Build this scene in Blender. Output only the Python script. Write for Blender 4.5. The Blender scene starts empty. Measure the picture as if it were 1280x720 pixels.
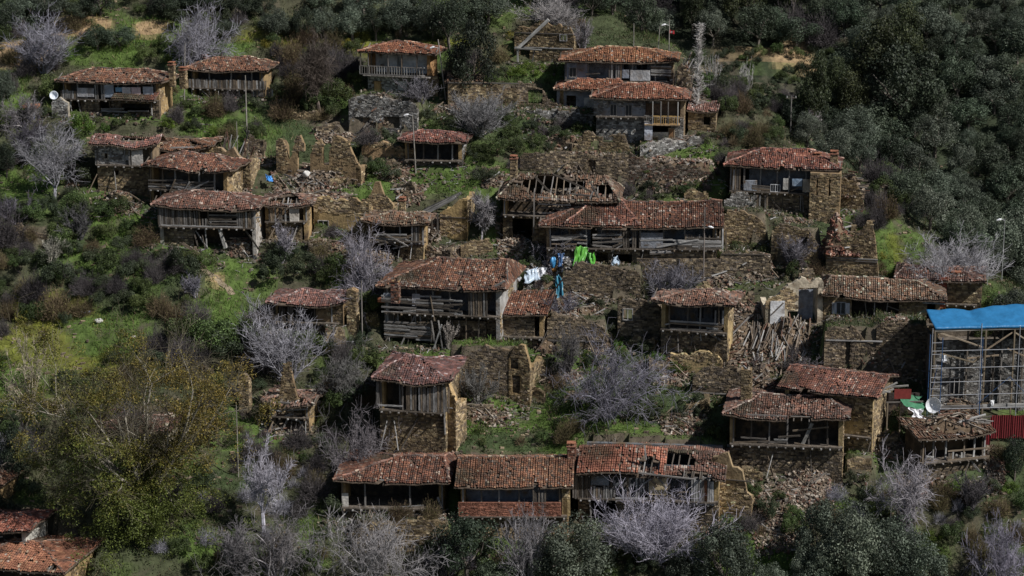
import bpy, math, random
import numpy as np
from mathutils import Vector, Matrix

# ---------------------------------------------------------------- camera, world, sun
sc = bpy.context.scene
col = sc.collection
PI = math.pi
PITCH = math.radians(14.0)
DIST = 240.0
FOCAL = 80.7
cam_d = bpy.data.cameras.new('camera')
cam = bpy.data.objects.new('camera', cam_d)
col.objects.link(cam)
cam_d.lens = FOCAL
cam_d.sensor_width = 36.0
cam_d.clip_start = 1.0
cam_d.clip_end = 4000.0
CAM = np.array([0.0, -DIST*math.cos(PITCH), DIST*math.sin(PITCH)])
cam.location = CAM
cam.rotation_euler = (PI/2 - PITCH, 0, 0)
sc.camera = cam
FPX = 1280*FOCAL/36.0

SUN_EL, SUN_AZ = math.radians(45), math.radians(27)        # sun to the right, a little on the viewer's side
sd = Vector((math.cos(SUN_EL)*math.cos(SUN_AZ), -math.cos(SUN_EL)*math.sin(SUN_AZ), math.sin(SUN_EL)))
sun_d = bpy.data.lights.new('sun', 'SUN')
sun_d.energy = 5.0
sun_d.angle = math.radians(0.5)
sun_d.color = (1.0, 0.98, 0.96)
sun = bpy.data.objects.new('sun', sun_d)
col.objects.link(sun)
sun.rotation_euler = (-sd).to_track_quat('-Z', 'Y').to_euler()
sun.location = (80, -60, 120)

world = bpy.data.worlds.new('World')
sc.world = world
world.use_nodes = True
wn = world.node_tree
wn.nodes.clear()
sky = wn.nodes.new('ShaderNodeTexSky')
sky.sky_type = 'NISHITA'
sky.sun_disc = False
sky.sun_elevation = SUN_EL
sky.sun_rotation = math.atan2(sd.x, sd.y)
bg = wn.nodes.new('ShaderNodeBackground')
bg.inputs['Strength'].default_value = 0.05
wo = wn.nodes.new('ShaderNodeOutputWorld')
wn.links.new(sky.outputs[0], bg.inputs['Color'])
wn.links.new(bg.outputs[0], wo.inputs['Surface'])
sc.view_settings.view_transform = 'Standard'
sc.view_settings.look = 'None'
sc.view_settings.gamma = 1.0
sc.view_settings.exposure = 0.0
sc.cycles.max_bounces = 4
sc.cycles.diffuse_bounces = 2

rng = np.random.default_rng(7)
random.seed(7)

# ---------------------------------------------------------------- helpers
def link(o, parent=None):
    col.objects.link(o)
    if parent is not None:
        o.parent = parent
    return o

def tag(o, label=None, cat=None, group=None, kind=None):
    if label: o['label'] = label
    if cat: o['category'] = cat
    if group: o['group'] = group
    if kind: o['kind'] = kind
    return o

def empty(name, loc=(0, 0, 0), rz=0.0, label=None, cat=None, group=None):
    o = bpy.data.objects.new(name, None)
    o.empty_display_size = 0.3
    link(o)
    o.location = loc
    o.rotation_euler = (0, 0, rz)
    return tag(o, label, cat, group)

BOXV = np.array([[-1,-1,-1],[1,-1,-1],[1,1,-1],[-1,1,-1],[-1,-1,1],[1,-1,1],[1,1,1],[-1,1,1]], float)
BOXQ = np.array([[0,3,2,1],[4,5,6,7],[0,1,5,4],[1,2,6,5],[2,3,7,6],[3,0,4,7]])

class MB:
    """collects quads, then links them as one mesh object"""
    def __init__(s):
        s.V, s.Q, s.C, s.n = [], [], [], 0
    def add(s, v, q, c):
        v = np.asarray(v, float).reshape(-1, 3); q = np.asarray(q, int).reshape(-1, 4)
        c = np.asarray(c, float)
        if c.ndim == 1: c = np.tile(c, (len(q), 1))
        s.V.append(v); s.Q.append(q + s.n); s.C.append(c); s.n += len(v)
    def boxes(s, c, h, colr, R=None, jit=0.0, quads=BOXQ):
        c = np.asarray(c, float).reshape(-1, 3); n = len(c)
        if n == 0: return
        h = np.broadcast_to(np.asarray(h, float), (n, 3))
        v = BOXV[None] * h[:, None, :]
        if jit: v = v + rng.uniform(-jit, jit, v.shape)
        if R is not None:
            R = np.broadcast_to(np.asarray(R, float), (n, 3, 3))
            v = np.einsum('nij,nkj->nki', R, v)
        v = v + c[:, None, :]
        q = quads[None] + (np.arange(n) * 8)[:, None, None]
        colr = np.broadcast_to(np.asarray(colr, float), (n, 3))
        s.add(v.reshape(-1, 3), q.reshape(-1, 4), np.repeat(colr, len(quads), 0))
    def box(s, x0, x1, y0, y1, z0, z1, colr):
        s.boxes([((x0+x1)/2, (y0+y1)/2, (z0+z1)/2)], [(abs(x1-x0)/2, abs(y1-y0)/2, abs(z1-z0)/2)], colr)
    def segs(s, p0, p1, r0, r1, colr, sides=4):
        p0 = np.asarray(p0, float).reshape(-1, 3); p1 = np.asarray(p1, float).reshape(-1, 3)
        n = len(p0)
        if n == 0: return
        r0 = np.broadcast_to(np.asarray(r0, float), (n,)); r1 = np.broadcast_to(np.asarray(r1, float), (n,))
        d = p1 - p0
        L = np.linalg.norm(d, axis=1, keepdims=True); L[L < 1e-6] = 1e-6
        d = d / L
        a = np.where(np.abs(d[:, 2:3]) < 0.9, np.array([[0, 0, 1.0]]), np.array([[1.0, 0, 0]]))
        x = np.cross(a, d); x /= np.linalg.norm(x, axis=1, keepdims=True)
        y = np.cross(d, x)
        ang = np.arange(sides) * 2 * PI / sides + PI/sides
        ring = x[:, None, :] * np.cos(ang)[None, :, None] + y[:, None, :] * np.sin(ang)[None, :, None]
        v = np.concatenate([p0[:, None, :] + ring * r0[:, None, None], p1[:, None, :] + ring * r1[:, None, None]], 1)
        k = np.arange(sides); k2 = (k + 1) % sides
        q = np.stack([k, k2, k2 + sides, k + sides], 1)
        q = q[None] + (np.arange(n) * 2 * sides)[:, None, None]
        colr = np.broadcast_to(np.asarray(colr, float), (n, 3))
        s.add(v.reshape(-1, 3), q.reshape(-1, 4), np.repeat(colr, sides, 0))
    def leaves(s, c, size, colr, nrm=None, asp=0.55, flat=0.0):
        c = np.asarray(c, float).reshape(-1, 3); n = len(c)
        d = rng.normal(size=(n, 3)); d /= np.linalg.norm(d, axis=1, keepdims=True)
        if nrm is not None:
            m = nrm + 0.5 * rng.normal(size=(n, 3)); m /= np.linalg.norm(m, axis=1, keepdims=True)
        else:
            m = rng.normal(size=(n, 3)); m /= np.linalg.norm(m, axis=1, keepdims=True)
        x = np.cross(m, d); x /= (np.linalg.norm(x, axis=1, keepdims=True) + 1e-9)
        y = np.cross(m, x)
        size = np.broadcast_to(np.asarray(size, float), (n,))[:, None]
        a = x * size; b = y * size * asp
        v = np.stack([c - a, c - b * 1.0, c + a, c + b], 1)
        q = np.arange(n * 4).reshape(n, 4)
        s.add(v.reshape(-1, 3), q, np.broadcast_to(np.asarray(colr, float), (n, 3)))
    def mesh(s, name, mat):
        me = bpy.data.meshes.new(name)
        V = np.concatenate(s.V); Q = np.concatenate(s.Q); C = np.concatenate(s.C)
        me.vertices.add(len(V)); me.vertices.foreach_set('co', V.astype(np.float32).ravel())
        me.loops.add(len(Q) * 4); me.loops.foreach_set('vertex_index', Q.astype(np.int32).ravel())
        me.polygons.add(len(Q)); me.polygons.foreach_set('loop_start', (np.arange(len(Q)) * 4).astype(np.int32))
        a = me.color_attributes.new('tint', 'FLOAT_COLOR', 'CORNER')
        c4 = np.ones((len(Q), 4, 4), np.float32); c4[:, :, :3] = C[:, None, :]
        a.data.foreach_set('color', c4.ravel())
        me.polygons.foreach_set('use_smooth', np.zeros(len(Q), bool))
        me.update(calc_edges=True)
        me.materials.append(mat)
        return me
    def build(s, name, mat, parent=None, kind=None, label=None):
        if not s.V: return None
        o = bpy.data.objects.new(name, s.mesh(name, mat))
        link(o, parent)
        if kind: o['kind'] = kind
        if label: o['label'] = label
        return o

def obj_from_mesh(name, me, parent=None, loc=(0, 0, 0), rot=(0, 0, 0), scale=(1, 1, 1)):
    o = bpy.data.objects.new(name, me)
    link(o, parent)
    o.location = loc; o.rotation_euler = rot; o.scale = scale
    return o

def copy_tree(o, parent=None):
    c = o.copy()
    link(c, parent)
    for ch in o.children:
        copy_tree(ch, c)
    return c

# cheap smooth noise: sum of sines
_ns = np.random.default_rng(3)
_K = _ns.normal(size=(4, 24, 2)); _P = _ns.uniform(0, 2*PI, (4, 24))
def noise(x, y, scale=1.0, ch=0):
    x = np.asarray(x, float); y = np.asarray(y, float)
    if max(x.size, y.size) < 3000:
        K = _K[ch % 4] / scale
        return np.sin(x[..., None]*K[:, 0] + y[..., None]*K[:, 1] + _P[ch % 4] + ch).sum(-1) / 3.46
    t = np.zeros(np.broadcast(x, y).shape)
    for i in range(24):
        k = _K[ch % 4, i] / scale
        t = t + np.sin(k[0]*x + k[1]*y + _P[ch % 4, i] + ch)
    return t / 3.46

# ---------------------------------------------------------------- materials
def mat_tint(name, rough=0.9, nscale=3.0, namt=0.35, bump=0.0, bscale=8.0, spec=0.2, stretch=None, stain=None, stain_scale=0.7, stain_lo=0.5, stain_hi=0.62, transl=0.0, objvar=0.0):
    m = bpy.data.materials.new(name); m.use_nodes = True
    nt = m.node_tree; b = nt.nodes['Principled BSDF']
    b.inputs['Roughness'].default_value = rough
    b.inputs['Specular IOR Level'].default_value = spec
    at = nt.nodes.new('ShaderNodeVertexColor'); at.layer_name = 'tint'
    tc = nt.nodes.new('ShaderNodeTexCoord')
    vec = tc.outputs['Object']
    if stretch:
        mp = nt.nodes.new('ShaderNodeMapping'); mp.inputs['Scale'].default_value = stretch
        nt.links.new(vec, mp.inputs['Vector']); vec2 = mp.outputs[0]
    else: vec2 = vec
    n = nt.nodes.new('ShaderNodeTexNoise'); n.inputs['Scale'].default_value = nscale; n.inputs['Detail'].default_value = 5
    nt.links.new(vec2, n.inputs['Vector'])
    r = nt.nodes.new('ShaderNodeMapRange')
    r.inputs['From Min'].default_value = 0.3; r.inputs['From Max'].default_value = 0.7
    r.inputs['To Min'].default_value = 1 - namt; r.inputs['To Max'].default_value = 1 + namt
    nt.links.new(n.outputs['Fac'], r.inputs['Value'])
    mx = nt.nodes.new('ShaderNodeMix'); mx.data_type = 'RGBA'; mx.blend_type = 'MULTIPLY'; mx.inputs[0].default_value = 1.0
    nt.links.new(at.outputs['Color'], mx.inputs[6]); nt.links.new(r.outputs[0], mx.inputs[7])
    out = mx.outputs[2]
    if stain:
        n2 = nt.nodes.new('ShaderNodeTexNoise'); n2.inputs['Scale'].default_value = stain_scale; n2.inputs['Detail'].default_value = 6
        nt.links.new(vec, n2.inputs['Vector'])
        cr = nt.nodes.new('ShaderNodeMapRange'); cr.inputs['From Min'].default_value = stain_lo; cr.inputs['From Max'].default_value = stain_hi
        nt.links.new(n2.outputs['Fac'], cr.inputs['Value'])
        m2 = nt.nodes.new('ShaderNodeMix'); m2.data_type = 'RGBA'
        nt.links.new(cr.outputs[0], m2.inputs[0]); nt.links.new(out, m2.inputs[6]); m2.inputs[7].default_value = (*stain, 1)
        out = m2.outputs[2]
    if objvar:
        oi = nt.nodes.new('ShaderNodeObjectInfo')
        hv = nt.nodes.new('ShaderNodeHueSaturation'); vr = nt.nodes.new('ShaderNodeMapRange'); hr_ = nt.nodes.new('ShaderNodeMapRange'); mm = nt.nodes.new('ShaderNodeMath')
        vr.inputs['To Min'].default_value = 1-objvar; vr.inputs['To Max'].default_value = 1+objvar
        nt.links.new(oi.outputs['Random'], vr.inputs['Value'])
        mm.operation = 'FRACT'; m3 = nt.nodes.new('ShaderNodeMath'); m3.operation = 'MULTIPLY'; m3.inputs[1].default_value = 7.31
        nt.links.new(oi.outputs['Random'], m3.inputs[0]); nt.links.new(m3.outputs[0], mm.inputs[0]); nt.links.new(mm.outputs[0], hr_.inputs['Value'])
        hr_.inputs['To Min'].default_value = 0.5-objvar*0.07; hr_.inputs['To Max'].default_value = 0.5+objvar*0.05
        nt.links.new(vr.outputs[0], hv.inputs['Value']); nt.links.new(hr_.outputs[0], hv.inputs['Hue']); nt.links.new(out, hv.inputs['Color'])
        out = hv.outputs[0]
    nt.links.new(out, b.inputs['Base Color'])
    if bump:
        n3 = nt.nodes.new('ShaderNodeTexNoise'); n3.inputs['Scale'].default_value = bscale; n3.inputs['Detail'].default_value = 4
        nt.links.new(vec2, n3.inputs['Vector'])
        bp = nt.nodes.new('ShaderNodeBump'); bp.inputs['Strength'].default_value = bump; bp.inputs['Distance'].default_value = 0.1
        nt.links.new(n3.outputs['Fac'], bp.inputs['Height']); nt.links.new(bp.outputs[0], b.inputs['Normal'])
    if transl:
        tr = nt.nodes.new('ShaderNodeBsdfTranslucent'); ms = nt.nodes.new('ShaderNodeMixShader'); ms.inputs[0].default_value = transl
        nt.links.new(out, tr.inputs['Color'])
        nt.links.new(b.outputs[0], ms.inputs[1]); nt.links.new(tr.outputs[0], ms.inputs[2])
        nt.links.new(ms.outputs[0], nt.nodes['Material Output'].inputs['Surface'])
    return m

M = {
 'tile': mat_tint('roof_tile', 0.85, 1.1, 0.4, 0.4, 14, stain=(0.055, 0.04, 0.035), stain_scale=0.9, stain_lo=0.56, stain_hi=0.75),
 'stone': mat_tint('dry_stone', 0.95, 2.2, 0.45, 0.8, 9, stain=(0.05, 0.045, 0.033), stain_scale=0.5, stain_lo=0.54, stain_hi=0.85),
 'plaster': mat_tint('old_plaster', 0.95, 1.6, 0.4, 0.6, 4, stain=(0.13, 0.09, 0.055), stain_scale=0.8, stain_lo=0.52, stain_hi=0.68),
 'wood': mat_tint('weathered_wood', 0.85, 3.0, 0.5, 0.5, 6, stretch=(1, 1, 0.35)),
 'leaf': mat_tint('leaf', 0.6, 0.5, 0.3, spec=0.3, transl=0.18, objvar=.35),
 'bark': mat_tint('bark', 0.9, 4, 0.35, 0.0, 12),
 'twig': mat_tint('twig', 0.85, 0.8, 0.3, objvar=.32),
 'cloth': mat_tint('cloth', 0.7, 3, 0.2, 0.3, 5),
 'metal': mat_tint('painted_metal', 0.45, 5, 0.2, 0.0, spec=0.5),
 'tarp': mat_tint('plastic_tarp', 0.35, 1.5, 0.16, 0.5, 2.2, spec=0.5, stretch=(1, 1, 1)),
 'rubble': mat_tint('rubble', 0.95, 2.0, 0.4, 0.7, 6),
 'grass': mat_tint('grass', 0.7, 0.25, 0.35, transl=0.25, spec=0.2),
}

# ---------------------------------------------------------------- terrain function
XE_Y = np.array([-60, -25, -8, 0, 7, 16, 24, 31, 40, 60, 200])
XE_X = np.array([90, 80, 66, 55, 45, 38.5, 30, 26, 16, -5, -150])
def hbase(x, y):
    x = np.asarray(x, float); y = np.asarray(y, float)
    zs = 0.55*y
    zs = np.where(y > 120, 0.55*120 + 0.3*(y-120), zs)
    xe = np.interp(y, XE_Y, XE_X)
    d = (x - xe) / 3.0
    zs = zs - 0.8*3.0*np.logaddexp(0, d) * 1.0
    zs = zs + 1.1*noise(x, y, 22, 0) + 0.35*noise(x, y, 7, 1)
    t = zs/2.9 + 0.25*noise(x, y, 14, 2)
    fr = t - np.floor(t)
    st = np.clip((fr-0.55)/0.4, 0, 1); st = st*st*(3-2*st)
    zs = zs + 0.4*2.9*(st - fr)*np.clip((70-np.abs(x))/10, 0, 1)
    yy = np.where(y > 230, 230 + 0.35*(y-230), y)
    zf = 0.62*(yy - 12) - 22 + 2.5*noise(x, y, 30, 3) + 0.08*(x-20) + 0.6*noise(x, y, 9, 2)
    k = 1.5
    return k*np.logaddexp(zs/k, zf/k)

cp, sp = math.cos(PITCH), math.sin(PITCH)
FWD = np.array([0, cp, -sp]); UPV = np.array([0, sp, cp]); RGT = np.array([1.0, 0, 0])
def ray(px, py):
    d = FWD + RGT*((px-640)/FPX) + UPV*((360-py)/FPX)
    return d
def ground(px, py):
    d = ray(px, py)
    ts = np.arange(190, 480, 1.6)
    P = CAM[None] + ts[:, None]*d[None]
    below = P[:, 2] < hbase(P[:, 0], P[:, 1])
    i = int(np.argmax(below))
    a, b = ts[i-1], ts[i]
    for _ in range(8):
        m = (a+b)/2; q = CAM + m*d
        if q[2] < float(hbase(q[0], q[1])): b = m
        else: a = m
    return CAM + b*d
def project(p):
    v = np.asarray(p, float) - CAM
    w = v @ FWD
    return 640 + FPX*(v @ RGT)/w, 360 - FPX*(v @ UPV)/w, w

PADS = []      # (x, y, yaw, u0, u1, v0, v1, z, mode)
def inpads(x, y, m=0.4):
    r = False
    for (ox, oy, a, u0, u1, v0, v1, z, mode) in PADS:
        if mode != 'cut': continue
        c, s_ = math.cos(a), math.sin(a)
        u = (x-ox)*c + (y-oy)*s_; v = -(x-ox)*s_ + (y-oy)*c
        r = r | ((u > u0-m) & (u < u1+m) & (v > v0-m) & (v < v1+m))
    return r
def hfinal(x, y):
    z = hbase(x, y)
    x = np.asarray(x, float); y = np.asarray(y, float)
    for mode_ in ('fill', 'cut'):
        for (ox, oy, a, u0, u1, v0, v1, zz, mode) in PADS:
            if mode != mode_: continue
            c, s_ = math.cos(a), math.sin(a)
            u = (x-ox)*c + (y-oy)*s_; v = -(x-ox)*s_ + (y-oy)*c
            ins = (u > u0) & (u < u1) & (v > v0) & (v < v1)
            if mode == 'cut': z = np.where(ins, np.minimum(z, zz), z)
            else: z = np.where(ins, np.maximum(z, zz), z)
    return z
# ---------------------------------------------------------------- colours (real surface colours)
PAL_STONE = np.array([[.155,.118,.078],[.118,.093,.068],[.20,.155,.10],[.26,.205,.135],[.085,.07,.055],[.155,.125,.095]])
PAL_GREY = np.array([[.20,.19,.17],[.26,.25,.23],[.15,.14,.13],[.32,.31,.29],[.12,.11,.10]])
PAL_OCHRE = np.array([[.27,.20,.11],[.23,.17,.10],[.35,.275,.165],[.19,.14,.085],[.15,.115,.08]])
PAL_RUBBLE = np.array([[.18,.14,.10],[.13,.10,.075],[.24,.19,.145],[.16,.09,.065],[.095,.078,.062],[.30,.26,.215]])
PAL_WOOD = np.array([[.20,.185,.17],[.27,.26,.245],[.14,.125,.11],[.34,.33,.315],[.10,.085,.07],[.18,.14,.10]])
PAL_DARKWOOD = np.array([[.09,.075,.06],[.13,.11,.09],[.06,.05,.04],[.17,.155,.14]])
PAL_TILE = np.array([[.165,.073,.050],[.125,.057,.043],[.21,.097,.063],[.095,.055,.044],[.26,.135,.09],[.33,.24,.185],[.060,.043,.038],[.15,.078,.058],[.18,.078,.052],[.11,.066,.053]])
PAL_TILE_PALE = np.array([[.20,.115,.088],[.155,.088,.068],[.28,.20,.16],[.38,.32,.27],[.125,.072,.058],[.095,.06,.05],[.22,.11,.078],[.13,.09,.075]])
PAL_TILE_NEW = np.array([[.25,.105,.066],[.21,.085,.056],[.30,.14,.085],[.155,.070,.050],[.34,.22,.16],[.11,.06,.045]])
PLASTER_OCHRE = (.34,.235,.115); PLASTER_PALE = (.46,.40,.31); PLASTER_WHITE = (.80,.80,.80); PLASTER_BROWN = (.20,.14,.085); PLASTER_BLUE = (.36,.40,.46)
PAL_WORN = dict(tile=PAL_TILE, pale=PAL_TILE_PALE, new=PAL_TILE_NEW)

def pick(pal, n, var=0.15):
    c = pal[rng.integers(0, len(pal), n)]
    return c * rng.uniform(1-var, 1+var, (n, 1))

# ---------------------------------------------------------------- walls
def wall_frame(o, ex, n):
    return np.array(o, float), np.array(ex, float), np.array(n, float)

def wall_mesh(core, stones, o, ex, nrm, W, z0, z1, openings=(), prof=None, pal=PAL_STONE, thick=0.45,
              cov=1.0, corecol=(.13,.10,.07), crs=(0.11, 0.22), patch=2.2, backstones=False):
    """a wall of coursed stones: core slab and the stones standing proud of it. u runs along ex, nrm points outward."""
    o = np.array(o, float); ex = np.array(ex, float); nrm = np.array(nrm, float); ez = np.array([0, 0, 1.0])
    R = np.stack([ex, nrm, ez], 1)
    if prof is None: prof = lambda u: z1 + 0*u
    cuts = set(np.round(np.linspace(0, W, max(2, int(W/0.45)+1)), 3))
    for a in openings:
        for q in (a[0], a[1]):
            if 0 < q < W: cuts.add(round(q, 3))
    cuts = sorted(cuts)
    cc, hh = [], []
    jt = {q: rng.uniform(-.16, .12) for q in cuts}
    for a, b in zip(cuts[:-1], cuts[1:]):
        if b-a < 0.01: continue
        m = (a+b)/2; top = float(min(z1, prof(np.array(m)))) if prof is not None else z1
        iv = [(z0, top)]
        for (ua, ub, za, zb) in openings:
            if ua-1e-4 <= m <= ub+1e-4:
                nv = []
                for (s0, s1) in iv:
                    if zb <= s0 or za >= s1: nv.append((s0, s1)); continue
                    if za > s0: nv.append((s0, za))
                    if zb < s1: nv.append((zb, s1))
                iv = nv
        for (s0, s1) in iv:
            if s1 - s0 < 0.03: continue
            ta = tb = s1
            if s1 >= top-1e-6 and top < z1-1e-6:
                ta, tb = [max(s0+.02, min(z1, float(prof(np.array(q)))+jt[q])) for q in (a, b)]
            for (uu, dd, zz) in ((a, 0, s0), (b, 0, s0), (b, -thick, s0), (a, -thick, s0), (a, 0, ta), (b, 0, tb), (b, -thick, tb), (a, -thick, ta)):
                cc.append(o + ex*uu + nrm*dd + ez*zz)
    if cc:
        n8 = len(cc)//8
        core.add(cc, (BOXQ[None]+(np.arange(n8)*8)[:, None, None]).reshape(-1, 4), corecol)
    if cov <= 0 or stones is None: return
    us, zs, wu, wz = [], [], [], []
    z = z0
    while z < z1 - 0.05:
        ch = rng.uniform(*crs)
        n = int(W/0.18)+4
        w = rng.uniform(0.16, 0.55, n)*rng.uniform(.7, 1.1, n); e = np.cumsum(w); e = e[e < W+0.3]
        st = np.concatenate([[0], e])
        a, b = st[:-1], np.minimum(st[1:], W)
        ok = (b-a) > 0.06; a, b = a[ok], b[ok]
        us.append((a+b)/2); wu.append((b-a)/2); zs.append(np.full(len(a), z+ch/2)); wz.append(np.full(len(a), ch/2))
        z += ch
    us, zs, wu, wz = map(np.concatenate, (us, zs, wu, wz))
    keep = zs - wz*0.3 < np.minimum(z1, prof(us))
    for (ua, ub, za, zb) in openings:
        keep &= ~((us+wu*0.6 > ua) & (us-wu*0.6 < ub) & (zs+wz*0.5 > za) & (zs-wz*0.5 < zb))
    if cov < 1:
        sx = o[0]*1.3 + o[1]
        nn = noise(us + sx, zs*1.6 + sx, patch, 1) + 0.25*rng.normal(size=len(us))
        keep &= nn < np.interp(cov, [0, 1], [-1.4, 1.4])
    us, zs, wu, wz = us[keep], zs[keep], wu[keep], wz[keep]
    n = len(us)
    if n == 0: return
    pr = rng.uniform(0.008, 0.055, n)
    c = o[None] + us[:, None]*ex + zs[:, None]*ez + (pr/2)[:, None]*nrm
    h = np.stack([wu-0.008, pr/2+0.004, wz-0.008], 1)
    h = np.maximum(h, 0.01)
    R2 = np.broadcast_to(R, (n, 3, 3))
    colr = pick(pal, n, 0.38); br = rng.uniform(size=n) < .07; colr[br] = colr[br]*1.7+.03
    colr = colr * (1 + 0.22*noise(us+o[0], zs*1.5, 2.5, 2))[:, None]
    stones.boxes(c, h, np.clip(colr, .02, .8), R=R2, jit=0.012, quads=BOXQ[[0,1,3,4,5]])

# ---------------------------------------------------------------- tiled roof surfaces
def tile_rows(mb, A, e, inn, L, run, rise, li, ri, pal, holes=(), warp=None, miss=0.01, jitter=0.05, tw=0.215, tl=0.42):
    A = np.array(A, float); e = np.array(e, float); inn = np.array(inn, float)
    sl = math.hypot(run, rise)
    s = (inn*run + np.array([0, 0, rise]))/sl
    nrm = np.cross(e, s); nrm = nrm/np.linalg.norm(nrm)
    if nrm[2] < 0: nrm = -nrm
    nu = max(1, int(L/tw)); nv = max(1, int(sl/0.33))
    U, Vv = np.meshgrid((np.arange(nu)+0.5)*L/nu, (np.arange(nv)+0.25)/nv, indexing='ij')
    colid = np.repeat(np.arange(nu), nv)
    U = U.ravel(); Vv = Vv.ravel()
    U = U + rng.normal(0, 0.018, nu)[colid]
    Vv = Vv + rng.uniform(-0.4, 0.4, nu)[colid]*0.12/ sl
    k = (U > li*Vv) & (U < L - ri*Vv)
    for (hu, hv, ru, rv) in holes:
        d = ((U/L-hu)/ru)**2 + ((Vv-hv)/rv)**2 + 0.35*noise(U*1.0, Vv*sl, 1.3, 2)
        k &= d > 1
    k &= rng.uniform(size=len(U)) > miss
    U, Vv = U[k], Vv[k]
    n = len(U)
    if n == 0: return
    P = A[None] + e*U[:, None] + s*(Vv*sl)[:, None]
    ang = rng.normal(0, jitter, n)
    big = rng.uniform(size=n) < 0.04; ang[big] += rng.normal(0, 0.4, big.sum())
    ca, sa = np.cos(ang)[:, None], np.sin(ang)[:, None]
    ee = e*ca + s*sa; ss = s*ca - e*sa
    w = tw*0.46; hgt = 0.085
    prof = [(-1, 0.0), (-0.55, hgt), (0.55, hgt), (1, 0.0)]
    lift = 0.035 + rng.uniform(0, 0.025, n)[:, None]
    vs = []
    for (vv, sc_, up) in ((0, 1.06, 0.04), (tl, 0.86, 0.0)):
        for (a, h) in prof:
            vs.append(P + ee*(a*w*sc_) + ss*(vv-0.04) + nrm*(h*sc_ + up + lift))
    v = np.stack(vs, 1)
    q = np.array([[0, 1, 5, 4], [1, 2, 6, 5], [2, 3, 7, 6]])
    q = q[None] + (np.arange(n)*8)[:, None, None]
    v = v.reshape(-1, 3)
    if warp is not None: v[:, 2] += warp(v[:, 0], v[:, 1])
    lum = pal.sum(1); mid = pal[(lum > np.percentile(lum, 22)) & (lum < np.percentile(lum, 80))]
    pn = noise(P[:, 0]+A[2]*3, P[:, 1]*1.3+A[0], 1.5, 1); pm = noise(P[:, 0]-A[2], P[:, 1]*1.2+A[1]*2, 2.4, 3)
    c = np.where((rng.uniform(size=n) < .22+.35*np.clip(pn-.7, 0, 1.2))[:, None], pick(pal, n, .2), pick(mid, n, .16))
    pale = rng.uniform(size=n) < .03+.35*np.clip(pn-1.0, 0, 1)
    c[pale] = np.array([.26, .21, .17])*rng.uniform(.7, 1.2, (pale.sum(), 1))
    c = c*(1+.20*pm)[:, None]*np.array([.98, .98, 1.0])
    mo = np.clip(pm*-1-.9, 0, 1)[:, None]*.7; c = c*(1-mo)+np.array([.055, .056, .035])*mo
    mb.add(v, q.reshape(-1, 4), np.repeat(np.clip(c, .015, .8), 3, 0))

def deck_cells(mb, A, e, inn, L, run, rise, li, ri, holes=(), warp=None, colr=(.10,.075,.055), th=0.09):
    A = np.array(A, float); e = np.array(e, float); inn = np.array(inn, float)
    sl = math.hypot(run, rise)
    nu = max(2, int(L/0.6)); nv = max(2, int(sl/0.6))
    for j in range(nv):
        v0, v1 = j/nv, (j+1)/nv
        a0, b0 = li*v0, L-ri*v0; a1, b1 = li*v1, L-ri*v1
        t = np.linspace(0, 1, nu+1)
        U0 = a0 + (b0-a0)*t; U1 = a1 + (b1-a1)*t
        def pt(U, v, dz):
            p = A[None] + e*U[:, None] + inn*(run*v) + np.array([0, 0, rise*v+dz])
            if warp is not None: p[:, 2] += warp(p[:, 0], p[:, 1])
            return p
        top0, top1, bo0, bo1 = pt(U0, v0, 0), pt(U1, v1, 0), pt(U0, v0, -th), pt(U1, v1, -th)
        m = np.ones(nu, bool)
        um = (U0[:-1]+U0[1:]+U1[:-1]+U1[1:])/4; vm = (v0+v1)/2
        for (hu, hv, ru, rv) in holes:
            d = ((um/L-hu)/ru)**2 + ((vm-hv)/rv)**2 + 0.35*noise(um, vm*sl, 1.3, 2)
            m &= d > 1.0
        i = np.where(m)[0]
        if len(i) == 0: continue
        v = np.stack([bo0[i], bo0[i+1], bo1[i+1], bo1[i], top0[i], top0[i+1], top1[i+1], top1[i]], 1)
        q = BOXQ[None] + (np.arange(len(i))*8)[:, None, None]
        mb.add(v.reshape(-1, 3), q.reshape(-1, 4), colr)

def ridge_caps(mb, p0, p1, warp, pal):
    p0 = np.array(p0, float); p1 = np.array(p1, float)
    L = np.linalg.norm(p1-p0)
    if L < 0.5: return
    n = int(L/0.36); d = (p1-p0)/L
    t = (np.arange(n)+0.5)/n
    c = p0[None] + (p1-p0)[None]*t[:, None]
    if warp is not None: c[:, 2] += warp(c[:, 0], c[:, 1])
    c[:, 2] += 0.10 + rng.uniform(-.02, .03, n)
    a = c - d*0.22; b = c + d*0.22; a[:, 2] += .02
    mb.segs(a, b, 0.13, 0.10, np.clip(pick(pal, n, .3)*1.25+0.03, 0, .7), sides=6)

# ---------------------------------------------------------------- unit meshes for repeated pieces
_unit = {}
def unit_board(i, pal=PAL_WOOD, name='plank', mat='wood'):
    key = (name, i, id(pal))
    if key not in _unit:
        mb = MB()
        v = BOXV.copy()*0.5
        v = v + rng.uniform(-0.5, 0.5, v.shape)*np.array([0.01, 0.1, 0.16])
        c = pal[i % len(pal)]
        mb.add(v, BOXQ, c)
        _unit[key] = mb.mesh(name, M[mat])
    return _unit[key]

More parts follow.
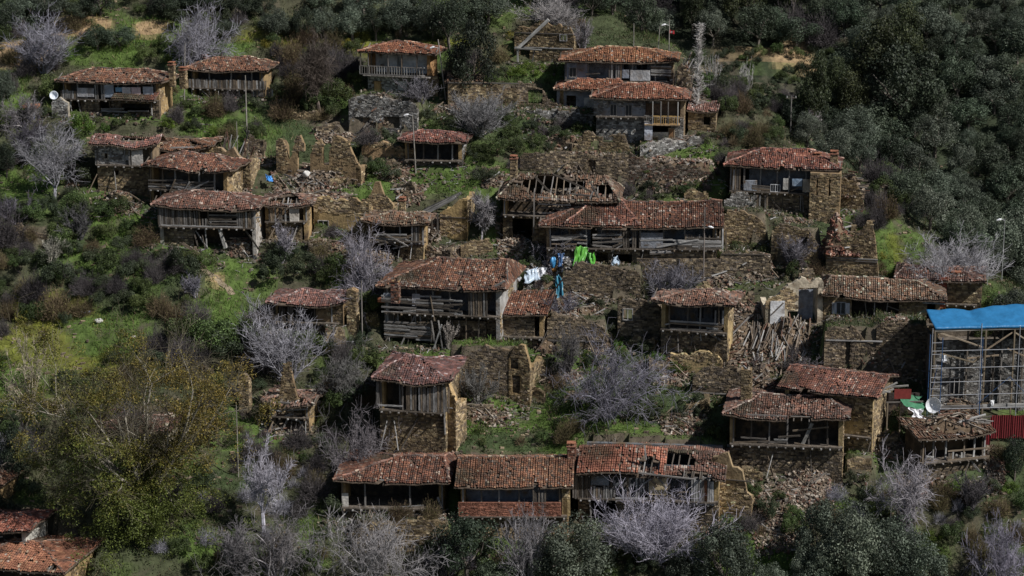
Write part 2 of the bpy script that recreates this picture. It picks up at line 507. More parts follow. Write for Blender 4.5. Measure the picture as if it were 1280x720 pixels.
def board(name, p0, p1, w, t, parent, pal=PAL_WOOD, i=None):
    """a straight board or post from p0 to p1 (local coordinates), width w (vertical-ish), thickness t; shares mesh data"""
    p0 = Vector(p0); p1 = Vector(p1); d = p1-p0; L = d.length
    if i is None: i = random.randrange(len(pal)*2)
    o = bpy.data.objects.new(name, unit_board(i, pal, name))
    link(o, parent)
    x = d.normalized(); up = Vector((0, 0, 1)) if abs(x.z) < 0.95 else Vector((0, 1, 0))
    y = up.cross(x).normalized(); z = x.cross(y)
    m = Matrix(((x.x, y.x, z.x), (x.y, y.y, z.y), (x.z, y.z, z.z)))
    o.matrix_local = Matrix.Translation((p0+p1)/2) @ m.to_4x4() @ Matrix.Diagonal((L, t, w, 1))
    return o

WALLTOPS = []   # (origin, yaw, u0, u1, v, z, density): where weeds grow along masonry
LANDMARKS = []   # (short phrase, px, py)
HOUSE_BOX = []   # (x0, x1, ytop, ybase)

# ---------------------------------------------------------------- a house
class House:
    def __init__(s, kind, label, x0, x1, ridge, eave, floor, base, short=None, cat='house', yaw=-12, over=0.7, half=None, roof='hip',
                 hips=(None, None), holes=(), holes_r=(), holes_b=(), pal='tile', sag=0.12, tilt=0.0, lower=PAL_STONE, lower_cov=1.0, lower_core=(.13,.10,.07),
                 side=PLASTER_OCHRE, side_cov=0.35, side_pal=PAL_OCHRE, rec=1.8, lower_open=(), upper=None, posts=None, back=PLASTER_BROWN,
                 back_open=(), front_y=None, lower_prof=None, miss=0.01, side_open=(), depth=None, group=None, pitch=24, noroof=False, oc=0.0, clutter=3):
        s.base = base
        cx = (x0+x1)/2
        P = ground(cx, base)
        _, _, w = project(P)
        s.P = P; s.k = FPX/w
        th = PITCH + math.atan((base-360)/FPX)
        s.ct, s.tt = math.cos(th), math.tan(th)
        s.yaw = math.radians(yaw); s.cx = cx
        s.kx = s.k*math.cos(s.yaw)
        s.x0, s.x1 = s.X(x0)+over*0.8, s.X(x1)-over*0.8        # walls
        s.ze = s.Z(eave) + over*s.tt*0.8
        s.zf = s.Z(floor)
        Rm = (eave-ridge)/(s.k*s.ct)
        tanp = math.tan(math.radians(pitch))
        if half is None: half = min(4.6, max(2.2, Rm/(tanp+s.tt)))
        if roof == 'shed':
            D = 2*half
        else: D = 2*half
        s.D = max(2.5, D-2*over) if depth is None else depth
        D = s.D + 2*over
        s.over = over
        s.hr = max(0.7, Rm - (D if roof == 'shed' else D/2)*s.tt)
        if roof == 'shed': s.hr = max(0.5, s.hr)
        s.root = empty(kind, P, s.yaw, label, cat, group)
        s.pal = PAL_WORN[pal]*rng.uniform(.74, 1.02)*np.array([1, rng.uniform(.92, 1.14), rng.uniform(.92, 1.04)]); sag = min(sag*1.15+.03, .36); miss = miss+.012
        PADS.append((P[0], P[1], s.yaw, s.x0-0.2, s.x1+0.2, -0.5, s.D+0.5, P[2]+0.02, 'cut'))
        HOUSE_BOX.append((x0, x1, ridge, base))
        LANDMARKS.append((short or kind.replace('_', ' '), cx, (ridge+base)/2, base))
        W = s.x1-s.x0
        s.W = W
        s.side_spec = (side, side_cov, side_pal)
        # lower storey
        core, st = MB(), MB()
        fo = []
        for (a, b, za, zb) in lower_open:
            fo.append((s.X(a)-s.x0, s.X(b)-s.x0, s.Z(zb), s.Z(za)))
        zb0 = -2.8
        pr = None
        if lower is not None:
            wall_mesh(core, st, (s.x0, 0, 0), (1, 0, 0), (0, -1, 0), W, zb0, s.zf-0.02, fo, pal=lower, cov=lower_cov, corecol=lower_core, prof=lower_prof)
        core.build('lower_wall', M['stone'] if lower_cov > 0.9 else M['plaster'], s.root)
        st.build('wall_stones', M['stone'], s.root, kind='stuff')
        # side and back walls, full height
        top = s.ze + 0.12
        zr = s.ze + s.hr
        run = D/2
        if roof == 'gable':
            def prof(u): return s.ze + s.hr*(1-np.abs(u - s.D/2)/run) - 0.2 - .5*sag + min(oc, 0)
            ztop = zr
        elif roof == 'shed':
            def prof(u): return s.ze + s.hr*((u+over)/D) - 0.15 - .4*sag
            ztop = zr
        else:
            prof = None; ztop = top
        for nm, o, ex, n, pf in (('right_wall', (s.x1, 0, 0), (0, 1, 0), (1, 0, 0), prof),
                                 ('left_wall', (s.x0, s.D, 0), (0, -1, 0), (-1, 0, 0), (lambda u: prof(s.D-u)) if prof else None)):
            core, st = MB(), MB()
            wall_mesh(core, st if nm == 'right_wall' else None, o, ex, n, s.D, zb0, ztop, side_open if nm == 'right_wall' else (), pf, side_pal, 0.4, side_cov, side)
            w_ = core.build(nm, M['plaster'], s.root)
            st.build('wall_stones', M['stone'], w_, kind='stuff')
        core = MB()
        wall_mesh(core, None, (s.x1, s.D, 0), (-1, 0, 0), (0, 1, 0), W, zb0, top, cov=0, corecol=back)
        core.build('back_wall', M['plaster'], s.root)
        # floor of the gallery, with joist ends
        mb = MB()
        mb.box(s.x0+0.02, s.x1-0.02, -0.5, s.D-0.45, s.zf-0.1, s.zf+0.03, (.12, .10, .08))
        nj = int(W/0.8)
        xs = np.linspace(s.x0+0.3, s.x1-0.3, nj)
        mb.boxes(np.stack([xs, np.full(nj, -0.35), np.full(nj, s.zf-0.16)], 1), (0.07, 0.35, 0.055), pick(PAL_WOOD, nj))
        if s.zf > 0.3: mb.build('gallery_floor', M['wood'], s.root)
        # recessed wall behind gallery
        if rec is not None:
            core = MB()
            bo = [(s.X(a)-s.x0, s.X(b)-s.x0, s.Z(zb), s.Z(za)) for (a, b, za, zb) in back_open]
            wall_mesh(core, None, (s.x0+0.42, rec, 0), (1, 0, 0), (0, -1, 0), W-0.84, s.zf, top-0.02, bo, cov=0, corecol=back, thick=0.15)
            core.build('inner_wall', M['plaster'], s.root)
        # roof
        s.roofspec = None
        WALLTOPS.append((np.array(P), s.yaw, s.x0-.5, s.x1+.5, -.35, 0.0, .5))
        ph = rng.uniform(0, 6, 3)
        ex0, ex1 = s.x0-over, s.x1+over
        xm = (ex0+ex1)/2; LW = ex1-ex0
        def warp(x, y):
            t = np.clip((x-ex0)/LW, 0, 1)
            return (-sag*(np.sin(PI*t)) + 0.22*sag*np.sin(5.1*t+ph[0]) + 0.35*sag*np.sin(2.3*y+ph[1])*np.sin(9*t+ph[2]) + .05*np.sin(2.1*x+ph[0])*np.sin(1.7*y+ph[2]) + .03*np.sin(5.7*x+ph[1]) + tilt*(x-xm) + oc*(t-0.5)**2*4)
        s.warp = warp
        if pal != 'new' and not holes:
            holes = [(random.uniform(.1, .9), 0.0, random.uniform(.015, .04), random.uniform(.06, .14)) for _ in range(2)]
        if pal != 'new': s.root.rotation_euler[1] = random.uniform(-.022, .022)
        if not noroof:
            s.make_roof(roof, ex0, ex1, -over, s.D+over, s.ze, s.hr, hips, holes, holes_r, holes_b, warp, s.pal, miss)
            # rafter tails under the front eave
            nr = max(3, int(LW/0.7))
            for x in np.linspace(ex0+0.15, ex1-0.15, nr):
                z = s.ze - 0.14 + float(warp(x, -over))
                board('rafter', (x, -over+0.05, z), (x, 1.2, z + (over+1.2)*s.hr/(D if roof == 'shed' else D/2)*0.97 if True else z), 0.09, 0.09, s.root, PAL_DARKWOOD)
        # posts
        if posts is None: posts = list(np.linspace(x0+8, x1-8, max(3, int((x1-x0)/26)+1)))
        s.post_z = []
        for p in posts:
            x = min(max(s.X(p), s.x0+0.1), s.x1-0.1)
            board('post', (x+random.uniform(-.06, .06), 0.0, s.zf), (x, 0.0, s.ze-0.02+float(warp(x, 0))), 0.15, 0.15, s.root)
        if posts:
            board('eave_beam', (s.x0, 0.0, s.ze-0.06+float(warp(s.x0, 0))), (s.x1, 0.0, s.ze-0.06+float(warp(s.x1, 0))), 0.16, 0.14, s.root)

        if clutter and s.zf > .8:
            for i in range(clutter):
                x = random.uniform(s.x0, s.x1); dx = random.gauss(0, .7); L = random.uniform(.6, 1.15)
                board('fallen_board', (x+dx, -random.uniform(.3, 1.0), -.1), (x, -.12, s.zf*L), random.uniform(.1, .2), .05, s.root, PAL_WOOD)
            for i in range(clutter):
                x = random.uniform(s.x0, s.x1-1.5); z = s.zf+random.uniform(-.2, .8)
                board('loose_plank', (x, -random.uniform(.14, .25), z), (x+random.uniform(.8, 2.6), -random.uniform(.14, .25), z+random.gauss(0, .35)), random.uniform(.08, .2), .04, s.root, PAL_WOOD)

    def X(s, px): return (px-s.cx)/s.kx
    def Z(s, py): return (s.base-py)/(s.k*s.ct)

    def make_roof(s, kind, x0, x1, y0, y1, z, hr, hips, holes, holes_r, holes_b, warp, pal, miss, parent=None):
        deck, tiles = MB(), MB()
        Wx, Wy = x1-x0, y1-y0
        hl = hips[0]; hrr = hips[1]
        if kind == 'hip':
            hl = Wy/2 if hl is None else hl; hrr = Wy/2 if hrr is None else hrr
            if hl+hrr > Wx-0.3: q = (Wx-0.3)/(hl+hrr); hl *= q; hrr *= q
        else: hl = hrr = 0.0
        if kind == 'shed':
            S = [((x0, y0, z), (1, 0, 0), (0, 1, 0), Wx, Wy, hr, 0, 0, holes)]
        else:
            S = [((x0, y0, z), (1, 0, 0), (0, 1, 0), Wx, Wy/2, hr, hl, hrr, holes),
                 ((x1, y1, z), (-1, 0, 0), (0, -1, 0), Wx, Wy/2, hr, hrr, hl, holes_b)]
            if hrr > 0.3: S.append(((x1, y0, z), (0, 1, 0), (-1, 0, 0), Wy, hrr, hr, Wy/2, Wy/2, holes_r))
            if hl > 0.3: S.append(((x0, y1, z), (0, -1, 0), (1, 0, 0), Wy, hl, hr, Wy/2, Wy/2, ()))
        for (A, e, inn, L, run, rise, li, ri, ho) in S:
            deck_cells(deck, A, e, inn, L, run, rise, li, ri, ho, warp)
            tile_rows(tiles, A, e, inn, L, run, rise, li, ri, pal, ho, warp, miss)
        ym = (y0+y1)/2
        if kind != 'shed':
            caps = MB()
            hole_mid = any(h[1]+h[3] > 0.95 for h in holes)
            if not hole_mid: ridge_caps(caps, (x0+hl, ym, z+hr), (x1-hrr, ym, z+hr), warp, pal)
            if hl > 0.3: ridge_caps(caps, (x0, y0, z), (x0+hl, ym, z+hr), warp, pal); ridge_caps(caps, (x0, y1, z), (x0+hl, ym, z+hr), warp, pal)
            if hrr > 0.3: ridge_caps(caps, (x1, y0, z), (x1-hrr, ym, z+hr), warp, pal); ridge_caps(caps, (x1, y1, z), (x1-hrr, ym, z+hr), warp, pal)
        r = deck.build('roof', M['wood'], parent or s.root)
        tiles.build('roof_tiles', M['tile'], r, kind='stuff')
        if kind != 'shed': caps.build('ridge_tiles', M['tile'], r, kind='stuff')
        if (holes and len(holes) and any(h[1] > .05 for h in holes)) or holes_r:
            for i in range(int(Wx/0.75)):
                x = x0 + 0.3 + i*0.75 + random.uniform(-.12, .12)
                yy = y1 if kind == 'shed' else ym
                t = (x-x0)
                f = min(1, t/hl if hl > 0.3 else 1, (x1-x)/hrr if hrr > 0.3 else 1)
                ye = y0 + (yy-y0)*max(0.1, f)
                wz = float(warp(x, y0))
                board('rafter', (x, y0, z-0.16+wz), (x+random.uniform(-.2, .2), ye, z-0.16+hr*max(0.1, f)+float(warp(x, ye))), 0.1, 0.1, parent or s.root, PAL_WOOD)
        return r

    # pieces in the front plane, placed by where they show in the photograph
    def vboards(s, a, b, ztop, zbot, y=-0.40, gap=0.1, pal=PAL_WOOD, w=0.19, rag=0.25, name='board_cladding', tilt=0.03):
        xa, xb = s.X(a), s.X(b); za, zb_ = s.Z(zbot), s.Z(ztop)
        n = max(2, int((xb-xa)/w)); x = np.linspace(xa, xb, n)
        k = rng.uniform(size=n) > gap; x = x[k]; n = len(x)
        t = zb_ + rng.uniform(-rag, rag*0.4, n); bo = za + rng.uniform(-rag*0.5, rag*0.3, n)
        mb = MB()
        off = rng.normal(0, tilt, n)
        p0 = np.stack([x, y+rng.uniform(-.02, .02, n), bo], 1); p1 = np.stack([x+off, y+rng.uniform(-.02, .02, n), t], 1)
        c = (p0+p1)/2; L = (t-bo)/2
        ang = np.arctan2(off, t-bo)
        R = np.zeros((n, 3, 3)); R[:, 0, 0] = np.cos(ang); R[:, 0, 2] = np.sin(ang); R[:, 2, 0] = -np.sin(ang); R[:, 2, 2] = np.cos(ang); R[:, 1, 1] = 1
        mb.boxes(c, np.stack([np.full(n, w*0.44), np.full(n, 0.018), L], 1), pick(pal, n, .25), R=R)
        mb.build(name, M['wood'], s.root, kind='stuff')
    def hboards(s, a, b, ztop, zbot, y=-0.42, w=0.2, chaos=0.05, miss=0.12, pal=PAL_WOOD, L=3.2):
        xa, xb = s.X(a), s.X(b); za, zb_ = s.Z(zbot), s.Z(ztop)
        n = max(1, int(round((zb_-za)/w)))
        for j in range(n):
            z = za + (j+0.5)*(zb_-za)/n
            x = xa
            while x < xb-0.2:
                l = min(L*random.uniform(0.6, 1.3), xb-x)
                if random.random() > miss:
                    board('plank', (x, y+random.uniform(-.03, .03), z+random.gauss(0, chaos)), (x+l, y+random.uniform(-.03, .03), z+random.gauss(0, chaos)), w*0.86, 0.035, s.root, pal)
                x += l + 0.02
    def balusters(s, a, b, ztop, zbot, y=-0.2, step=0.24, pal=PAL_WOOD, w=0.09, side=None):
        xa, xb = s.X(a), s.X(b); za, zb_ = s.Z(zbot), s.Z(ztop)
        x = np.arange(xa, xb, step)
        for q in x: board('baluster', (q, y, za), (q, y, zb_), w, 0.05, s.root, pal)
        board('rail', (xa-.05, y, zb_), (xb+.05, y, zb_), 0.09, 0.1, s.root, pal)
        board('rail', (xa-.05, y, za), (xb+.05, y, za), 0.12, 0.12, s.root, pal)
    def beam(s, a, za, b, zb, y=-0.16, w=0.13, t=0.1, name='beam', pal=PAL_WOOD, y2=None):
        return board(name, (s.X(a), y, s.Z(za)), (s.X(b), y if y2 is None else y2, s.Z(zb)), w, t, s.root, pal)
    def panel(s, a, b, ztop, zbot, colr, y=-0.42, th=0.04, name='panel', mat='plaster', label=None, jit=0.03):
        mb = MB()
        mb.boxes([((s.X(a)+s.X(b))/2, y, (s.Z(ztop)+s.Z(zbot))/2)], [((s.X(b)-s.X(a))/2, th/2, (s.Z(ztop)-s.Z(zbot))/2)], colr, jit=jit if th > .07 else jit*0.5)
        return mb.build(name, M[mat], s.root, label=label)
    def brick_panel(s, a, b, ztop, zbot, colr=(.26,.115,.075), y=-0.4):
        core, st = MB(), MB()
        wall_mesh(core, st, (s.X(a), y, 0), (1, 0, 0), (0, -1, 0), s.X(b)-s.X(a), s.Z(zbot), s.Z(ztop), pal=np.array([colr, np.array(colr)*.8, np.array(colr)*1.15]), thick=0.2, corecol=tuple(np.array(colr)*.7), crs=(.09, .11))
        o = core.build('brick_parapet', M['stone'], s.root); st.build('bricks', M['stone'], o, kind='stuff')
    def window(s, a, b, ztop, zbot, y=0.0, frame=(.30,.28,.26), shutter=False, pane=(.03,.035,.04), mull=True, bars=0):
        xa, xb, za, zb = s.X(a), s.X(b), s.Z(zbot), s.Z(ztop)
        w = MB(); t = 0.06
        w.box(xa-t, xa, y-0.08, y+0.06, za-t, zb+t, frame); w.box(xb, xb+t, y-0.08, y+0.06, za-t, zb+t, frame)
        w.box(xa, xb, y-0.08, y+0.06, za-t, za, frame); w.box(xa, xb, y-0.08, y+0.06, zb, zb+t, frame)
        if mull: w.box((xa+xb)/2-.03, (xa+xb)/2+.03, y-0.06, y+0.03, za, zb, frame)
        for i in range(bars):
            q = xa + (i+1)*(xb-xa)/(bars+1); w.box(q-.015, q+.015, y-.07, y-.05, za, zb, frame)
        o = w.build('window', M['wood'], s.root)
        p = MB(); p.box(xa, xb, y+0.01, y+0.025, za, zb, pane)
        p.build('pane', M['metal'], o)
        if shutter:
            for sx in (-1, 1):
                q = MB(); xm = xa-0.02 if sx < 0 else xb+.02
                q.box(xm+sx*.05, xm+sx*(.05+(xb-xa)/2), y-.13, y-.09, za, zb, frame)
                q.build('shutter', M['wood'], o)
        return o
    def door(s, a, b, ztop, zbot, y=0.0, colr=(.30,.20,.10), frame=(.25,.20,.14)):
        xa, xb, za, zb = s.X(a), s.X(b), s.Z(zbot), s.Z(ztop)
        w = MB(); n = 4
        for i in range(n):
            q0 = xa + i*(xb-xa)/n; w.box(q0+.008, q0+(xb-xa)/n-.008, y-.03, y+.02, za, zb, np.array(colr)*random.uniform(.85, 1.15))
        o = w.build('door', M['wood'], s.root)
        f = MB(); f.box(xa-.1, xa, y-.06, y+.05, za, zb+.1, frame); f.box(xb, xb+.1, y-.06, y+.05, za, zb+.1, frame); f.box(xa, xb, y-.06, y+.05, zb, zb+.1, frame)
        f.build('door_frame', M['wood'], o)
    def chimney(s, px, top, bot, w=0.6, y=None, pal=PAL_OCHRE, core=(.30,.2,.1), cap=True):
        x = s.X(px); y = s.D*0.5 if y is None else y
        dz = y*s.tt
        z0, z1 = s.Z(bot)-dz-0.8, s.Z(top)-dz
        c, st = MB(), MB(); h = w/2
        for (o, ex, n) in (((x-h, y-h, 0), (1, 0, 0), (0, -1, 0)), ((x+h, y-h, 0), (0, 1, 0), (1, 0, 0)), ((x-h, y+h, 0), (0, -1, 0), (-1, 0, 0))):
            wall_mesh(c, st, o, ex, n, w, z0, z1, pal=pal, thick=0.15, corecol=core, crs=(.12, .18))
        if cap:
            c.box(x-h-.1, x+h+.1, y-h-.1, y+h+.1, z1, z1+.1, (.25, .12, .08))
            c.boxes([(x-h*.5, y, z1+.2), (x+h*.5, y, z1+.2)], (.08, h, .1), (.2, .14, .09))
            c.box(x-h-.05, x+h+.05, y-h-.05, y+h+.05, z1+.3, z1+.38, (.28, .12, .07))
        o = c.build('chimney', M['stone'], s.root); st.build('chimney_stones', M['stone'], o, kind='stuff')
    def stone_band(s, a, b, ztop, zbot, pal=PAL_STONE, y=0.0, core=(.13,.10,.07), cov=1.0, openings=(), prof=None, thick=.35, name='stone_wall', mat='plaster'):
        c, st = MB(), MB()
        fo = [(s.X(q[0])-s.X(a), s.X(q[1])-s.X(a), s.Z(q[3]), s.Z(q[2])) for q in openings]
        wall_mesh(c, st, (s.X(a), y, 0), (1, 0, 0), (0, -1, 0), s.X(b)-s.X(a), s.Z(zbot), s.Z(ztop), fo, pal=pal, thick=thick, corecol=core, cov=cov, prof=prof)
        o = c.build(name, M[mat], s.root); st.build('wall_stones', M['stone'], o, kind='stuff')
        return o
    def lean_boards(s, pts, w=0.14, y=-0.3):
        for (a, za, b, zb) in pts: s.beam(a, za, b, zb, y=y-random.uniform(0, .3), w=w, name='fallen_board', pal=PAL_WOOD)
    def brackets(s, a, b, py0, py1, n=5, y=-0.05):
        for i in range(n):
            q = a + (b-a)*(i+.5)/n
            board('bracket', (s.X(q), 0.25, s.Z(py1)), (s.X(q), -0.18, s.Z(py0)), 0.1, 0.1, s.root, PAL_DARKWOOD)

# ---------------------------------------------------------------- free standing ruin / terrace walls
def rag_profile(z1, amp, W, seed, low=0.0, seq=None):
    if seq is not None:
        us = np.linspace(0, W, len(seq)); ph = seed*1.7; a_ = min(1.0, W/4)
        return lambda u: np.round((np.interp(u, us, seq) + a_*(0.10*np.sin(4.3*np.asarray(u)+ph) + .07*np.sin(11*np.asarray(u)+ph) + .12*noise(np.asarray(u), np.asarray(u)*0+seed, .5, 2)) - (.45 if W > 3 else .15)*(np.exp(-np.asarray(u)/.3)+np.exp(-(W-np.asarray(u))/.3)))/.17)*.17
    return lambda u: z1 - amp*(0.5+0.5*noise(u, np.asarray(u)*0+seed*7.7, 1.6, seed % 4)) - 0.1*np.abs(np.sin(9*np.asarray(u)+seed))

def ruin_wall(name, label, x0, x1, top, base, short=None, pal=PAL_STONE, core=(.13,.10,.07), cov=1.0, yaw=-8, thick=0.55, rag=0.5, seq=None,
              openings=(), returns=(0, 0), fill=0.0, cat='wall', back=0.0, mark=True, bands=(), windows=(), rpal=None, group=None):
    """seq: top line in photo pixel rows, left to right"""
    cx = (x0+x1)/2
    P = ground(cx, base)
    _, _, w = project(P)
    k = FPX/w; th = PITCH+math.atan((base-360)/FPX); ct = math.cos(th)
    ya = math.radians(yaw); kx = k*math.cos(ya)
    W = (x1-x0)/kx; H = (base-top)/(k*ct)
    root = empty(name, P, ya, label, cat, group)
    sd_ = int(x0*7+top) % 97
    pf = rag_profile(H, rag, W, sd_, seq=[(base-q)/(k*ct) for q in seq] if seq is not None else None)
    if seq is not None: H = max((base-q)/(k*ct) for q in seq)+0.2
    op = [((a-x0)/kx, (b-x0)/kx, (base-zb)/(k*ct), (base-za)/(k*ct)) for (a, b, za, zb) in openings]
    c, st = MB(), MB()
    u0 = -W/2
    wall_mesh(c, st, (u0, 0, 0), (1, 0, 0), (0, -1, 0), W, -2.2, H, op, pf, pal, thick, cov, core)
    o = c.build('wall_face', M['stone'] if cov > .9 else M['plaster'], root); st.build('wall_stones', M['stone'], o, kind='stuff')
    for i, dp in enumerate(returns):
        if dp <= 0: continue
        c, st = MB(), MB()
        e0 = float(pf(np.array(0.0 if i == 0 else W)))
        pr = (lambda u, e0=e0, dp=dp: np.round((e0 - 0.15 - 0.35*np.asarray(u)/dp*0.8 + .14*np.sin(3*np.asarray(u)+sd_) + .16*noise(np.asarray(u), np.asarray(u)*0+sd_, .4, 1))/.2)*.2)
        if i == 1: wall_mesh(c, st, (u0+W, 0, 0), (0, 1, 0), (1, 0, 0), dp, -2.2, H, (), pr, rpal if rpal is not None else pal, thick, cov, core)
        else: wall_mesh(c, st, (u0, dp, 0), (0, -1, 0), (-1, 0, 0), dp, -2.2, H, (), lambda u: pr(dp-u), pal, thick, cov, core)
        o = c.build('side_wall', M['stone'] if cov > .9 else M['plaster'], root); st.build('wall_stones', M['stone'], o, kind='stuff')
    for py in bands:
        z = (base-py)/(k*ct)
        board('timber_band', (u0+.1, -0.03, z), (u0+W-.1, -0.03, z), 0.12, 0.14, root, PAL_WOOD)
    for (a, b, za, zb) in windows:
        xa, xb = u0+(a-x0)/kx, u0+(b-x0)/kx; z0_, z1_ = (base-zb)/(k*ct), (base-za)/(k*ct)
        wmb = MB(); fr = (.34, .33, .32)
        wmb.box(xa-.07, xa, -.1, .05, z0_-.07, z1_+.07, fr); wmb.box(xb, xb+.07, -.1, .05, z0_-.07, z1_+.07, fr)
        wmb.box(xa, xb, -.1, .05, z0_-.07, z0_, fr); wmb.box(xa, xb, -.1, .05, z1_, z1_+.07, fr); wmb.box((xa+xb)/2-.03, (xa+xb)/2+.03, -.08, .03, z0_, z1_, fr)
        wmb.build('window_frame', M['wood'], root)
    if fill > 0:
        PADS.append((P[0], P[1], ya, u0, u0+W, thick*0.5, fill, P[2]+max(0.3, float(pf(np.array(W/2)))-0.15-back), 'fill'))
    if mark:
        HOUSE_BOX.append((x0, x1, top, base))
    for uu in np.arange(u0, u0+W, .5): WALLTOPS.append((np.array(P), ya, uu, uu+.5, thick*.5, float(pf(np.array(uu+.25-u0))), .45))
    WALLTOPS.append((np.array(P), ya, u0, u0+W, -.25, 0.0, 1.2))
    for q_ in range(int(W*H*.12)): a_ = random.uniform(u0, u0+W-.4); WALLTOPS.append((np.array(P), ya, a_, a_+.4, .02, random.uniform(.3, max(.4, H*.8)), 1.6))
    if short: LANDMARKS.append((short, cx, (top+base)/2, base))
    R = dict(root=root, P=P, k=k, kx=kx, ct=ct, base=base, cx=cx, W=W, H=H)
    R['X'] = lambda px: (px-cx)/kx
    R['Z'] = lambda py: (base-py)/(k*ct)
    return R

# ---------------------------------------------------------------- heaps of debris
HEAPS = []
def heap(name, label, x0, x1, top, base, beams=14, stones=500, pal=PAL_RUBBLE, long_=2.2, cat='rubble', seed=1, tilt=None, group=None, upright=0.0, depth=None, lift=None, hgt=0.7):
    """lift: pixel row of the surface the heap lies on (a roof or wall top), else it lies on the ground"""
    HEAPS.append(dict(name=name, label=label, x0=x0, x1=x1, top=top, base=base, beams=beams, stones=stones, pal=pal, long_=long_, cat=cat, seed=seed, tilt=tilt, group=group, upright=upright, depth=depth, lift=lift, hgt=hgt))

def build_heap(name, label, x0, x1, top, base, beams, stones, pal, long_, cat, seed, tilt, group, upright, depth, lift, hgt):
    cx = (x0+x1)/2; lr = np.random.default_rng(seed)
    if lift is not None:
        P = ground(cx, lift); _, _, w = project(P); k = FPX/w; th = PITCH+math.atan((base-360)/FPX)
        P = P + np.array([0, 0, (lift-base)/(k*math.cos(th))]); D = depth or 2.5; zg = lambda x, y: np.zeros(np.shape(x))
        H = max(.3, (base-top)/(k*math.cos(th)) - D*math.tan(th))
    else:
        P = ground(cx, base); _, _, w = project(P); k = FPX/w
        D = (base-top)/k/0.78
        zg = lambda x, y: gz(P[0]+np.asarray(x), P[1]+np.asarray(y)) - P[2]
        H = hgt
    W = (x1-x0)/k
    root = empty(name, P, 0, label, cat, group)
    def surf(u, v):
        x = u*W/2*(0.75+.25*v); y = v*D
        e = np.clip(1-np.abs(u)**2.4, 0, 1)*np.clip(v*5, 0, 1)*np.clip((1.08-v)*4, 0, 1)
        m = e*H*(0.75+0.35*noise(x+seed, y, 1.7, seed % 4)+.2*noise(x, y+seed, .8, 1))
        return x, y, zg(x, y) + np.maximum(m, -.05)
    mb = MB()
    u = lr.uniform(-1.05, 1.05, stones)*lr.uniform(.5, 1, stones)**.3; v = lr.uniform(-.12, 1, stones)
    x, y, z = surf(u, np.clip(v, 0, 1)); y = y + np.where(v < 0, v*D, 0); z = np.where(v < 0, zg(x, y), z)
    s = lr.uniform(0.04, 0.19, (stones, 3))*np.array([1.4, 1, .6])
    q = lr.normal(size=(stones, 4))*np.array([1.5, .5, .5, 1]); q /= np.linalg.norm(q, axis=1, keepdims=True)
    a, b, c, d = q.T
    R = np.stack([np.stack([a*a+b*b-c*c-d*d, 2*(b*c-a*d), 2*(b*d+a*c)], 1), np.stack([2*(b*c+a*d), a*a-b*b+c*c-d*d, 2*(c*d-a*b)], 1), np.stack([2*(b*d-a*c), 2*(c*d+a*b), a*a-b*b-c*c+d*d], 1)], 1)
    mb.boxes(np.stack([x, y, z+lr.uniform(-.08, .08, stones)], 1), s, pick(pal, stones, .35), R=R, jit=0.03)
    n = 22; m = 14
    gu, gv = np.meshgrid(np.linspace(-1, 1, n), np.linspace(0, 1, m), indexing='ij')
    x, y, z = surf(gu, gv)
    V = np.stack([x, y, z-.02+lr.uniform(-.06, .06, gu.shape)-.25*((np.abs(gu) > .97) | (gv < .02) | (gv > .98))], -1).reshape(-1, 3)
    idx = np.arange(n*m).reshape(n, m)
    Q = np.stack([idx[:-1, :-1], idx[1:, :-1], idx[1:, 1:], idx[:-1, 1:]], -1).reshape(-1, 4)
    mb.add(V, Q, (.14, .10, .065))
    mb.build('loose_rubble', M['rubble'], root, kind='stuff')
    for i in range(beams):
        u = lr.uniform(-.9, .9); v = lr.uniform(0.05, .92)
        x, y, z = [float(q) for q in surf(np.array(u), np.array(v))]
        ang = lr.uniform(-.9, .9) if tilt is None else lr.normal(tilt, .22)
        L = lr.uniform(.4, 1)*long_
        dx, dy = math.cos(ang)*L/2, math.sin(ang)*L/2
        if upright > .6:
            up = lr.normal(upright, .25); dz = math.sin(up)*L/2; dx *= math.cos(up); dy *= math.cos(up)
            p0 = (x-dx, y-dy, z-.1); p1 = (x+dx, y+dy, z+2*dz)
        else:
            z0 = float(zg(x-dx, y-dy)); z1 = float(zg(x+dx, y+dy)); zc = float(zg(x, y)); lift_ = z-zc+.1
            sag_ = lr.normal(0, .12)*L/2
            p0 = (x-dx, y-dy, max(z0, zc-L*.3)+lift_-sag_); p1 = (x+dx, y+dy, min(z1, zc+L*.45)+lift_+sag_+upright*.3)
        board('beam', p0, p1, lr.uniform(.07, .16), lr.uniform(.05, .12), root, PAL_RUBBLE if lr.uniform() < .55 else PAL_WOOD)
    return root
# ================================================================ THE HOUSES, roughly from the top of the hill down
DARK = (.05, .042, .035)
# top left house, patched with panels
h = House('village_house', 'long low tiled house at top left, its gallery patched with pale panels', 72, 208, 85, 103, 124, 141, short='patched house',
          yaw=-14, posts=[78, 97, 122, 150, 176, 198], lower_open=[(82, 100, 127, 141), (124, 140, 127, 139), (152, 190, 129, 139)], side_cov=.15, rec=1.2,
          back=(.12, .11, .10), sag=.1, hips=(3.5, 3.0))
h.vboards(77, 97, 112, 124, gap=.0)
h.panel(98, 120, 110, 121, (.45, .44, .45)); h.vboards(122, 133, 104, 126, gap=.05, name='lattice_boards')
h.panel(133, 146, 104, 121, (.38, .42, .48)); h.panel(147, 156, 109, 117, (.30, .52, .68), y=-.16, mat='cloth', label='light blue cloth panel')
h.panel(157, 168, 108, 117, (.62, .57, .55), mat='cloth'); h.panel(169, 181, 108, 118, (.68, .52, .50), mat='cloth', label='pale pink cloth panel'); h.panel(184, 197, 107, 117, (.42, .45, .48), mat='cloth')
h.make_roof('shed', h.X(146), h.X(203), -1.5, 0.3, h.Z(126)+.35, .75, (0, 0), (), (), (), lambda x, y: .05*np.sin(x), PAL_TILE, .02)
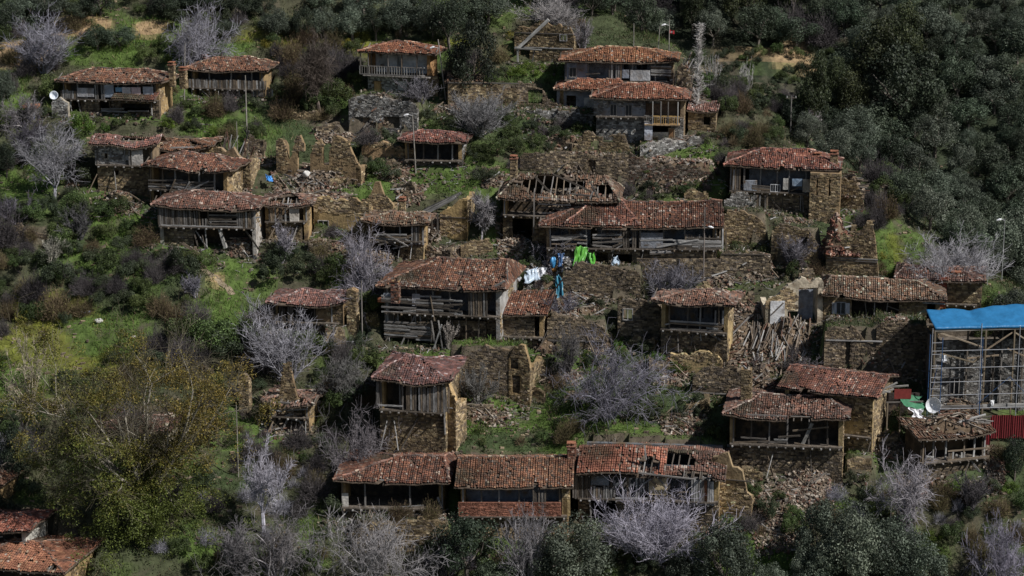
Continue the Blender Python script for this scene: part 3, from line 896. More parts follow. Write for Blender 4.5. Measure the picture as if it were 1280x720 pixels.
h.hboards(128, 190, 134, 139, y=-.4, miss=.4); h.beam(97, 124, 100, 141, w=.2); h.beam(140, 141, 138, 126)
h.chimney(212, 80, 98, y=2.0); h.chimney(224, 86, 100, w=.7, y=2.5)
h.beam(120, 126, 124, 102); h.beam(195, 103, 192, 141, w=.14)

# second from left
h = House('village_house', 'tiled house with grey plank parapet on stilts near top left', 233, 336, 70, 88, 110, 121, short='plank parapet house',
          yaw=-8, posts=[238, 262, 290, 316, 332], rec=1.5, back=(.07, .07, .08), hips=(3, 3), side_cov=.2, lower=None, sag=.15)
h.vboards(234, 334, 99, 110, gap=.02, rag=.1); h.stone_band(245, 328, 112, 123, y=.9); h.beam(262, 110, 262, 119); h.beam(300, 110, 300, 119); h.beam(284, 110, 286, 119)
h.vboards(316, 342, 108, 119, y=-.3, gap=.3); h.chimney(248, 73, 82, w=.5, y=3)

# white house with balustrade
h = House('village_house', 'white walled house with orange tile roof and railed wooden balcony', 452, 546, 52, 67, 94, 122, short='white balcony house', pal='new',
          yaw=-15, posts=[464, 485, 503, 522], rec=1.7, back=PLASTER_WHITE, side=(.42, .24, .11), side_cov=0, hips=(4, 4), sag=.02, lower=PAL_GREY*1.15,
          lower_open=[(467, 477, 103, 121), (497, 509, 101, 113)], back_open=[(487, 494, 73, 92)], over=.9, clutter=0)
h.balusters(452, 530, 83, 93, y=-.75, step=.3, pal=PAL_GREY*1.6, w=.12); h.balusters(528, 533, 83, 93, y=-.6)
g = MB(); g.box(h.x0-.3, h.x1+.2, -.85, .1, h.zf-.12, h.zf, (.3, .27, .24)); g.build('balcony_floor', M['wood'], h.root)
h.door(467, 477, 103, 121, y=.15, colr=(.42, .26, .12)); h.panel(497, 509, 101, 113, (.55, .53, .5), y=.1, name='window_board')
for p in (453, 463, 488, 505, 524): h.beam(p, 67, p, 93, y=-.75, name='post', w=.12)
h.stone_band(530, 548, 94, 120, y=-.05, pal=PAL_OCHRE)

# its retaining wall
ruin_wall('retaining_wall', 'tall grey stone retaining wall with a dark arch below the white balcony house', 436, 522, 123, 168, short='tall retaining wall', pal=PAL_GREY, core=(.17, .15, .13),
          seq=[123, 122, 122, 123, 124, 126, 130], openings=[(443, 462, 147, 168), (462, 480, 153, 168), (480, 500, 146, 160)], fill=4.5, returns=(4, 4), yaw=-10)

# roofless stone tower
t = ruin_wall('ruined_tower', 'roofless brown stone tower with a leaning beam at the top of the village', 643, 717, 30, 77, short='roofless stone tower', seq=[36, 32, 35, 33, 31, 25, 24, 36, 33, 31, 33, 40],
              openings=[(650, 662, 62, 77), (700, 708, 43, 50)], windows=[(700, 708, 43, 50)], returns=(6, 6), bands=(42, 60), yaw=-14, pal=PAL_OCHRE*.9, core=(.2, .14, .08), thick=.5, cat='ruin')
board('leaning_beam', (t['X'](650), -1.0, t['Z'](60)), (t['X'](687), -.6, t['Z'](24)), .35, .2, t['root'], PAL_GREY*1.3)
board('porch_beam', (t['X'](646), -1.2, t['Z'](60)), (t['X'](680), -1.2, t['Z'](61)), .14, .14, t['root'], PAL_GREY)
board('porch_post', (t['X'](650), -1.1, 0), (t['X'](650), -1.1, t['Z'](60)), .2, .2, t['root'], PAL_GREY)
board('porch_post', (t['X'](668), -1.1, 0), (t['X'](671), -1.1, t['Z'](61)), .12, .12, t['root'], PAL_GREY)
bk = MB(); wall_mesh(bk, None, (-t['W']/2, 6, 0), (1, 0, 0), (0, -1, 0), t['W'], -2, t['H']-.9, corecol=(.15, .11, .07), cov=0); bk.build('rear_wall', M['stone'], t['root'])

# big house upper right
h = House('village_house', 'big grey timber house under a wide rusty tile roof, boards missing at right', 700, 846, 58, 77, 101, 121, short='big upper house', yaw=-6,
          posts=[706, 735, 766, 790, 818, 842], rec=1.0, back=(.19, .20, .22), hips=(4.5, 4.5), sag=.12, lower=PAL_STONE, side_cov=.4, side=(.16, .13, .10),
          back_open=[(774, 780, 80, 96), (790, 796, 80, 88), (797, 803, 80, 88)], pal='new')
h.panel(706, 735, 80, 100, (.22, .24, .28), y=-.02, name='plaster_panel'); h.window(712, 720, 86, 97, y=-.06)
h.vboards(762, 776, 80, 99, gap=.1); h.panel(778, 786, 86, 97, (.30, .34, .40), name='shutter_panel'); h.panel(788, 812, 87, 100, (.38, .38, .38), name='board_panel', jit=.08)
h.hboards(813, 838, 81, 97, miss=.08); h.vboards(838, 847, 88, 104, gap=.1); h.hboards(790, 840, 98, 103, miss=.5, chaos=.12)
for p in (772, 812, 836): h.beam(p, 101, p, 121)
# ruined stair end at its right
ruin_wall('ruined_wall', 'crumbling stone end wall with broken boards right of the big upper house', 846, 866, 82, 128, seq=[84, 80, 88, 96, 118], returns=(0, 3), yaw=-10, rag=1, cat='ruin')
heap('board_heap', 'tangle of broken boards hanging off the big upper house', 844, 868, 84, 130, beams=26, stones=60, seed=5, upright=1.0, long_=2.4, depth=1.2, cat='boards', lift=128)

# low roof left of it
h = House('village_house', 'low tiled outhouse tucked against the left of the big upper house', 694, 782, 99, 112, 134, 136, short='low outhouse', yaw=-8, rec=None, hips=(2.5, 1),
          posts=[], lower=PAL_GREY, lower_open=[(706, 722, 119, 134)], back=(.2, .2, .22), sag=.06, lower_cov=.3, lower_core=(.24, .24, .26), pal='new')
h.stone_band(696, 780, 112.5, 134, cov=.3, core=(.22, .23, .25), openings=[(708, 720, 120, 134)], name='front_wall'); h.panel(730, 744, 122, 134, (.45, .42, .38), y=-.15, th=.1, name='pale_slab')

# stone and balcony house in front
h = House('village_house', 'grey stone house with orange roof and small yellow wooden balcony', 739, 860, 104, 124, 146, 176, short='yellow balcony house', yaw=-7, pal='new',
          posts=[], clutter=0, rec=None, hips=(4, 3.5), sag=.05, lower=PAL_GREY, lower_core=(.2, .19, .18), side_cov=.3, side=(.3, .22, .14), lower_open=[(813, 838, 155, 176)])
h.stone_band(742, 806, 124.5, 146, pal=PAL_GREY, core=(.24, .25, .27), cov=.25, openings=[(763, 770, 131, 145), (782, 789, 131, 145)], name='front_wall')
h.window(763, 770, 132, 145); h.window(782, 789, 132, 145)
h.stone_band(806, 848, 124.5, 131, pal=PAL_GREY, core=(.3, .22, .15), cov=.1, y=.9, name='inner_wall'); h.stone_band(806, 848, 131, 146, core=(.2, .13, .09), cov=0, y=1.0, name='inner_wall')
h.balusters(816, 848, 143, 153, y=-1.0, step=.24, pal=np.array([[.55, .36, .14], [.48, .30, .12]]))
for p in (816, 826, 835, 847): h.beam(p, 125, p, 153, y=-1.0, w=.13, name='post', pal=PAL_GREY*1.5)
h.panel(806, 816, 151, 173, (.5, .52, .58), y=-.9, name='stair_side'); h.balusters(806, 815, 143, 150, y=-.9, pal=PAL_WOOD)
g = MB(); g.box(h.X(806), h.X(849), -1.1, .9, h.Z(154.5), h.Z(153), (.35, .25, .15)); g.build('balcony_floor', M['wood'], h.root)
h.panel(815, 835, 164, 175, (.5, .45, .38), y=-.4, th=.1, name='pale_wall'); h.door(836, 842, 160, 176, y=-.1, colr=(.3, .17, .09))
ruin_wall('terrace_wall', 'pale curved terrace wall under the yellow balcony house', 800, 880, 176, 190, pal=PAL_GREY*1.2, core=(.3, .28, .25), seq=[178, 177, 176, 175, 173], fill=2.5, yaw=6)
h = House('stone_hut', 'tiny stone hut right of the yellow balcony house', 858, 896, 133, 139, 160, 163, short='tiny stone hut', yaw=-10, rec=None, posts=[], roof='shed', half=1.6, lower=PAL_OCHRE, pal='pale', cat='hut', over=.3, side_cov=.9, lower_open=[(880, 888, 146, 158)])
h.stone_band(860, 894, 139, 161, pal=PAL_OCHRE*.8, openings=[(879, 887, 146, 156)], name='front_wall')

# terrace walls of the upper right
ruin_wall('terrace_wall', 'long grey terrace wall between the tower and the yellow balcony house', 650, 742, 138, 153, seq=[139, 138, 139, 138, 140, 142], fill=3, yaw=-3, short='long terrace wall', pal=PAL_GREY*.8)
ruin_wall('ruined_wall', 'low broken stone wall with a dark niche behind the long terrace wall', 640, 700, 104, 133, seq=[106, 104, 106, 112, 124, 130], openings=[(660, 678, 112, 130)], yaw=-6, returns=(0, 3))
ruin_wall('terrace_wall', 'stone wall with timber boards below the tall dark olive', 560, 650, 102, 132, seq=[103, 102, 104, 104, 108, 112], fill=3, yaw=-5, pal=PAL_OCHRE, core=(.22, .15, .09), windows=(), bands=(104,))
h = House('plank_shed', 'dark plank shed with a flat twig roof right of the white balcony house', 556, 602, 100, 104, 126, 128, short='plank shed', yaw=-6, roof='shed', half=1.6, rec=None, posts=[558, 570, 585, 600], cat='shed', pal='pale', over=.3, lower=None, miss=.6)
h.vboards(572, 598, 105, 126, gap=.05)

# ruined terraces centre right
ruin_wall('ruined_wall', 'ruined stone wall with window gap under the terrace of the yellow balcony house', 715, 790, 166, 202, seq=[182, 170, 166, 172, 170, 168, 166, 196], openings=[(753, 766, 171, 178), (738, 748, 176, 188)], returns=(3, 3), yaw=-8, rag=.8, short='windowed ruin', pal=PAL_OCHRE*.8, cat='ruin')
ruin_wall('terrace_wall', 'wide brown terrace wall under the windowed ruin', 650, 785, 192, 219, seq=[195, 192, 193, 192, 194, 196, 193, 192], fill=2.8, yaw=-4, short='wide brown terrace', openings=[(735, 744, 200, 219)])
ruin_wall('terrace_wall', 'broken reddish terrace wall left of the corner tower house', 782, 892, 200, 228, seq=[192, 198, 203, 205, 208, 207, 212, 216], fill=2.2, yaw=-2, short='broken terrace', pal=PAL_RUBBLE*.6, rag=.7)
heap('rubble_heap', 'fallen stones along the broken reddish terrace', 800, 900, 205, 232, beams=6, stones=500, seed=9, depth=2)

# corner tower house
h = House('village_house', 'house with a lit ochre corner tower and tall chimney at upper right', 906, 1046, 185, 210, 240, 262, short='corner tower house', yaw=-10, posts=[912, 930, 950, 970, 985, 1005],
          rec=1.3, back=(.16, .17, .19), hips=(4, 3.5), side_cov=.5, side=(.30, .21, .12), back_open=[(918, 930, 216, 236)], sag=.1)
h.panel(930, 946, 226, 239, (.3, .32, .35), name='broken_panel', jit=.1); h.hboards(940, 962, 231, 241, miss=.2, chaos=.1); h.window(963, 974, 231, 239, y=-.2, bars=3, frame=(.5, .5, .5))
h.panel(978, 984, 222, 236, (.5, .48, .44), name='pale_panel'); h.panel(989, 1001, 222, 231, (.3, .4, .52), name='blue_panel'); h.panel(1002, 1012, 222, 238, (.45, .4, .33), name='pale_panel'); h.vboards(912, 930, 212, 238, gap=.5)
h.vboards(938, 962, 242, 262, gap=.45); h.beam(978, 240, 978, 262); h.beam(1000, 240, 1000, 262)
h.stone_band(1011, 1048, 212, 284, pal=PAL_OCHRE*1.05, core=(.33, .23, .13), y=-1.2, thick=1.6, cov=.85, openings=[(1019, 1020.5, 218, 240), (1034, 1036, 218, 240)], name='corner_tower')
h.stone_band(908, 1012, 262, 288, y=-.3, thick=.6, prof=lambda u: 0*u-.1+.15*np.sin(u*3))
h.chimney(1018, 193, 206, y=2.0, w=.7); h.chimney(1038, 190, 208, y=1.2, w=.75)
h = ruin_wall('ruined_wall', 'collapsed stone outhouse with splintered timber right of the corner tower', 1048, 1078, 222, 262, seq=[224, 222, 228, 226, 236, 250], returns=(0, 3), yaw=-14, pal=PAL_OCHRE*.8, cat='ruin', short='collapsed outhouse')
heap('timber_heap', 'splintered roof timbers on the collapsed outhouse', 1048, 1084, 214, 246, beams=26, stones=80, seed=12, depth=2, long_=2.6, cat='timber', upright=.2, lift=262)

# stacked stone terraces below corner tower house
ruin_wall('terrace_wall', 'sunlit brown terrace wall left of the dark stairway gap', 903, 956, 266, 306, seq=[268, 266, 267, 266, 270, 276], fill=3.5, yaw=-6, returns=(0, 3), pal=PAL_OCHRE*.8, core=(.2, .145, .09), short='brown terrace block')
ruin_wall('terrace_wall', 'small pale stone terrace with rubble top under the corner tower house', 905, 945, 240, 262, seq=[246, 243, 241, 244, 250], yaw=-6, mark=False, pal=PAL_GREY)
ruin_wall('terrace_wall', 'ochre stone terrace above the bramble hollow', 964, 1022, 283, 330, seq=[288, 284, 286, 285, 292, 300], fill=3, yaw=-8, pal=PAL_OCHRE*.7, short='ochre terrace', openings=[(1000, 1008, 296, 312)])
ruin_wall('terrace_wall', 'lower brown terrace wall beside the big double roof house', 900, 962, 316, 348, seq=[318, 316, 318, 317, 320], fill=3, yaw=-6, short='lower brown terrace', returns=(0, 2), bands=(318,))
# small ruin right
r = ruin_wall('ruined_house', 'small roofless stone house with a patch of tiles left of the yellow-green bank', 1033, 1096, 290, 345, seq=[302, 300, 299, 298, 296, 292, 276, 276, 330], openings=[(1036, 1044, 305, 325)], returns=(4, 4), yaw=-14, pal=PAL_OCHRE, core=(.24, .17, .1), short='small roofless house', cat='ruin', bands=(323, 326), windows=())
heap('timber_heap', 'slumped tiles and planks on top of the small roofless house', 1026, 1082, 282, 318, beams=22, stones=350, pal=PAL_TILE*1.2, seed=14, depth=2.2, long_=2.8, cat='timber', lift=345)

# ---------------------------------------------------- left cluster
h = House('village_house', 'ruined stone house with patchy white plaster, leftmost of the left cluster', 116, 200, 169, 181, 206, 240, short='patchy plaster house', yaw=-6, posts=[122, 140, 158, 176, 192], rec=1.2, pal='pale',
          holes=[(.6, .75, .22, .35)], roof='gable', lower_open=[(145, 149, 213, 219)], back=(.3, .25, .18), sag=.3, side=(.22, .16, .1), lower=PAL_OCHRE*.8, miss=.06)
h.stone_band(120, 165, 184, 207, pal=PAL_GREY*1.3, core=(.42, .37, .29), cov=.45, openings=[(132, 136, 192, 199)], name='front_wall'); h.vboards(165, 172, 186, 207, gap=.1); h.panel(168, 182, 186, 206, (.45, .42, .38), name='pale_panel')
h = House('village_house', 'broken roof at the back of the left cluster', 184, 264, 171, 185, 200, 214, short='back roof', yaw=-8, rec=1.0, holes=[(.85, .6, .2, .4)], lower_cov=.4, sag=.25, half=3, pal='tile', miss=.03)
r = ruin_wall('ruined_wall', 'splintered wall fragments right of the left cluster', 262, 314, 178, 234, seq=[188, 182, 186, 192, 184, 196, 200, 190], openings=[(278, 288, 196, 212)], yaw=-14, pal=PAL_OCHRE, core=(.25, .18, .11), returns=(0, 3), cov=.7, cat='ruin', short='splintered wall', rag=1)
heap('timber_heap', 'upright splintered timbers leaning on the splintered wall', 264, 318, 182, 240, beams=34, stones=150, seed=21, depth=1.5, upright=1.2, long_=3.6, cat='timber')
h = House('village_house', 'tiled house with an open broken gallery on tall stilts in the left cluster', 180, 292, 188, 211, 238, 262, short='stilted gallery house', yaw=-14, posts=[187, 203, 219, 237, 250, 270], rec=1.7, back=(.10, .09, .08), sag=.22,
          hips=(3.8, 3), side_cov=.5, lower=None)
h.hboards(186, 236, 225, 239, miss=.25, chaos=.1); h.hboards(220, 270, 222, 238, miss=.3, chaos=.14, y=-.3)
for p in (187, 201, 221, 243, 262): h.beam(p, 238, p+random.uniform(-2, 2), 262, w=.16)
h.stone_band(186, 270, 240, 264, y=1.4); h.lean_boards([(205, 262, 222, 224), (226, 250, 240, 226), (240, 236, 264, 224), (232, 244, 260, 233)])
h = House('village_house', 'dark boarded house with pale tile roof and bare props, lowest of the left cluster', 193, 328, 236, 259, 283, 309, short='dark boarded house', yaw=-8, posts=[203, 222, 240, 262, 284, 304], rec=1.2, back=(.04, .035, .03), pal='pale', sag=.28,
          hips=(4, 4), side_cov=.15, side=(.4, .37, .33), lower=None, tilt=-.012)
h.vboards(200, 240, 257, 282, gap=.15, pal=PAL_DARKWOOD); h.vboards(240, 252, 262, 283, gap=.02); h.vboards(256, 266, 272, 283, gap=.02); h.hboards(264, 300, 262, 283, pal=PAL_DARKWOOD); h.vboards(300, 322, 262, 283, gap=.05)
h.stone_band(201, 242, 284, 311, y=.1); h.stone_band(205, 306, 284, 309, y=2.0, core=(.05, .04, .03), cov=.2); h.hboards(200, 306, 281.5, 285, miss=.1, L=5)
h.beam(258, 284, 259, 309, w=.22); h.beam(276, 284, 283, 309, w=.45, t=.3, pal=PAL_GREY*1.2); h.beam(243, 286, 248, 309, w=.25); h.beam(231, 302, 262, 322, y=-1, w=.3)

# ruins centre left
ruin_wall('ruined_wall', 'jagged lit ochre ruin walls with charred timber posts', 345, 452, 172, 224, seq=[176, 174, 205, 176, 172, 200, 178, 176, 196, 172, 168, 178, 196, 205], openings=[(372, 388, 190, 224), (404, 412, 182, 206)], yaw=-12, returns=(3, 5), pal=PAL_OCHRE*1.15, core=(.27, .19, .105), cov=.6, cat='ruin', short='jagged ochre ruin', rag=1)
ruin_wall('ruined_wall', 'low ochre wall with dark rubble behind the leaning lamp post', 452, 520, 178, 200, seq=[180, 182, 178, 182, 186, 182], yaw=-8, returns=(0, 4), pal=PAL_OCHRE, core=(.3, .2, .11), cov=.6, fill=3, cat='ruin', mark=False)
for (a, b, t_, bs, sd_, lb) in ((330, 420, 205, 262, 31, 'great tangle of fallen roof beams and tiles in the middle of the ruins'), (372, 446, 196, 236, 32, 'smaller tangle of beams against the jagged ochre ruin')):
    heap('timber_heap', lb, a, b, t_, bs, beams=55, stones=500, seed=sd_, depth=3.5, long_=3.4, cat='timber')
h = House('ruined_house', 'collapsed house with torn plaster below the great beam tangle', 326, 392, 238, 256, 276, 300, short='torn plaster house', yaw=-4, posts=[340, 366, 388], rec=1.2, holes=[(.5, .5, .3, .35)], pal='pale', sag=.5, miss=.12, lower=PAL_OCHRE*.7,
          lower_open=[(378, 388, 268, 300)], cat='ruin', side_cov=.2, half=2.6)
h.panel(364, 376, 256, 276, (.52, .48, .42), name='torn_plaster', jit=.2); h.vboards(336, 364, 256, 278, gap=.5)
ruin_wall('ruined_wall', 'sunlit ochre plaster wall with one square window', 392, 462, 248, 286, seq=[250, 250, 249, 250, 249, 250, 248], openings=[(398, 410, 277, 285)], windows=[(398, 410, 277, 285)], yaw=-10, returns=(3, 3), pal=PAL_OCHRE*1.1, core=(.33, .24, .12), cov=.45, fill=0, cat='ruin', short='ochre plaster wall')
ruin_wall('ruined_wall', 'ochre stone wall with a tall square chimney stub', 452, 492, 244, 276, seq=[248, 250, 246, 228, 228, 246, 248, 252], yaw=-10, pal=PAL_OCHRE, core=(.28, .2, .11), cov=.7, returns=(0, 2), cat='ruin', mark=False, short='chimney stub')
# small tiled roof by lamp pole
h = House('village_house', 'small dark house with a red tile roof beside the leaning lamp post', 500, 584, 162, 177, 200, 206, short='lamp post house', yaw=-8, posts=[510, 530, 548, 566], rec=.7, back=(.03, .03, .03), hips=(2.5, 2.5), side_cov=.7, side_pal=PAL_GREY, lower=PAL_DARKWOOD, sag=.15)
# lean-to pair
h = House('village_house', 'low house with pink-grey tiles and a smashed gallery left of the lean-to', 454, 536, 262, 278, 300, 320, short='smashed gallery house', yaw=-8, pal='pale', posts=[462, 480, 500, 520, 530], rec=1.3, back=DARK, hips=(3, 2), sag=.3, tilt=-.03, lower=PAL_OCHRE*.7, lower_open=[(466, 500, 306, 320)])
h.hboards(468, 516, 292, 304, miss=.25, chaos=.12); h.vboards(516, 530, 280, 304, gap=.05); h.chimney(498, 250, 262, y=2.5, w=.6)
h.lean_boards([(470, 294, 500, 308), (480, 290, 512, 306), (474, 306, 508, 296), (492, 310, 530, 300)])
l = ruin_wall('ruined_wall', 'ochre gable wall of the lean-to with sloping plank roof edge', 550, 584, 250, 300, seq=[266, 260, 255, 249, 248], yaw=-12, pal=PAL_OCHRE*1.2, core=(.42, .3, .14), cov=.3, returns=(4, 4), cat='ruin', short='lean-to gable', bands=(272,))
for i in range(6): board('roof_plank', (l['X'](528)-.1*i, .2+.5*i, l['Z'](271)), (l['X'](570), .2+.5*i, l['Z'](247)), .3, .06, l['root'], PAL_GREY)
for p in (532, 540, 547): board('post', (l['X'](p), 0, 0), (l['X'](p), 0, l['Z'](268)), .16, .16, l['root'], PAL_WOOD)

# tilted collapsed roof left of double roof house
h = House('ruined_house', 'collapsed house with a pale slate roof sheet sliding off its left side', 622, 772, 216, 250, 270, 305, short='collapsed slate house', yaw=-6, posts=[630, 668, 700, 735, 758], rec=1.6, back=(.05, .04, .03), pal='pale', sag=.22, holes=[(.45, .6, .3, .42), (.85, .4, .1, .2)],
          miss=.1, hips=(2.2, 2.0), cat='ruin', lower=PAL_OCHRE*.7, lower_open=[(640, 665, 275, 305)], half=3.6)
h.hboards(672, 740, 240, 266, miss=.5, chaos=.25); h.chimney(638, 200, 220, y=2.5, w=.7)
h.beam(690, 218, 738, 238, w=.2); h.beam(736, 226, 748, 248, w=.2); h.beam(668, 222, 686, 240, w=.22); h.beam(668, 240, 668, 290, w=.2, y=-1)
heap('timber_heap', 'snarl of beams and broken tiles on the collapsed slate house', 680, 772, 224, 262, beams=44, stones=350, seed=41, depth=3, long_=3.2, cat='timber', lift=298)
heap('rubble_heap', 'rubble under the collapsed slate house', 616, 662, 282, 318, beams=12, stones=350, seed=42, depth=2.5)

# the double roof house
h = HD = House('village_house', 'long house under two joined red tile roofs with a ragged board gallery', 676, 902, 250, 284, 310, 346, short='double roof house', yaw=-4, posts=[688, 712, 733, 752, 776, 798, 829, 855, 878, 896], rec=1.5, back=(.13, .14, .16), sag=.14,
          hips=(5.0, .2), side=(.24, .18, .11), side_cov=.4, lower_open=[(745, 760, 316, 346), (765, 790, 318, 346)], back_open=[(733, 741, 287, 309), (818, 824, 288, 306)], half=4.6, over=.8, oc=0.0)
h.make_roof('hip', h.X(706), h.X(800), -.6, h.D+.9, h.ze+.25, h.hr+.35, (3.5, 2.5), (), (), (), h.warp, PAL_TILE, .01)
h.hboards(690, 734, 293, 306, miss=.25, chaos=.12); h.hboards(741, 778, 290, 307, miss=.2, chaos=.14); h.vboards(780, 800, 286, 309, gap=.3, pal=PAL_DARKWOOD)
h.hboards(800, 900, 296, 310, miss=.12, chaos=.05, L=4.5); h.panel(801, 828, 290, 309, (.22, .23, .25), name='board_panel'); h.vboards(856, 898, 292, 310, gap=.3)
h.vboards(898, 906, 285, 310, gap=.05); h.lean_boards([(764, 314, 792, 296), (700, 306, 726, 294), (820, 308, 872, 298), (812, 316, 842, 314)])
h.panel(812, 838, 312, 315, (.4, .38, .36), name='hanging_board'); h.stone_band(796, 900, 322, 348, y=-.5, thick=.5); h.brackets(800, 896, 311, 320, 5)

# ---------------------------------------------------- middle band
h = House('village_house', 'large house with a steep sunlit tile roof and two tiers of torn planks', 474, 632, 321, 361, 392, 432, short='torn plank house', yaw=-12, posts=[482, 500, 521, 542, 563, 590, 606], rec=1.4, back=(.10, .10, .11), sag=.12, hips=(5.5, .8),
          lower=None, side=(.34, .33, .31), side_cov=.2, half=5.0, tilt=.016, pal='tile')
h.hboards(478, 522, 372, 393, miss=.12, chaos=.1); h.hboards(522, 580, 370, 392, miss=.25, chaos=.12); h.panel(517, 527, 368, 383, (.34, .34, .36), name='board_panel'); h.panel(480, 497, 369, 381, (.3, .32, .35), y=-.2, mat='cloth', name='hanging_cloth'); h.panel(473, 482, 375, 381, (.42, .16, .08), y=-.25, mat='cloth', name='hanging_cloth', label='orange red cloth')
h.hboards(481, 541, 403, 426, miss=.06, chaos=.06); h.vboards(588, 600, 363, 392, gap=.02); h.vboards(600, 610, 360, 392, gap=.05)
for p in (482, 541, 564, 584, 600): h.beam(p, 392, p+random.uniform(-1.5, 1.5), 428, w=.2)
for p in (492, 498, 515, 520, 526): h.beam(p, 392, p+random.uniform(-2, 2), 406, w=.14)
h.beam(540, 368, 545, 400, w=.22, y=-.4); h.beam(541, 400, 546, 432, w=.18, y=-.5); h.beam(551, 398, 556, 434, w=.16, y=-.9); h.beam(570, 390, 582, 377, w=.14); h.beam(542, 404, 568, 408, w=.14)
h.lean_boards([(545, 434, 556, 402), (548, 434, 544, 408), (566, 430, 572, 410)], y=-.9); h.stone_band(484, 612, 394, 436, y=1.6, core=(.1, .08, .06)); h.stone_band(560, 606, 402, 440, y=.8)
h.chimney(500, 355, 372, y=-1.5, w=.8, pal=PAL_TILE, cap=False)
h.beam(607, 362, 632, 348, y=-.1, w=.2); h.beam(632, 336, 633, 362, w=.15, y=1)
h = House('lean_to', 'dark stone lean-to with a brown tile roof right of the torn plank house', 604, 684, 361, 393, 420, 432, short='stone lean-to', cat='shed', yaw=-10, roof='shed', half=2.5, posts=[], rec=None, sag=.1, lower=PAL_STONE*.8, over=.5)
h.stone_band(606, 668, 396, 436, name='front_wall', openings=[])
h.beam(600, 393, 662, 395, w=.2); h.beam(600, 393, 600, 418, w=.3)
ruin_wall('terrace_wall', 'brown earth-filled terrace wall under the stone lean-to', 560, 660, 432, 492, seq=[460, 450, 440, 434, 436, 440, 446], fill=3, yaw=-4, short='brown terrace face', pal=PAL_STONE*.9, core=(.15, .11, .07), cov=.75)
ruin_wall('ruined_wall', 'tall jagged ochre wall end standing in the green terrace', 636, 662, 432, 504, seq=[450, 436, 432, 434, 452], openings=[(638, 648, 448, 462), (640, 650, 470, 492)], yaw=-18, returns=(0, 5), pal=PAL_OCHRE, core=(.27, .19, .1), rpal=PAL_OCHRE, cat='ruin', short='jagged wall end', rag=1)

h = House('village_house', 'small house with drooping pale roof half hidden by bare trees', 336, 432, 358, 379, 402, 412, short='drooping roof house', yaw=-10, pal='pale', posts=[350, 372, 394, 416], rec=1.2, back=DARK, hips=(3.5, 3.5), sag=.3, side_cov=.5)
h.stone_band(396, 430, 378, 410, pal=PAL_OCHRE*.8, cov=.7, core=(.2, .14, .08)); h.vboards(340, 372, 382, 404, gap=.3, pal=PAL_DARKWOOD)
ruin_wall('chimney_stack', 'tall narrow stone chimney stack right of the drooping roof house', 434, 446, 362, 418, seq=[364, 361, 363], yaw=-14, returns=(0, 1.0), pal=PAL_OCHRE, core=(.3, .2, .11), cat='chimney', short='chimney stack', thick=.9, mark=False)

h = House('village_house', 'small square house with curved pale roof above a brown stone base', 468, 564, 441, 477, 513, 560, short='small square house', yaw=-10, pal='pale', posts=[474, 500, 520, 545, 558], rec=1.6, back=DARK, hips=(2.4, 4.0), sag=.25, lower=PAL_OCHRE*.75, lower_core=(.15, .11, .065),
          side=(.30, .21, .1), side_cov=.6, half=4.6, holes=[(.33, .12, .03, .06)])
h.vboards(505, 562, 480, 512, gap=.06); h.beam(473, 480, 473, 512, w=.4, t=.3, pal=PAL_GREY*1.2); h.hboards(474, 505, 506, 512, miss=.2); h.beam(556, 513, 557, 540, w=.2)
ruin_wall('ruined_wall', 'short lit ochre wall against the right of the small square house', 560, 570, 478, 560, seq=[480, 490, 500], yaw=-30, pal=PAL_OCHRE*1.2, core=(.4, .28, .14), returns=(0, 2), cat='ruin', mark=False)

h = House('village_house', 'porch house with a crooked rail on posts and a lit ochre right wall', 818, 916, 359, 380, 413, 452, short='crooked rail house', yaw=-16, pal='pale', posts=[836, 859, 874, 896], rec=1.6, back=(.11, .11, .12), sag=.2, hips=(4, 3), side=(.38, .28, .14), side_cov=.45,
          lower=PAL_STONE*.8, back_open=[(862, 869, 386, 402), (880, 890, 390, 402)], tilt=.01, over=.9)
h.hboards(838, 902, 401, 406, miss=.1, chaos=.04, L=6); h.hboards(838, 902, 410, 415, miss=.2, chaos=.06, L=5); h.beam(863, 424, 876, 408, w=.18); h.beam(874, 408, 876, 425, w=.15); h.beam(890, 418, 902, 404, w=.2); h.beam(864, 432, 866, 415, w=.1)
h.vboards(893, 902, 383, 402, gap=.05)
ruin_wall('ruined_wall', 'dark stone ruin with a framed square window left of the crooked rail house', 772, 824, 376, 424, seq=[377, 374, 378, 376, 380, 378], openings=[(779, 790, 387, 400)], windows=[(779, 790, 387, 400)], yaw=-8, returns=(3, 3), cat='ruin', short='framed window ruin', rag=.4, pal=PAL_STONE*.9)
ruin_wall('terrace_wall', 'ochre walled base with a beam end under the crooked rail house', 838, 902, 440, 466, seq=[441, 444, 441, 440, 443], fill=2.2, yaw=-10, pal=PAL_OCHRE*1.1, core=(.36, .27, .14), cov=.5, mark=False)
ruin_wall('ruined_wall', 'long dark stone wall with a plank lintel above the silver fig', 684, 756, 393, 436, seq=[396, 394, 397, 398, 404, 402], openings=[(690, 720, 424, 434)], yaw=-6, cat='ruin', short='plank lintel wall', fill=3, bands=(426,), returns=(2, 0))
heap('timber_heap', 'fallen grey beams on top of the plank lintel wall', 684, 764, 372, 404, beams=30, stones=250, seed=51, depth=3, long_=3.0, cat='timber')
heap('timber_heap', 'beams leaning against the left end of the plank lintel wall', 668, 696, 396, 446, beams=14, stones=40, seed=52, depth=1.2, upright=1.1, long_=4.5, cat='timber')
ruin_wall('terrace_wall', 'shadowed stone terrace wall under the coloured junk heap', 700, 800, 330, 372, seq=[346, 334, 330, 332, 336, 340], fill=3, yaw=-4, short='junk terrace', pal=PAL_STONE*.85)

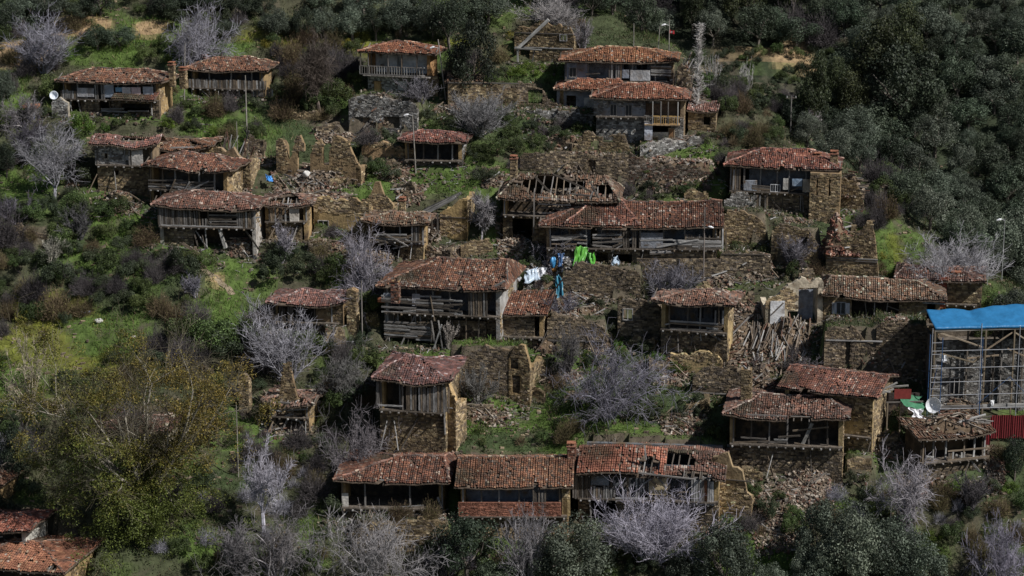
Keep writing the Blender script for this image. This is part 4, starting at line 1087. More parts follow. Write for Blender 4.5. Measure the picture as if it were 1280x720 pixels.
# facade ruin and fallen rafters
h = ruin_wall('ruined_facade', 'pale plastered facade with a white door and arched hole above fallen rafters', 956, 1028, 350, 408, seq=[372, 372, 360, 352, 349, 350, 349], openings=[(984, 1000, 389, 407), (997, 1026, 360, 405), (970, 976, 386, 390)], yaw=2, returns=(4, 4), pal=PAL_OCHRE*1.2, core=(.50, .43, .32), cov=.25, cat='ruin', short='white door facade')
g = MB(); g.box(h['X'](962), h['X'](980), -.12, -.03, h['Z'](404), h['Z'](376), (.62, .62, .62)); g.build('door', M['plaster'], h['root'])
board('door_brace', (h['X'](964), -.18, h['Z'](392)), (h['X'](978), -.18, h['Z'](378)), .12, .05, h['root'], PAL_DARKWOOD)
g = MB(); g.box(h['X'](999), h['X'](1018), 1.2, 1.3, h['Z'](405), h['Z'](366), (.2, .22, .26)); g.build('inner_wall', M['plaster'], h['root'])
# brick and stone house with windows
h = House('village_house', 'long stone house with shuttered window and a collapsed middle bay', 1028, 1178, 346, 373, 403, 418, short='shuttered window house', yaw=-8, pal='pale', posts=[], rec=2.0, back=DARK, hips=(1, 3), sag=.2, lower=PAL_STONE, side=(.27, .2, .12), side_cov=.95, half=4.0, miss=.02)
h.stone_band(1030, 1064, 374, 404, pal=PAL_OCHRE, core=(.3, .22, .13), cov=.7, openings=[(1045, 1057, 379, 394)], name='front_wall'); h.window(1046, 1056, 380, 394, shutter=True, frame=(.35, .37, .4))
h.stone_band(1122, 1156, 376, 403, pal=PAL_OCHRE, core=(.3, .22, .13), cov=.7, openings=[], name='front_wall'); h.beam(1080, 376, 1084, 402, w=.22); h.beam(1092, 376, 1092, 402, w=.3); h.beam(1108, 376, 1106, 400, w=.2); h.beam(1108, 382, 1122, 387, w=.1)
h.beam(1098, 398, 1126, 402, w=.35, pal=PAL_GREY*1.4); h.hboards(1150, 1178, 372, 377, miss=.2)
ruin_wall('terrace_wall', 'stone terrace wall with weeds below the shuttered window house', 1030, 1102, 406, 462, seq=[410, 408, 412, 409, 424, 440, 446], openings=[(1056, 1062, 424, 462)], bands=(426,), fill=4.5, yaw=-6, short='weedy terrace wall', pal=PAL_STONE, returns=(0, 4))
ruin_wall('terrace_wall', 'dark stone corner wall left of the scaffold', 1094, 1156, 400, 470, seq=[404, 402, 404, 406, 404], fill=4.5, yaw=-6, pal=PAL_STONE*.7, short='dark corner wall')
g = House('village_house', 'brick and tile house at the right edge of the village beneath the silver tree', 1120, 1226, 333, 350, 378, 385, short='silver tree house', yaw=-12, pal='pale', posts=[], rec=1.5, hips=(1, 3), side=(.26, .19, .12), side_cov=1.0, side_pal=PAL_STONE*1.3, holes=[(.45, .7, .1, .2)], lower=PAL_OCHRE, sag=.15, half=3.2)
g.stone_band(1182, 1224, 352, 386, pal=PAL_OCHRE, name='front_wall', core=(.27, .19, .12)); g.brick_panel(1172, 1182, 346, 384, (.32, .1, .06)); g.chimney(1192, 342, 352, y=1.5, w=.9)
heap('timber_heap', 'fan of fallen rafters sliding down below the white door facade', 924, 1026, 404, 462, beams=90, stones=400, seed=61, depth=4.5, long_=3.0, cat='timber', tilt=1.35, upright=.35)
heap('timber_heap', 'broken beams left of the fallen rafter fan', 896, 944, 400, 450, beams=30, stones=150, seed=62, depth=3, long_=3.0, cat='timber')
heap('timber_heap', 'broken boards spilling over the weedy terrace wall', 1076, 1110, 408, 440, beams=22, stones=120, seed=66, long_=2.6, cat='timber', lift=462)
heap('rubble_heap', 'scree of tiles and splinters under the rafter fan', 904, 980, 455, 500, beams=24, stones=600, seed=63, depth=3, long_=2)
ruin_wall('ruined_wall', 'brown wall stub with torn yellow plaster above the wide low roof', 866, 930, 455, 496, seq=[470, 462, 460, 458, 456, 470], yaw=-10, cat='ruin', returns=(3, 3), cov=.7, short='wall stub', rag=.6, bands=(492,))
heap('rubble_heap', 'low heap of stones and sticks on the green slope above the wide low roof', 820, 890, 515, 542, beams=22, stones=400, seed=64, depth=2.5)

# lower right houses
h = House('village_house', 'tiled gable house with sunlit yellow wall above the satellite dish', 976, 1092, 461, 492, 540, 556, short='yellow gable house', yaw=-24, roof='gable', posts=[], rec=2, sag=.08, side=(.34, .26, .13), side_cov=.75, side_pal=PAL_OCHRE, half=4.4, pitch=26)
h.stone_band(1030, 1086, 494, 556, pal=PAL_OCHRE*1.05, core=(.35, .26, .13), cov=.6, name='front_wall'); 
h2 = House('village_house', 'wide low house with broken front roof edge and dark open porch', 906, 1058, 489, 522, 556, 592, short='wide low roof house', yaw=-10, pal='pale', posts=[918, 940, 962, 984, 1010, 1032], rec=1.6, back=DARK, sag=.25, hips=(3.5, 2.5), half=4.8, holes=[(.62, .02, .1, .12)],
           lower=PAL_STONE*.8, side=(.33, .25, .13), side_cov=.6, miss=.02)
h2.chimney(930, 462, 500, y=3.5, w=1.0, cap=False); h2.hboards(918, 984, 548, 557, miss=.4, chaos=.1); h2.beam(1000, 560, 1014, 528, w=.3, pal=PAL_GREY*1.4); h2.beam(990, 538, 1034, 532, w=.15)
heap('rubble_heap', 'steep spill of rubble and planks right of the wide low roof house', 985, 1050, 560, 640, beams=36, stones=1200, seed=71, depth=4.5, long_=2.5, pal=PAL_RUBBLE)
heap('rubble_heap', 'foot of the rubble spill above the lower olives', 935, 1010, 610, 680, beams=30, stones=1200, seed=72, depth=5, long_=2.8)
# porch shed
h = House('wooden_shed', 'open timber frame shed with a splintered tile roof near the right edge', 1140, 1240, 527, 545, 574, 590, short='splintered shed', cat='shed', yaw=18, pal='pale', posts=[1150, 1163, 1180, 1204, 1218, 1234], rec=None, roof='shed', half=2.3, sag=.2, side=(.05, .04, .03), lower=PAL_STONE*.7, miss=.15, holes=[(.7, .8, .25, .25)])
h.hboards(1180, 1236, 560, 563, miss=0, L=6); h.hboards(1180, 1236, 572, 576, miss=0, L=6); h.vboards(1182, 1232, 562, 574, gap=.6)
heap('timber_heap', 'splintered laths strewn over the splintered shed roof', 1148, 1236, 512, 540, beams=34, stones=100, seed=74, depth=3, long_=3.4, cat='timber', lift=584)
heap('rubble_heap', 'rubble slope right of the splintered shed', 1232, 1262, 570, 612, beams=6, stones=300, seed=75, depth=3)

# bottom row
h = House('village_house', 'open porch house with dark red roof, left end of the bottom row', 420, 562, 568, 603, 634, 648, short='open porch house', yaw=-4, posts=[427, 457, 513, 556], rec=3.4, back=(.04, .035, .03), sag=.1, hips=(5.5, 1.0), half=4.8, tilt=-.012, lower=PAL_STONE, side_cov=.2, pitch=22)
h.hboards(470, 556, 641, 648, miss=.15, chaos=.1, y=-.3); h.hboards(430, 470, 633, 638, miss=.2); h.panel(428, 436, 617, 636, (.5, .47, .42), name='pale_board', y=-.1); h.beam(548, 620, 556, 641, w=.2)
ruin_wall('terrace_wall', 'brown terrace wall under the open porch house', 440, 560, 650, 690, seq=[664, 656, 652, 650, 651], fill=2.5, yaw=-3, pal=PAL_OCHRE*.8, core=(.16, .12, .07), mark=False, short='porch terrace')
h = House('village_house', 'orange tiled house with a red brick parapet in the bottom row', 571, 716, 570, 610, 644, 672, short='brick parapet house', yaw=-3, posts=[580, 603, 625, 650, 674, 700], rec=1.2, back=(.16, .17, .20), sag=.08, roof='gable', half=4.8, lower=PAL_OCHRE*.9, lower_core=(.27, .19, .1), side=(.3, .2, .1), side_cov=.2, pal='tile', over=.6, pitch=22)
h.brick_panel(574, 702, 627, 645); h.vboards(668, 682, 612, 640, gap=.1, pal=PAL_DARKWOOD); h.stone_band(703, 713, 612, 645, pal=PAL_OCHRE, core=(.34, .25, .12), cov=.2)
h.chimney(714, 557, 572, y=4.0, w=.75, pal=PAL_TILE_NEW*.8, core=(.3, .12, .07))
h = House('ruined_house', 'half collapsed plank fronted house at the right end of the bottom row', 716, 904, 560, 592, 624, 658, short='plank fronted ruin', cat='ruin', yaw=-8, pal='pale', posts=[722, 738, 765, 802, 836, 858, 878], rec=1.6, back=(.14, .15, .16), sag=.35, roof='gable', half=4.8, oc=-.5,
          holes=[(.50, .62, .30, .34), (.8, .12, .1, .15)], lower=PAL_STONE*.8, lower_open=[(740, 770, 626, 658)], side=(.33, .24, .12), side_cov=.4, miss=.05)
h.make_roof('shed', h.X(722), h.X(832), -1.0, 2.6, h.Z(590), 1.5, (0, 0), [(.8, .3, .12, .3)], (), (), lambda x, y: .5*np.cos((x-h.X(777))/4.5*1.2)-.4, PAL_TILE_NEW, .05)
h.vboards(718, 738, 592, 624, gap=.05, pal=PAL_DARKWOOD); h.vboards(738, 765, 608, 624, gap=.03); h.panel(740, 762, 592, 607, (.16, .17, .18), name='dark_panel'); h.vboards(766, 802, 598, 622, gap=.4); h.vboards(802, 812, 592, 614, gap=.05)
h.panel(812, 834, 590, 616, (.45, .36, .22), name='torn_plaster', jit=.12); h.hboards(770, 860, 612, 622, miss=.5); h.vboards(862, 890, 596, 628, gap=.15); h.panel(868, 876, 598, 628, (.36, .46, .48), y=-.2, name='pale_blue_board'); h.panel(877, 883, 598, 626, (.4, .17, .09), y=-.2, name='rust_board')
h.beam(738, 624, 740, 658, w=.25); h.beam(800, 588, 868, 594, w=.14, y=-1); h.beam(806, 558, 808, 575, w=.3); h.lean_boards([(806, 590, 822, 606), (816, 588, 834, 608), (800, 606, 826, 590)])
ruin_wall('ruined_wall', 'sunlit crumbling ochre wall at the right end of the bottom row', 884, 938, 568, 646, seq=[584, 576, 572, 570, 568, 584, 586, 588, 612, 616], yaw=-16, pal=PAL_OCHRE*1.2, core=(.27, .20, .115), cov=.8, returns=(0, 2), cat='ruin', short='crumbling ochre wall', thick=.5, bands=(600,))

# ruin in the thicket lower left
ruin_wall('ruined_wall', 'broken chimney ruin buried in brambles', 336, 384, 470, 532, seq=[508, 502, 504, 498, 460, 456, 458, 496, 502, 498, 510], yaw=-8, cat='ruin', short='bramble ruin', openings=[(340, 350, 500, 520)], returns=(2, 3), pal=PAL_OCHRE*.8, core=(.2, .14, .08))
heap('timber_heap', 'dark fallen beams around the bramble ruin', 322, 400, 500, 540, beams=34, stones=160, seed=81, long_=3.4, cat='timber', pal=PAL_STONE)
h = House('ruined_house', 'fallen beam roof of the hut in the brambles beneath the drooping roof house', 330, 394, 484, 504, 520, 538, short='bramble hut', cat='ruin', yaw=-10, pal='pale', posts=[338, 358, 384], rec=1.2, back=DARK, sag=.3, miss=.5, half=2.6, holes=[(.4, .5, .3, .4), (.8, .6, .15, .3)], lower=PAL_STONE*.8, lower_open=[(345, 380, 522, 538)], clutter=8)
h = House('village_house', 'pale leaf-strewn roof hidden behind the big budding tree', 114, 216, 517, 538, 556, 570, short='hidden roof', yaw=-6, pal='pale', posts=[130, 160, 190], rec=1.2, back=DARK, sag=.25, half=3.2, side_cov=.2, side=(.4, .35, .26))
h = House('village_house', 'long orange brown roof at the bottom left corner', -40, 88, 674, 712, 745, 760, short='corner roof', yaw=-14, pal='new', posts=[], rec=1.5, back=DARK, sag=.1, hips=(3, 4.5), half=4.6, holes=[(.86, .18, .05, .12)], side_cov=.2)
h = House('village_house', 'small roof with white gable on the left edge above the corner roof', -40, 43, 641, 662, 680, 700, short='left edge roof', yaw=-14, pal='new', posts=[], rec=1.2, back=DARK, sag=.2, half=3, side=(.5, .48, .42), side_cov=0)
h = House('village_house', 'scrap of tile roof on the left edge, highest of the three there', -30, 6, 596, 606, 622, 630, short='edge roof scrap', yaw=-14, posts=[], rec=1.0, half=2.2, over=.4)
# crumbs of masonry in the undergrowth
ruin_wall('ruined_wall', 'slim ochre masonry pillar in the undergrowth right of the budding tree', 252, 264, 456, 484, seq=[456, 460, 462], yaw=-14, pal=PAL_OCHRE, returns=(0, .8), thick=.8, mark=False)
ruin_wall('ruined_wall', 'slim ochre masonry pillar beside the grey thicket', 299, 312, 468, 520, seq=[470, 466, 474], yaw=-14, pal=PAL_OCHRE, returns=(0, .8), thick=.8, mark=False)
ruin_wall('ruined_wall', 'dark wall stub overgrown with bushes above the path', 0, 60, 282, 300, seq=[286, 284, 282, 288, 292], yaw=0, fill=2, mark=False, pal=PAL_STONE*.8)

# crumbs of masonry and small spills of rubble between the houses
FR = [(318, 196, 24, 30), (428, 232, 30, 16), (484, 214, 26, 20), (560, 206, 24, 24), (612, 222, 20, 30), (596, 318, 40, 22), (548, 328, 30, 22), (650, 398, 30, 26), (716, 252, 30, 14), (800, 436, 36, 22), (826, 470, 30, 24), (880, 372, 20, 24), (930, 386, 26, 26), (944, 330, 24, 22), (1008, 352, 20, 18), (1088, 372, 20, 20), (1100, 246, 18, 22), (1060, 300, 20, 20), (690, 470, 34, 18), (720, 500, 30, 16), (600, 520, 34, 16), (668, 500, 24, 22), (566, 560, 30, 18), (740, 560, 40, 14), (796, 552, 30, 16), (872, 516, 30, 22), (1110, 560, 26, 24), (1074, 590, 30, 22), (1140, 610, 30, 18), (940, 600, 26, 22), (400, 318, 28, 20), (430, 336, 24, 26), (352, 300, 20, 26), (420, 440, 26, 30), (300, 262, 20, 20), (142, 262, 28, 20), (92, 220, 22, 18), (620, 130, 30, 20), (700, 186, 30, 14), (870, 250, 30, 14), (890, 290, 20, 24), (776, 310, 20, 16), (506, 240, 26, 14), (380, 150, 40, 18), (410, 168, 30, 14)]
frr = np.random.default_rng(99); FRAG = []
for i, (px, by, w_, h_) in enumerate(FR):
    P_ = ground(px, by)
    if inpads(P_[0], P_[1], .1): continue
    sq = [by-h_*frr.uniform(.35, 1) for _ in range(int(frr.integers(4, 8)))]
    pl = [PAL_STONE*.9, PAL_OCHRE*.85, PAL_STONE, PAL_OCHRE][i % 4]
    R_ = ruin_wall('ruined_wall', 'x', px-w_/2, px+w_/2, by-h_, by, seq=sq, yaw=float(frr.uniform(-25, 12)), pal=pl, core=tuple(pl.mean(0)*.8), returns=(0, float(frr.uniform(0, 3))), mark=False, cat='ruin', fill=float(frr.choice([0, 1.5, 2.5])), cov=float(frr.uniform(.6, 1)))
    FRAG.append((R_['root'], 'low broken wall', 'low broken walls', px, by-h_/2))
    if i % 2 == 0:
        heap('rubble_heap', ('FR', px+w_*.3, by+6), px-w_*.7, px+w_*1.2, by-10, by+12, beams=int(frr.integers(6, 16)), stones=170, seed=200+i, hgt=.45, long_=2.4)
for (px, by, w_, h_) in [(150, 268, 50, 20), (250, 250, 50, 16), (470, 330, 60, 22), (540, 300, 30, 14), (600, 440, 60, 16), (648, 392, 40, 20), (520, 570, 40, 16), (560, 664, 60, 20), (690, 680, 50, 14), (900, 360, 50, 16), (950, 350, 40, 16), (1000, 300, 40, 20), (1086, 420, 40, 18), (1120, 480, 40, 20), (890, 440, 40, 26), (840, 476, 50, 18), (730, 226, 60, 14), (850, 180, 40, 12), (870, 130, 30, 20), (420, 262, 40, 20), (330, 290, 40, 20), (700, 430, 60, 16), (760, 450, 60, 14), (930, 590, 40, 24), (1010, 590, 50, 30), (1160, 600, 60, 20), (300, 320, 40, 14), (560, 140, 40, 12), (470, 170, 40, 12)]:
    heap('rubble_heap', ('FR', px, by), px-w_/2, px+w_/2, by-h_, by, beams=int(frr.integers(8, 20)), stones=190, seed=300+px, hgt=.4, long_=2.6)
# ---------------------------------------------------------------- the ground sheet
BLOBS = []
GREEN = (.074, .113, .027); DKGREEN = (.046, .064, .026); TAN = (.34, .235, .13); EARTH = (.10, .082, .058); YEL = (.135, .14, .022); BROWN = (.060, .060, .034)
def blob(px, py, rx, ry, colr, s=1.0):
    P = ground(px, py); k = FPX/project(P)[2]
    BLOBS.append((P[0], P[1], rx/k, ry/k/0.75, colr, s))
for a in [(640, 520, 90, 34, GREEN), (590, 480, 40, 26, GREEN), (760, 545, 110, 20, GREEN), (850, 560, 60, 18, GREEN), (560, 445, 60, 10, GREEN), (840, 500, 60, 30, DKGREEN), (700, 460, 40, 20, GREEN),
          (290, 378, 62, 52, GREEN), (100, 320, 60, 16, GREEN), (60, 390, 60, 20, YEL), (300, 340, 40, 20, GREEN), (560, 230, 110, 20, GREEN), (470, 236, 60, 12, GREEN), (840, 195, 70, 16, GREEN), (880, 235, 40, 14, GREEN), (800, 235, 60, 12, DKGREEN),
          (1128, 300, 34, 38, GREEN, .8), (1120, 305, 10, 20, YEL, .6), (1070, 270, 20, 14, GREEN), (35, 230, 40, 24, GREEN), (60, 440, 80, 50, YEL, .75), (140, 410, 60, 26, GREEN), (110, 270, 30, 14, GREEN), (150, 285, 40, 16, GREEN),
          (25, 130, 20, 10, GREEN), (130, 65, 50, 16, GREEN), (180, 35, 50, 16, GREEN), (450, 58, 130, 8, YEL), (340, 55, 60, 12, YEL), (290, 60, 40, 14, GREEN), (180, 145, 50, 10, GREEN), (270, 160, 40, 20, GREEN),
          (670, 88, 50, 14, GREEN), (660, 165, 60, 14, DKGREEN), (380, 90, 60, 30, BROWN), (20, 65, 45, 18, TAN), (110, 35, 40, 10, TAN), (190, 32, 26, 8, TAN), (440, 160, 60, 14, EARTH), (400, 150, 30, 14, EARTH),
          (935, 70, 50, 5, TAN, .7), (990, 82, 40, 12, TAN, .8), (905, 94, 32, 5, TAN, .6), (955, 112, 50, 6, EARTH), (940, 84, 60, 6, GREEN), (905, 85, 30, 10, EARTH), (1000, 62, 20, 12, TAN), (1225, 600, 30, 40, DKGREEN), (1180, 640, 60, 30, BROWN), (960, 690, 40, 20, GREEN), (900, 640, 30, 14, GREEN), (280, 690, 60, 16, DKGREEN), (250, 680, 40, 14, GREEN), (300, 540, 50, 30, GREEN),
          (300, 600, 40, 20, DKGREEN), (270, 350, 12, 8, TAN), (1060, 640, 40, 20, GREEN), (925, 575, 30, 14, BROWN), (230, 300, 40, 16, GREEN), (20, 490, 40, 30, GREEN), (1000, 540, 20, 20, BROWN), (700, 240, 30, 6, EARTH), (370, 500, 40, 20, GREEN)]:
    blob(*a)
def axis(lo, hi, step, far_lo, far_hi, g=1.18):
    a = list(np.arange(lo, hi+1e-6, step)); s = step; x = hi
    while x < far_hi: s *= g; x += s; a.append(x)
    s = step; x = lo; b = []
    while x > far_lo: s *= g; x -= s; b.append(x)
    return np.array(b[::-1]+a)
gx = axis(-60, 66, 0.5, -700, 700, 1.25); gy = axis(-50, 54, 0.5, -600, 900, 1.045)
X, Y = np.meshgrid(gx, gy, indexing='ij')
Zg = hfinal(X, Y)
fine = (np.abs(X) < 62) & (Y > -52) & (Y < 60)
Zg = Zg + np.where(fine, .05*rng.normal(size=X.shape), 0)
nx, ny = X.shape
idx = np.arange(nx*ny).reshape(nx, ny)
Qg = np.stack([idx[:-1, :-1], idx[1:, :-1], idx[1:, 1:], idx[:-1, 1:]], -1).reshape(-1, 4)
def groundcol(x, y):
    n1 = noise(x, y, 6, 0)[..., None]; n2 = noise(x, y, 2.2, 1)[..., None]
    base = np.array(DKGREEN) + (np.array(BROWN)-np.array(DKGREEN))*np.clip(.5+.5*n1, 0, 1)
    g = np.clip((n2-.4)*1.2, 0, .7)
    far = np.clip((x-np.interp(y, XE_Y, XE_X))/6, 0, 1)[..., None]
    g = g*(1-far)
    c = (base*(1-g) + np.array(GREEN)*g)*(1-far) + far*(np.array([.032, .040, .022])*(1+.25*n1))
    for (bx, by, rx, ry, colr, s) in BLOBS:
        d = ((x-bx)/rx)**2+((y-by)/ry)**2 + .35*noise(x, y, 1.6, 3)
        m = np.clip((1.15-d)/.5, 0, 1)[..., None]*s
        c = c*(1-m)+np.array(colr)*m
    return c
GC = groundcol(X, Y)
slope = np.abs(np.gradient(Zg, axis=1)/np.gradient(Y, axis=1))
sm = np.clip((slope-1.1)/1.2, 0, 1)[..., None]*(fine[..., None])
GC = GC*(1-sm) + np.array(EARTH)*sm
cf = (GC[:-1, :-1]+GC[1:, 1:]+GC[1:, :-1]+GC[:-1, 1:]).reshape(-1, 3)/4
mg = mat_tint('ground_soil', .95, 1.3, .45, .9, 3.5, stain=(.085, .075, .05), stain_scale=.35, stain_lo=.58, stain_hi=.7)
gm = MB(); gm.add(np.stack([X, Y, Zg], -1).reshape(-1, 3), Qg, cf)
go = gm.build('ground', mg); go['kind'] = 'structure'
for p in go.data.polygons: pass
go.data.polygons.foreach_set('use_smooth', [True]*len(go.data.polygons))
from mathutils.interpolate import poly_3d_calc
def gz(x, y):
    """height of the ground sheet itself (bilinear)"""
    x = np.asarray(x, float); y = np.asarray(y, float)
    i = np.clip(np.searchsorted(gx, x)-1, 0, len(gx)-2); j = np.clip(np.searchsorted(gy, y)-1, 0, len(gy)-2)
    fx = (x-gx[i])/(gx[i+1]-gx[i]); fy = (y-gy[j])/(gy[j+1]-gy[j])
    return (Zg[i, j]*(1-fx)*(1-fy)+Zg[i+1, j]*fx*(1-fy)+Zg[i, j+1]*(1-fx)*fy+Zg[i+1, j+1]*fx*fy)
# ================================================================ VEGETATION
LIT = (.30, .29, .31)
def rot_about(v, ax, a):
    return v*math.cos(a) + np.cross(ax, v)*math.sin(a) + ax*np.dot(ax, v)*(1-math.cos(a))
def grow(lr, p, d, L, r, lvl, S, out, up=.25, wob=.22, kids=(3, 5), ratio=.62, steps=4, spread=.6, rmin=.012):
    """a limb as a chain of steps, with side limbs off it; collects (p0, p1, r0, r1, level)"""
    pts = [p]; st = L/steps; rr = r
    for i in range(steps):
        d = d + lr.normal(0, wob, 3) + np.array([0, 0, up*.35])
        d = d/np.linalg.norm(d)
        q = p + d*st
        r1 = max(rmin, rr*.80)
        out.append((p, q, rr, r1, lvl))
        p = q; rr = r1; pts.append(p)
        if lvl < S and (i > 0 or lvl == 0 or steps < 3):
            n = lr.integers(kids[0], kids[1]+1)/2
            n = int(n) + (lr.uniform() < n-int(n))
            for _ in range(n):
                ax = np.cross(d, lr.normal(size=3)); ax /= (np.linalg.norm(ax)+1e-9)
                dd = rot_about(d, ax, lr.uniform(.45, 1.0)*spread*1.5)
                grow(lr, p, dd, L*ratio*lr.uniform(.7, 1.15), max(rmin, rr*.62), lvl+1, S, out, up, wob, kids, ratio, max(2, steps-1), spread, rmin)

def add_twigs(lr, out, per, L, wob=.35, up=.15, spread=.8, steps=3, r=.013, minlv=1):
    """fine twigs along every limb of level minlv and above, all at once"""
    seg = [o for o in out if o[4] >= minlv]
    a = np.array([o[0] for o in seg]); b = np.array([o[1] for o in seg])
    n = len(seg)*per; idx = np.repeat(np.arange(len(seg)), per)
    if per < 1: n = int(len(seg)*per); idx = lr.integers(0, len(seg), n)
    n = len(idx)
    d = (b-a)[idx]; d /= (np.linalg.norm(d, axis=1, keepdims=True)+1e-9)
    p = a[idx]+(b-a)[idx]*lr.uniform(0, 1, (n, 1))
    d = d+lr.normal(0, spread*.62, (n, 3)); d /= np.linalg.norm(d, axis=1, keepdims=True)
    Ls = L*lr.uniform(.35, 1.1, (n, 1))/steps
    P0, P1, R0, R1, LV = [], [], [], [], []
    for k in range(steps):
        d = d+lr.normal(0, wob, (n, 3))+np.array([0, 0, up]); d /= np.linalg.norm(d, axis=1, keepdims=True)
        q = p+d*Ls
        P0.append(p); P1.append(q); R0.append(np.full(n, r*(1.25-.3*k))); R1.append(np.full(n, r*(1.0-.3*k))); LV.append(np.full(n, 3)); p = q
    return map(np.concatenate, (P0, P1, R0, R1, LV))

def bare_mesh(seed, w, h, style='fan', colr=(.34, .33, .35), dense=1.0, rmin=.016):
    """segments of a leafless tree, w by h metres"""
    lr = np.random.default_rng(seed); out = []
    per, TL, twob, tup = 3, h*.17, .30, .12
    if style in ('fan', 'tangle'):          # many stems out of one root, fig-like
        ns = int(11*dense)+4; tg = style == 'tangle'
        for i in range(ns):
            a = lr.uniform(0, 2*PI); t = lr.uniform(.05, 1.0)*math.atan2(w*.5, h*.75)*(1.6 if tg else 1.25)
            d = np.array([math.cos(a)*math.sin(t), math.sin(a)*math.sin(t), math.cos(t)])
            L = h*lr.uniform(.5, .82)*(1+.15*math.sin(t))
            grow(lr, np.array([math.cos(a), math.sin(a), 0])*.25, d, L, .035+.008*h, 1, 2, out, .0 if tg else .22, .27 if tg else .15, (3, 3), .5, 6, .6 if tg else .45, rmin)
        if tg: tup = -.05; twob = .45; TL = h*.2
    elif style == 'tree':
        tr = h*.25; p = np.zeros(3); r = .019*h
        d = np.array([lr.normal(0, .1), lr.normal(0, .1), 1.0]); d /= np.linalg.norm(d)
        q = p+d*tr; out.append((p-np.array([0, 0, .5]), (p+q)/2, r*1.3, r*1.05, 0)); out.append(((p+q)/2, q, r*1.05, r, 0))
        nm = int(5*dense)+2
        for i in range(nm):
            a = 2*PI*i/nm + lr.uniform(-.4, .4); t = lr.uniform(.15, 1.05)*math.atan2(w*.5, h*.5)
            dd = np.array([math.cos(a)*math.sin(t), math.sin(a)*math.sin(t), math.cos(t)])
            grow(lr, q-d*tr*lr.uniform(0, .35), dd, h*.62*lr.uniform(.7, 1.1), r*.55, 0, 2, out, .12, .2, (2, 4), .5, 5, .6, rmin)
        twob = .38; tup = .05
    elif style == 'poplar':
        p = np.zeros(3); r = .014*h; n = 70
        for i in range(n):
            q = np.array([.03*math.sin(i*.3+seed), .03*math.cos(i*.2), h*(i+1)/n]); r1 = .014*h*(1-(i+1)/n)+.015
            out.append((p, q, r, r1, 0)); p = q; r = r1
            if i > 9:
                for _ in range(2):
                    a = lr.uniform(0, 2*PI); dd = np.array([math.cos(a)*.4, math.sin(a)*.4, 1.0]); dd /= np.linalg.norm(dd)
                    grow(lr, p, dd, min(w*.9, .85)*lr.uniform(.6, 1.1)*lr.uniform(.5, 1.4)*(1.1-i/n)*1.25, .03, 2, 2, out, .7, .16, (2, 3), .5, 3, .4, rmin)
        per, TL, tup = 4, .45, .5
    elif style == 'stems':      # bare upright rods
        for i in range(int(16*dense)):
            a = lr.uniform(0, 2*PI); rr = lr.uniform(0, .35)*w
            d = np.array([math.cos(a)*.18, math.sin(a)*.18, 1.0]); d /= np.linalg.norm(d)
            grow(lr, np.array([math.cos(a)*rr, math.sin(a)*rr*.6, 0]), d, h*lr.uniform(.5, 1), .04, 2, 2, out, .3, .10, (1, 3), .35, 5, .5, rmin)
        per, TL, tup = 2, .5, .4
    elif style == 'droop':      # few pale limbs arching down
        for i in range(int(9*dense)):
            a = lr.uniform(0, 2*PI); t = lr.uniform(.2, 1.2)
            d = np.array([math.cos(a)*math.sin(t), math.sin(a)*math.sin(t), math.cos(t)])
            grow(lr, np.zeros(3), d, h*lr.uniform(.5, .9), .08, 1, 2, out, -.25, .14, (2, 4), .5, 6, .6, rmin)
        per, tup = 2, -.1
    tw = list(add_twigs(lr, out, per, TL, twob, tup, .8, 2, rmin*.95, 1 if style != 'poplar' else 2))
    p0 = np.array([o[0] for o in out]); p1 = np.array([o[1] for o in out]); r0 = np.array([o[2] for o in out]); r1 = np.array([o[3] for o in out]); lv = np.array([o[4] for o in out])
    p0 = np.concatenate([p0, tw[0]]); p1 = np.concatenate([p1, tw[1]]); r0 = np.concatenate([r0, tw[2]]); r1 = np.concatenate([r1, tw[3]]); lv = np.concatenate([lv, tw[4]])
    allp = np.concatenate([p0, p1]); hx = np.percentile(np.abs(allp[:, :2]), 97.5); hz = np.percentile(allp[:, 2], 99.3)
    s = np.array([w*.5/hx, w*.5/hx, h/hz]); p0 = p0*s; p1 = p1*s
    c = np.array(colr)[None]*np.where(lv >= 2, .82, 1.2)[:, None]*lr.uniform(.65, 1.3, len(lv))[:, None]
    return p0, p1, r0, r1, lv, c

PLANTS = []      # (root object, description, plural, px, py)
def plant_label(o, desc, plural, px, py): PLANTS.append((o, desc, plural, px, py))

def bare_tree(px, base, wpx, hpx, style, seed, name='bare_tree', desc='silver leafless tree', colr=(.34, .33, .36), dense=1.0, cat='tree', rmin=.016, dy=0.0, label=None):
    P = ground(px, base); k = FPX/project(P)[2]
    P = P + np.array([0, dy, 0]); P[2] = float(gz(P[0], P[1]))
    th = PITCH+math.atan((base-360)/FPX)
    w, h = wpx/k, hpx/k/math.cos(th)
    p0, p1, r0, r1, lv, c = bare_mesh(seed, w, h, style, colr, dense, rmin)
    if name == 'budding_tree': c = np.where((lv >= 2)[:, None], c*np.array([.38, .36, .30]), c*1.15)
    root = empty(name, P, 0, None, cat, None)
    a, b = MB(), MB()
    m = lv <= 1 if style != 'poplar' else lv == 0
    if style in ('stems',): m = np.arange(len(lv)) % 3 == 0
    a.segs(p0[m], p1[m], r0[m], r1[m], c[m], sides=5); b.segs(p0[~m], p1[~m], r0[~m], r1[~m], c[~m], sides=3)
    a.build('trunk' if style in ('tree', 'poplar') else 'stems', M['twig'], root, kind=None if style in ('tree', 'poplar') else 'stuff')
    b.build('twigs', M['twig'], root, kind='stuff')
    if label: root['label'] = label
    else: plant_label(root, desc, desc+'s', px, base-hpx*.4)
    return root, P, (p0, p1, lv)

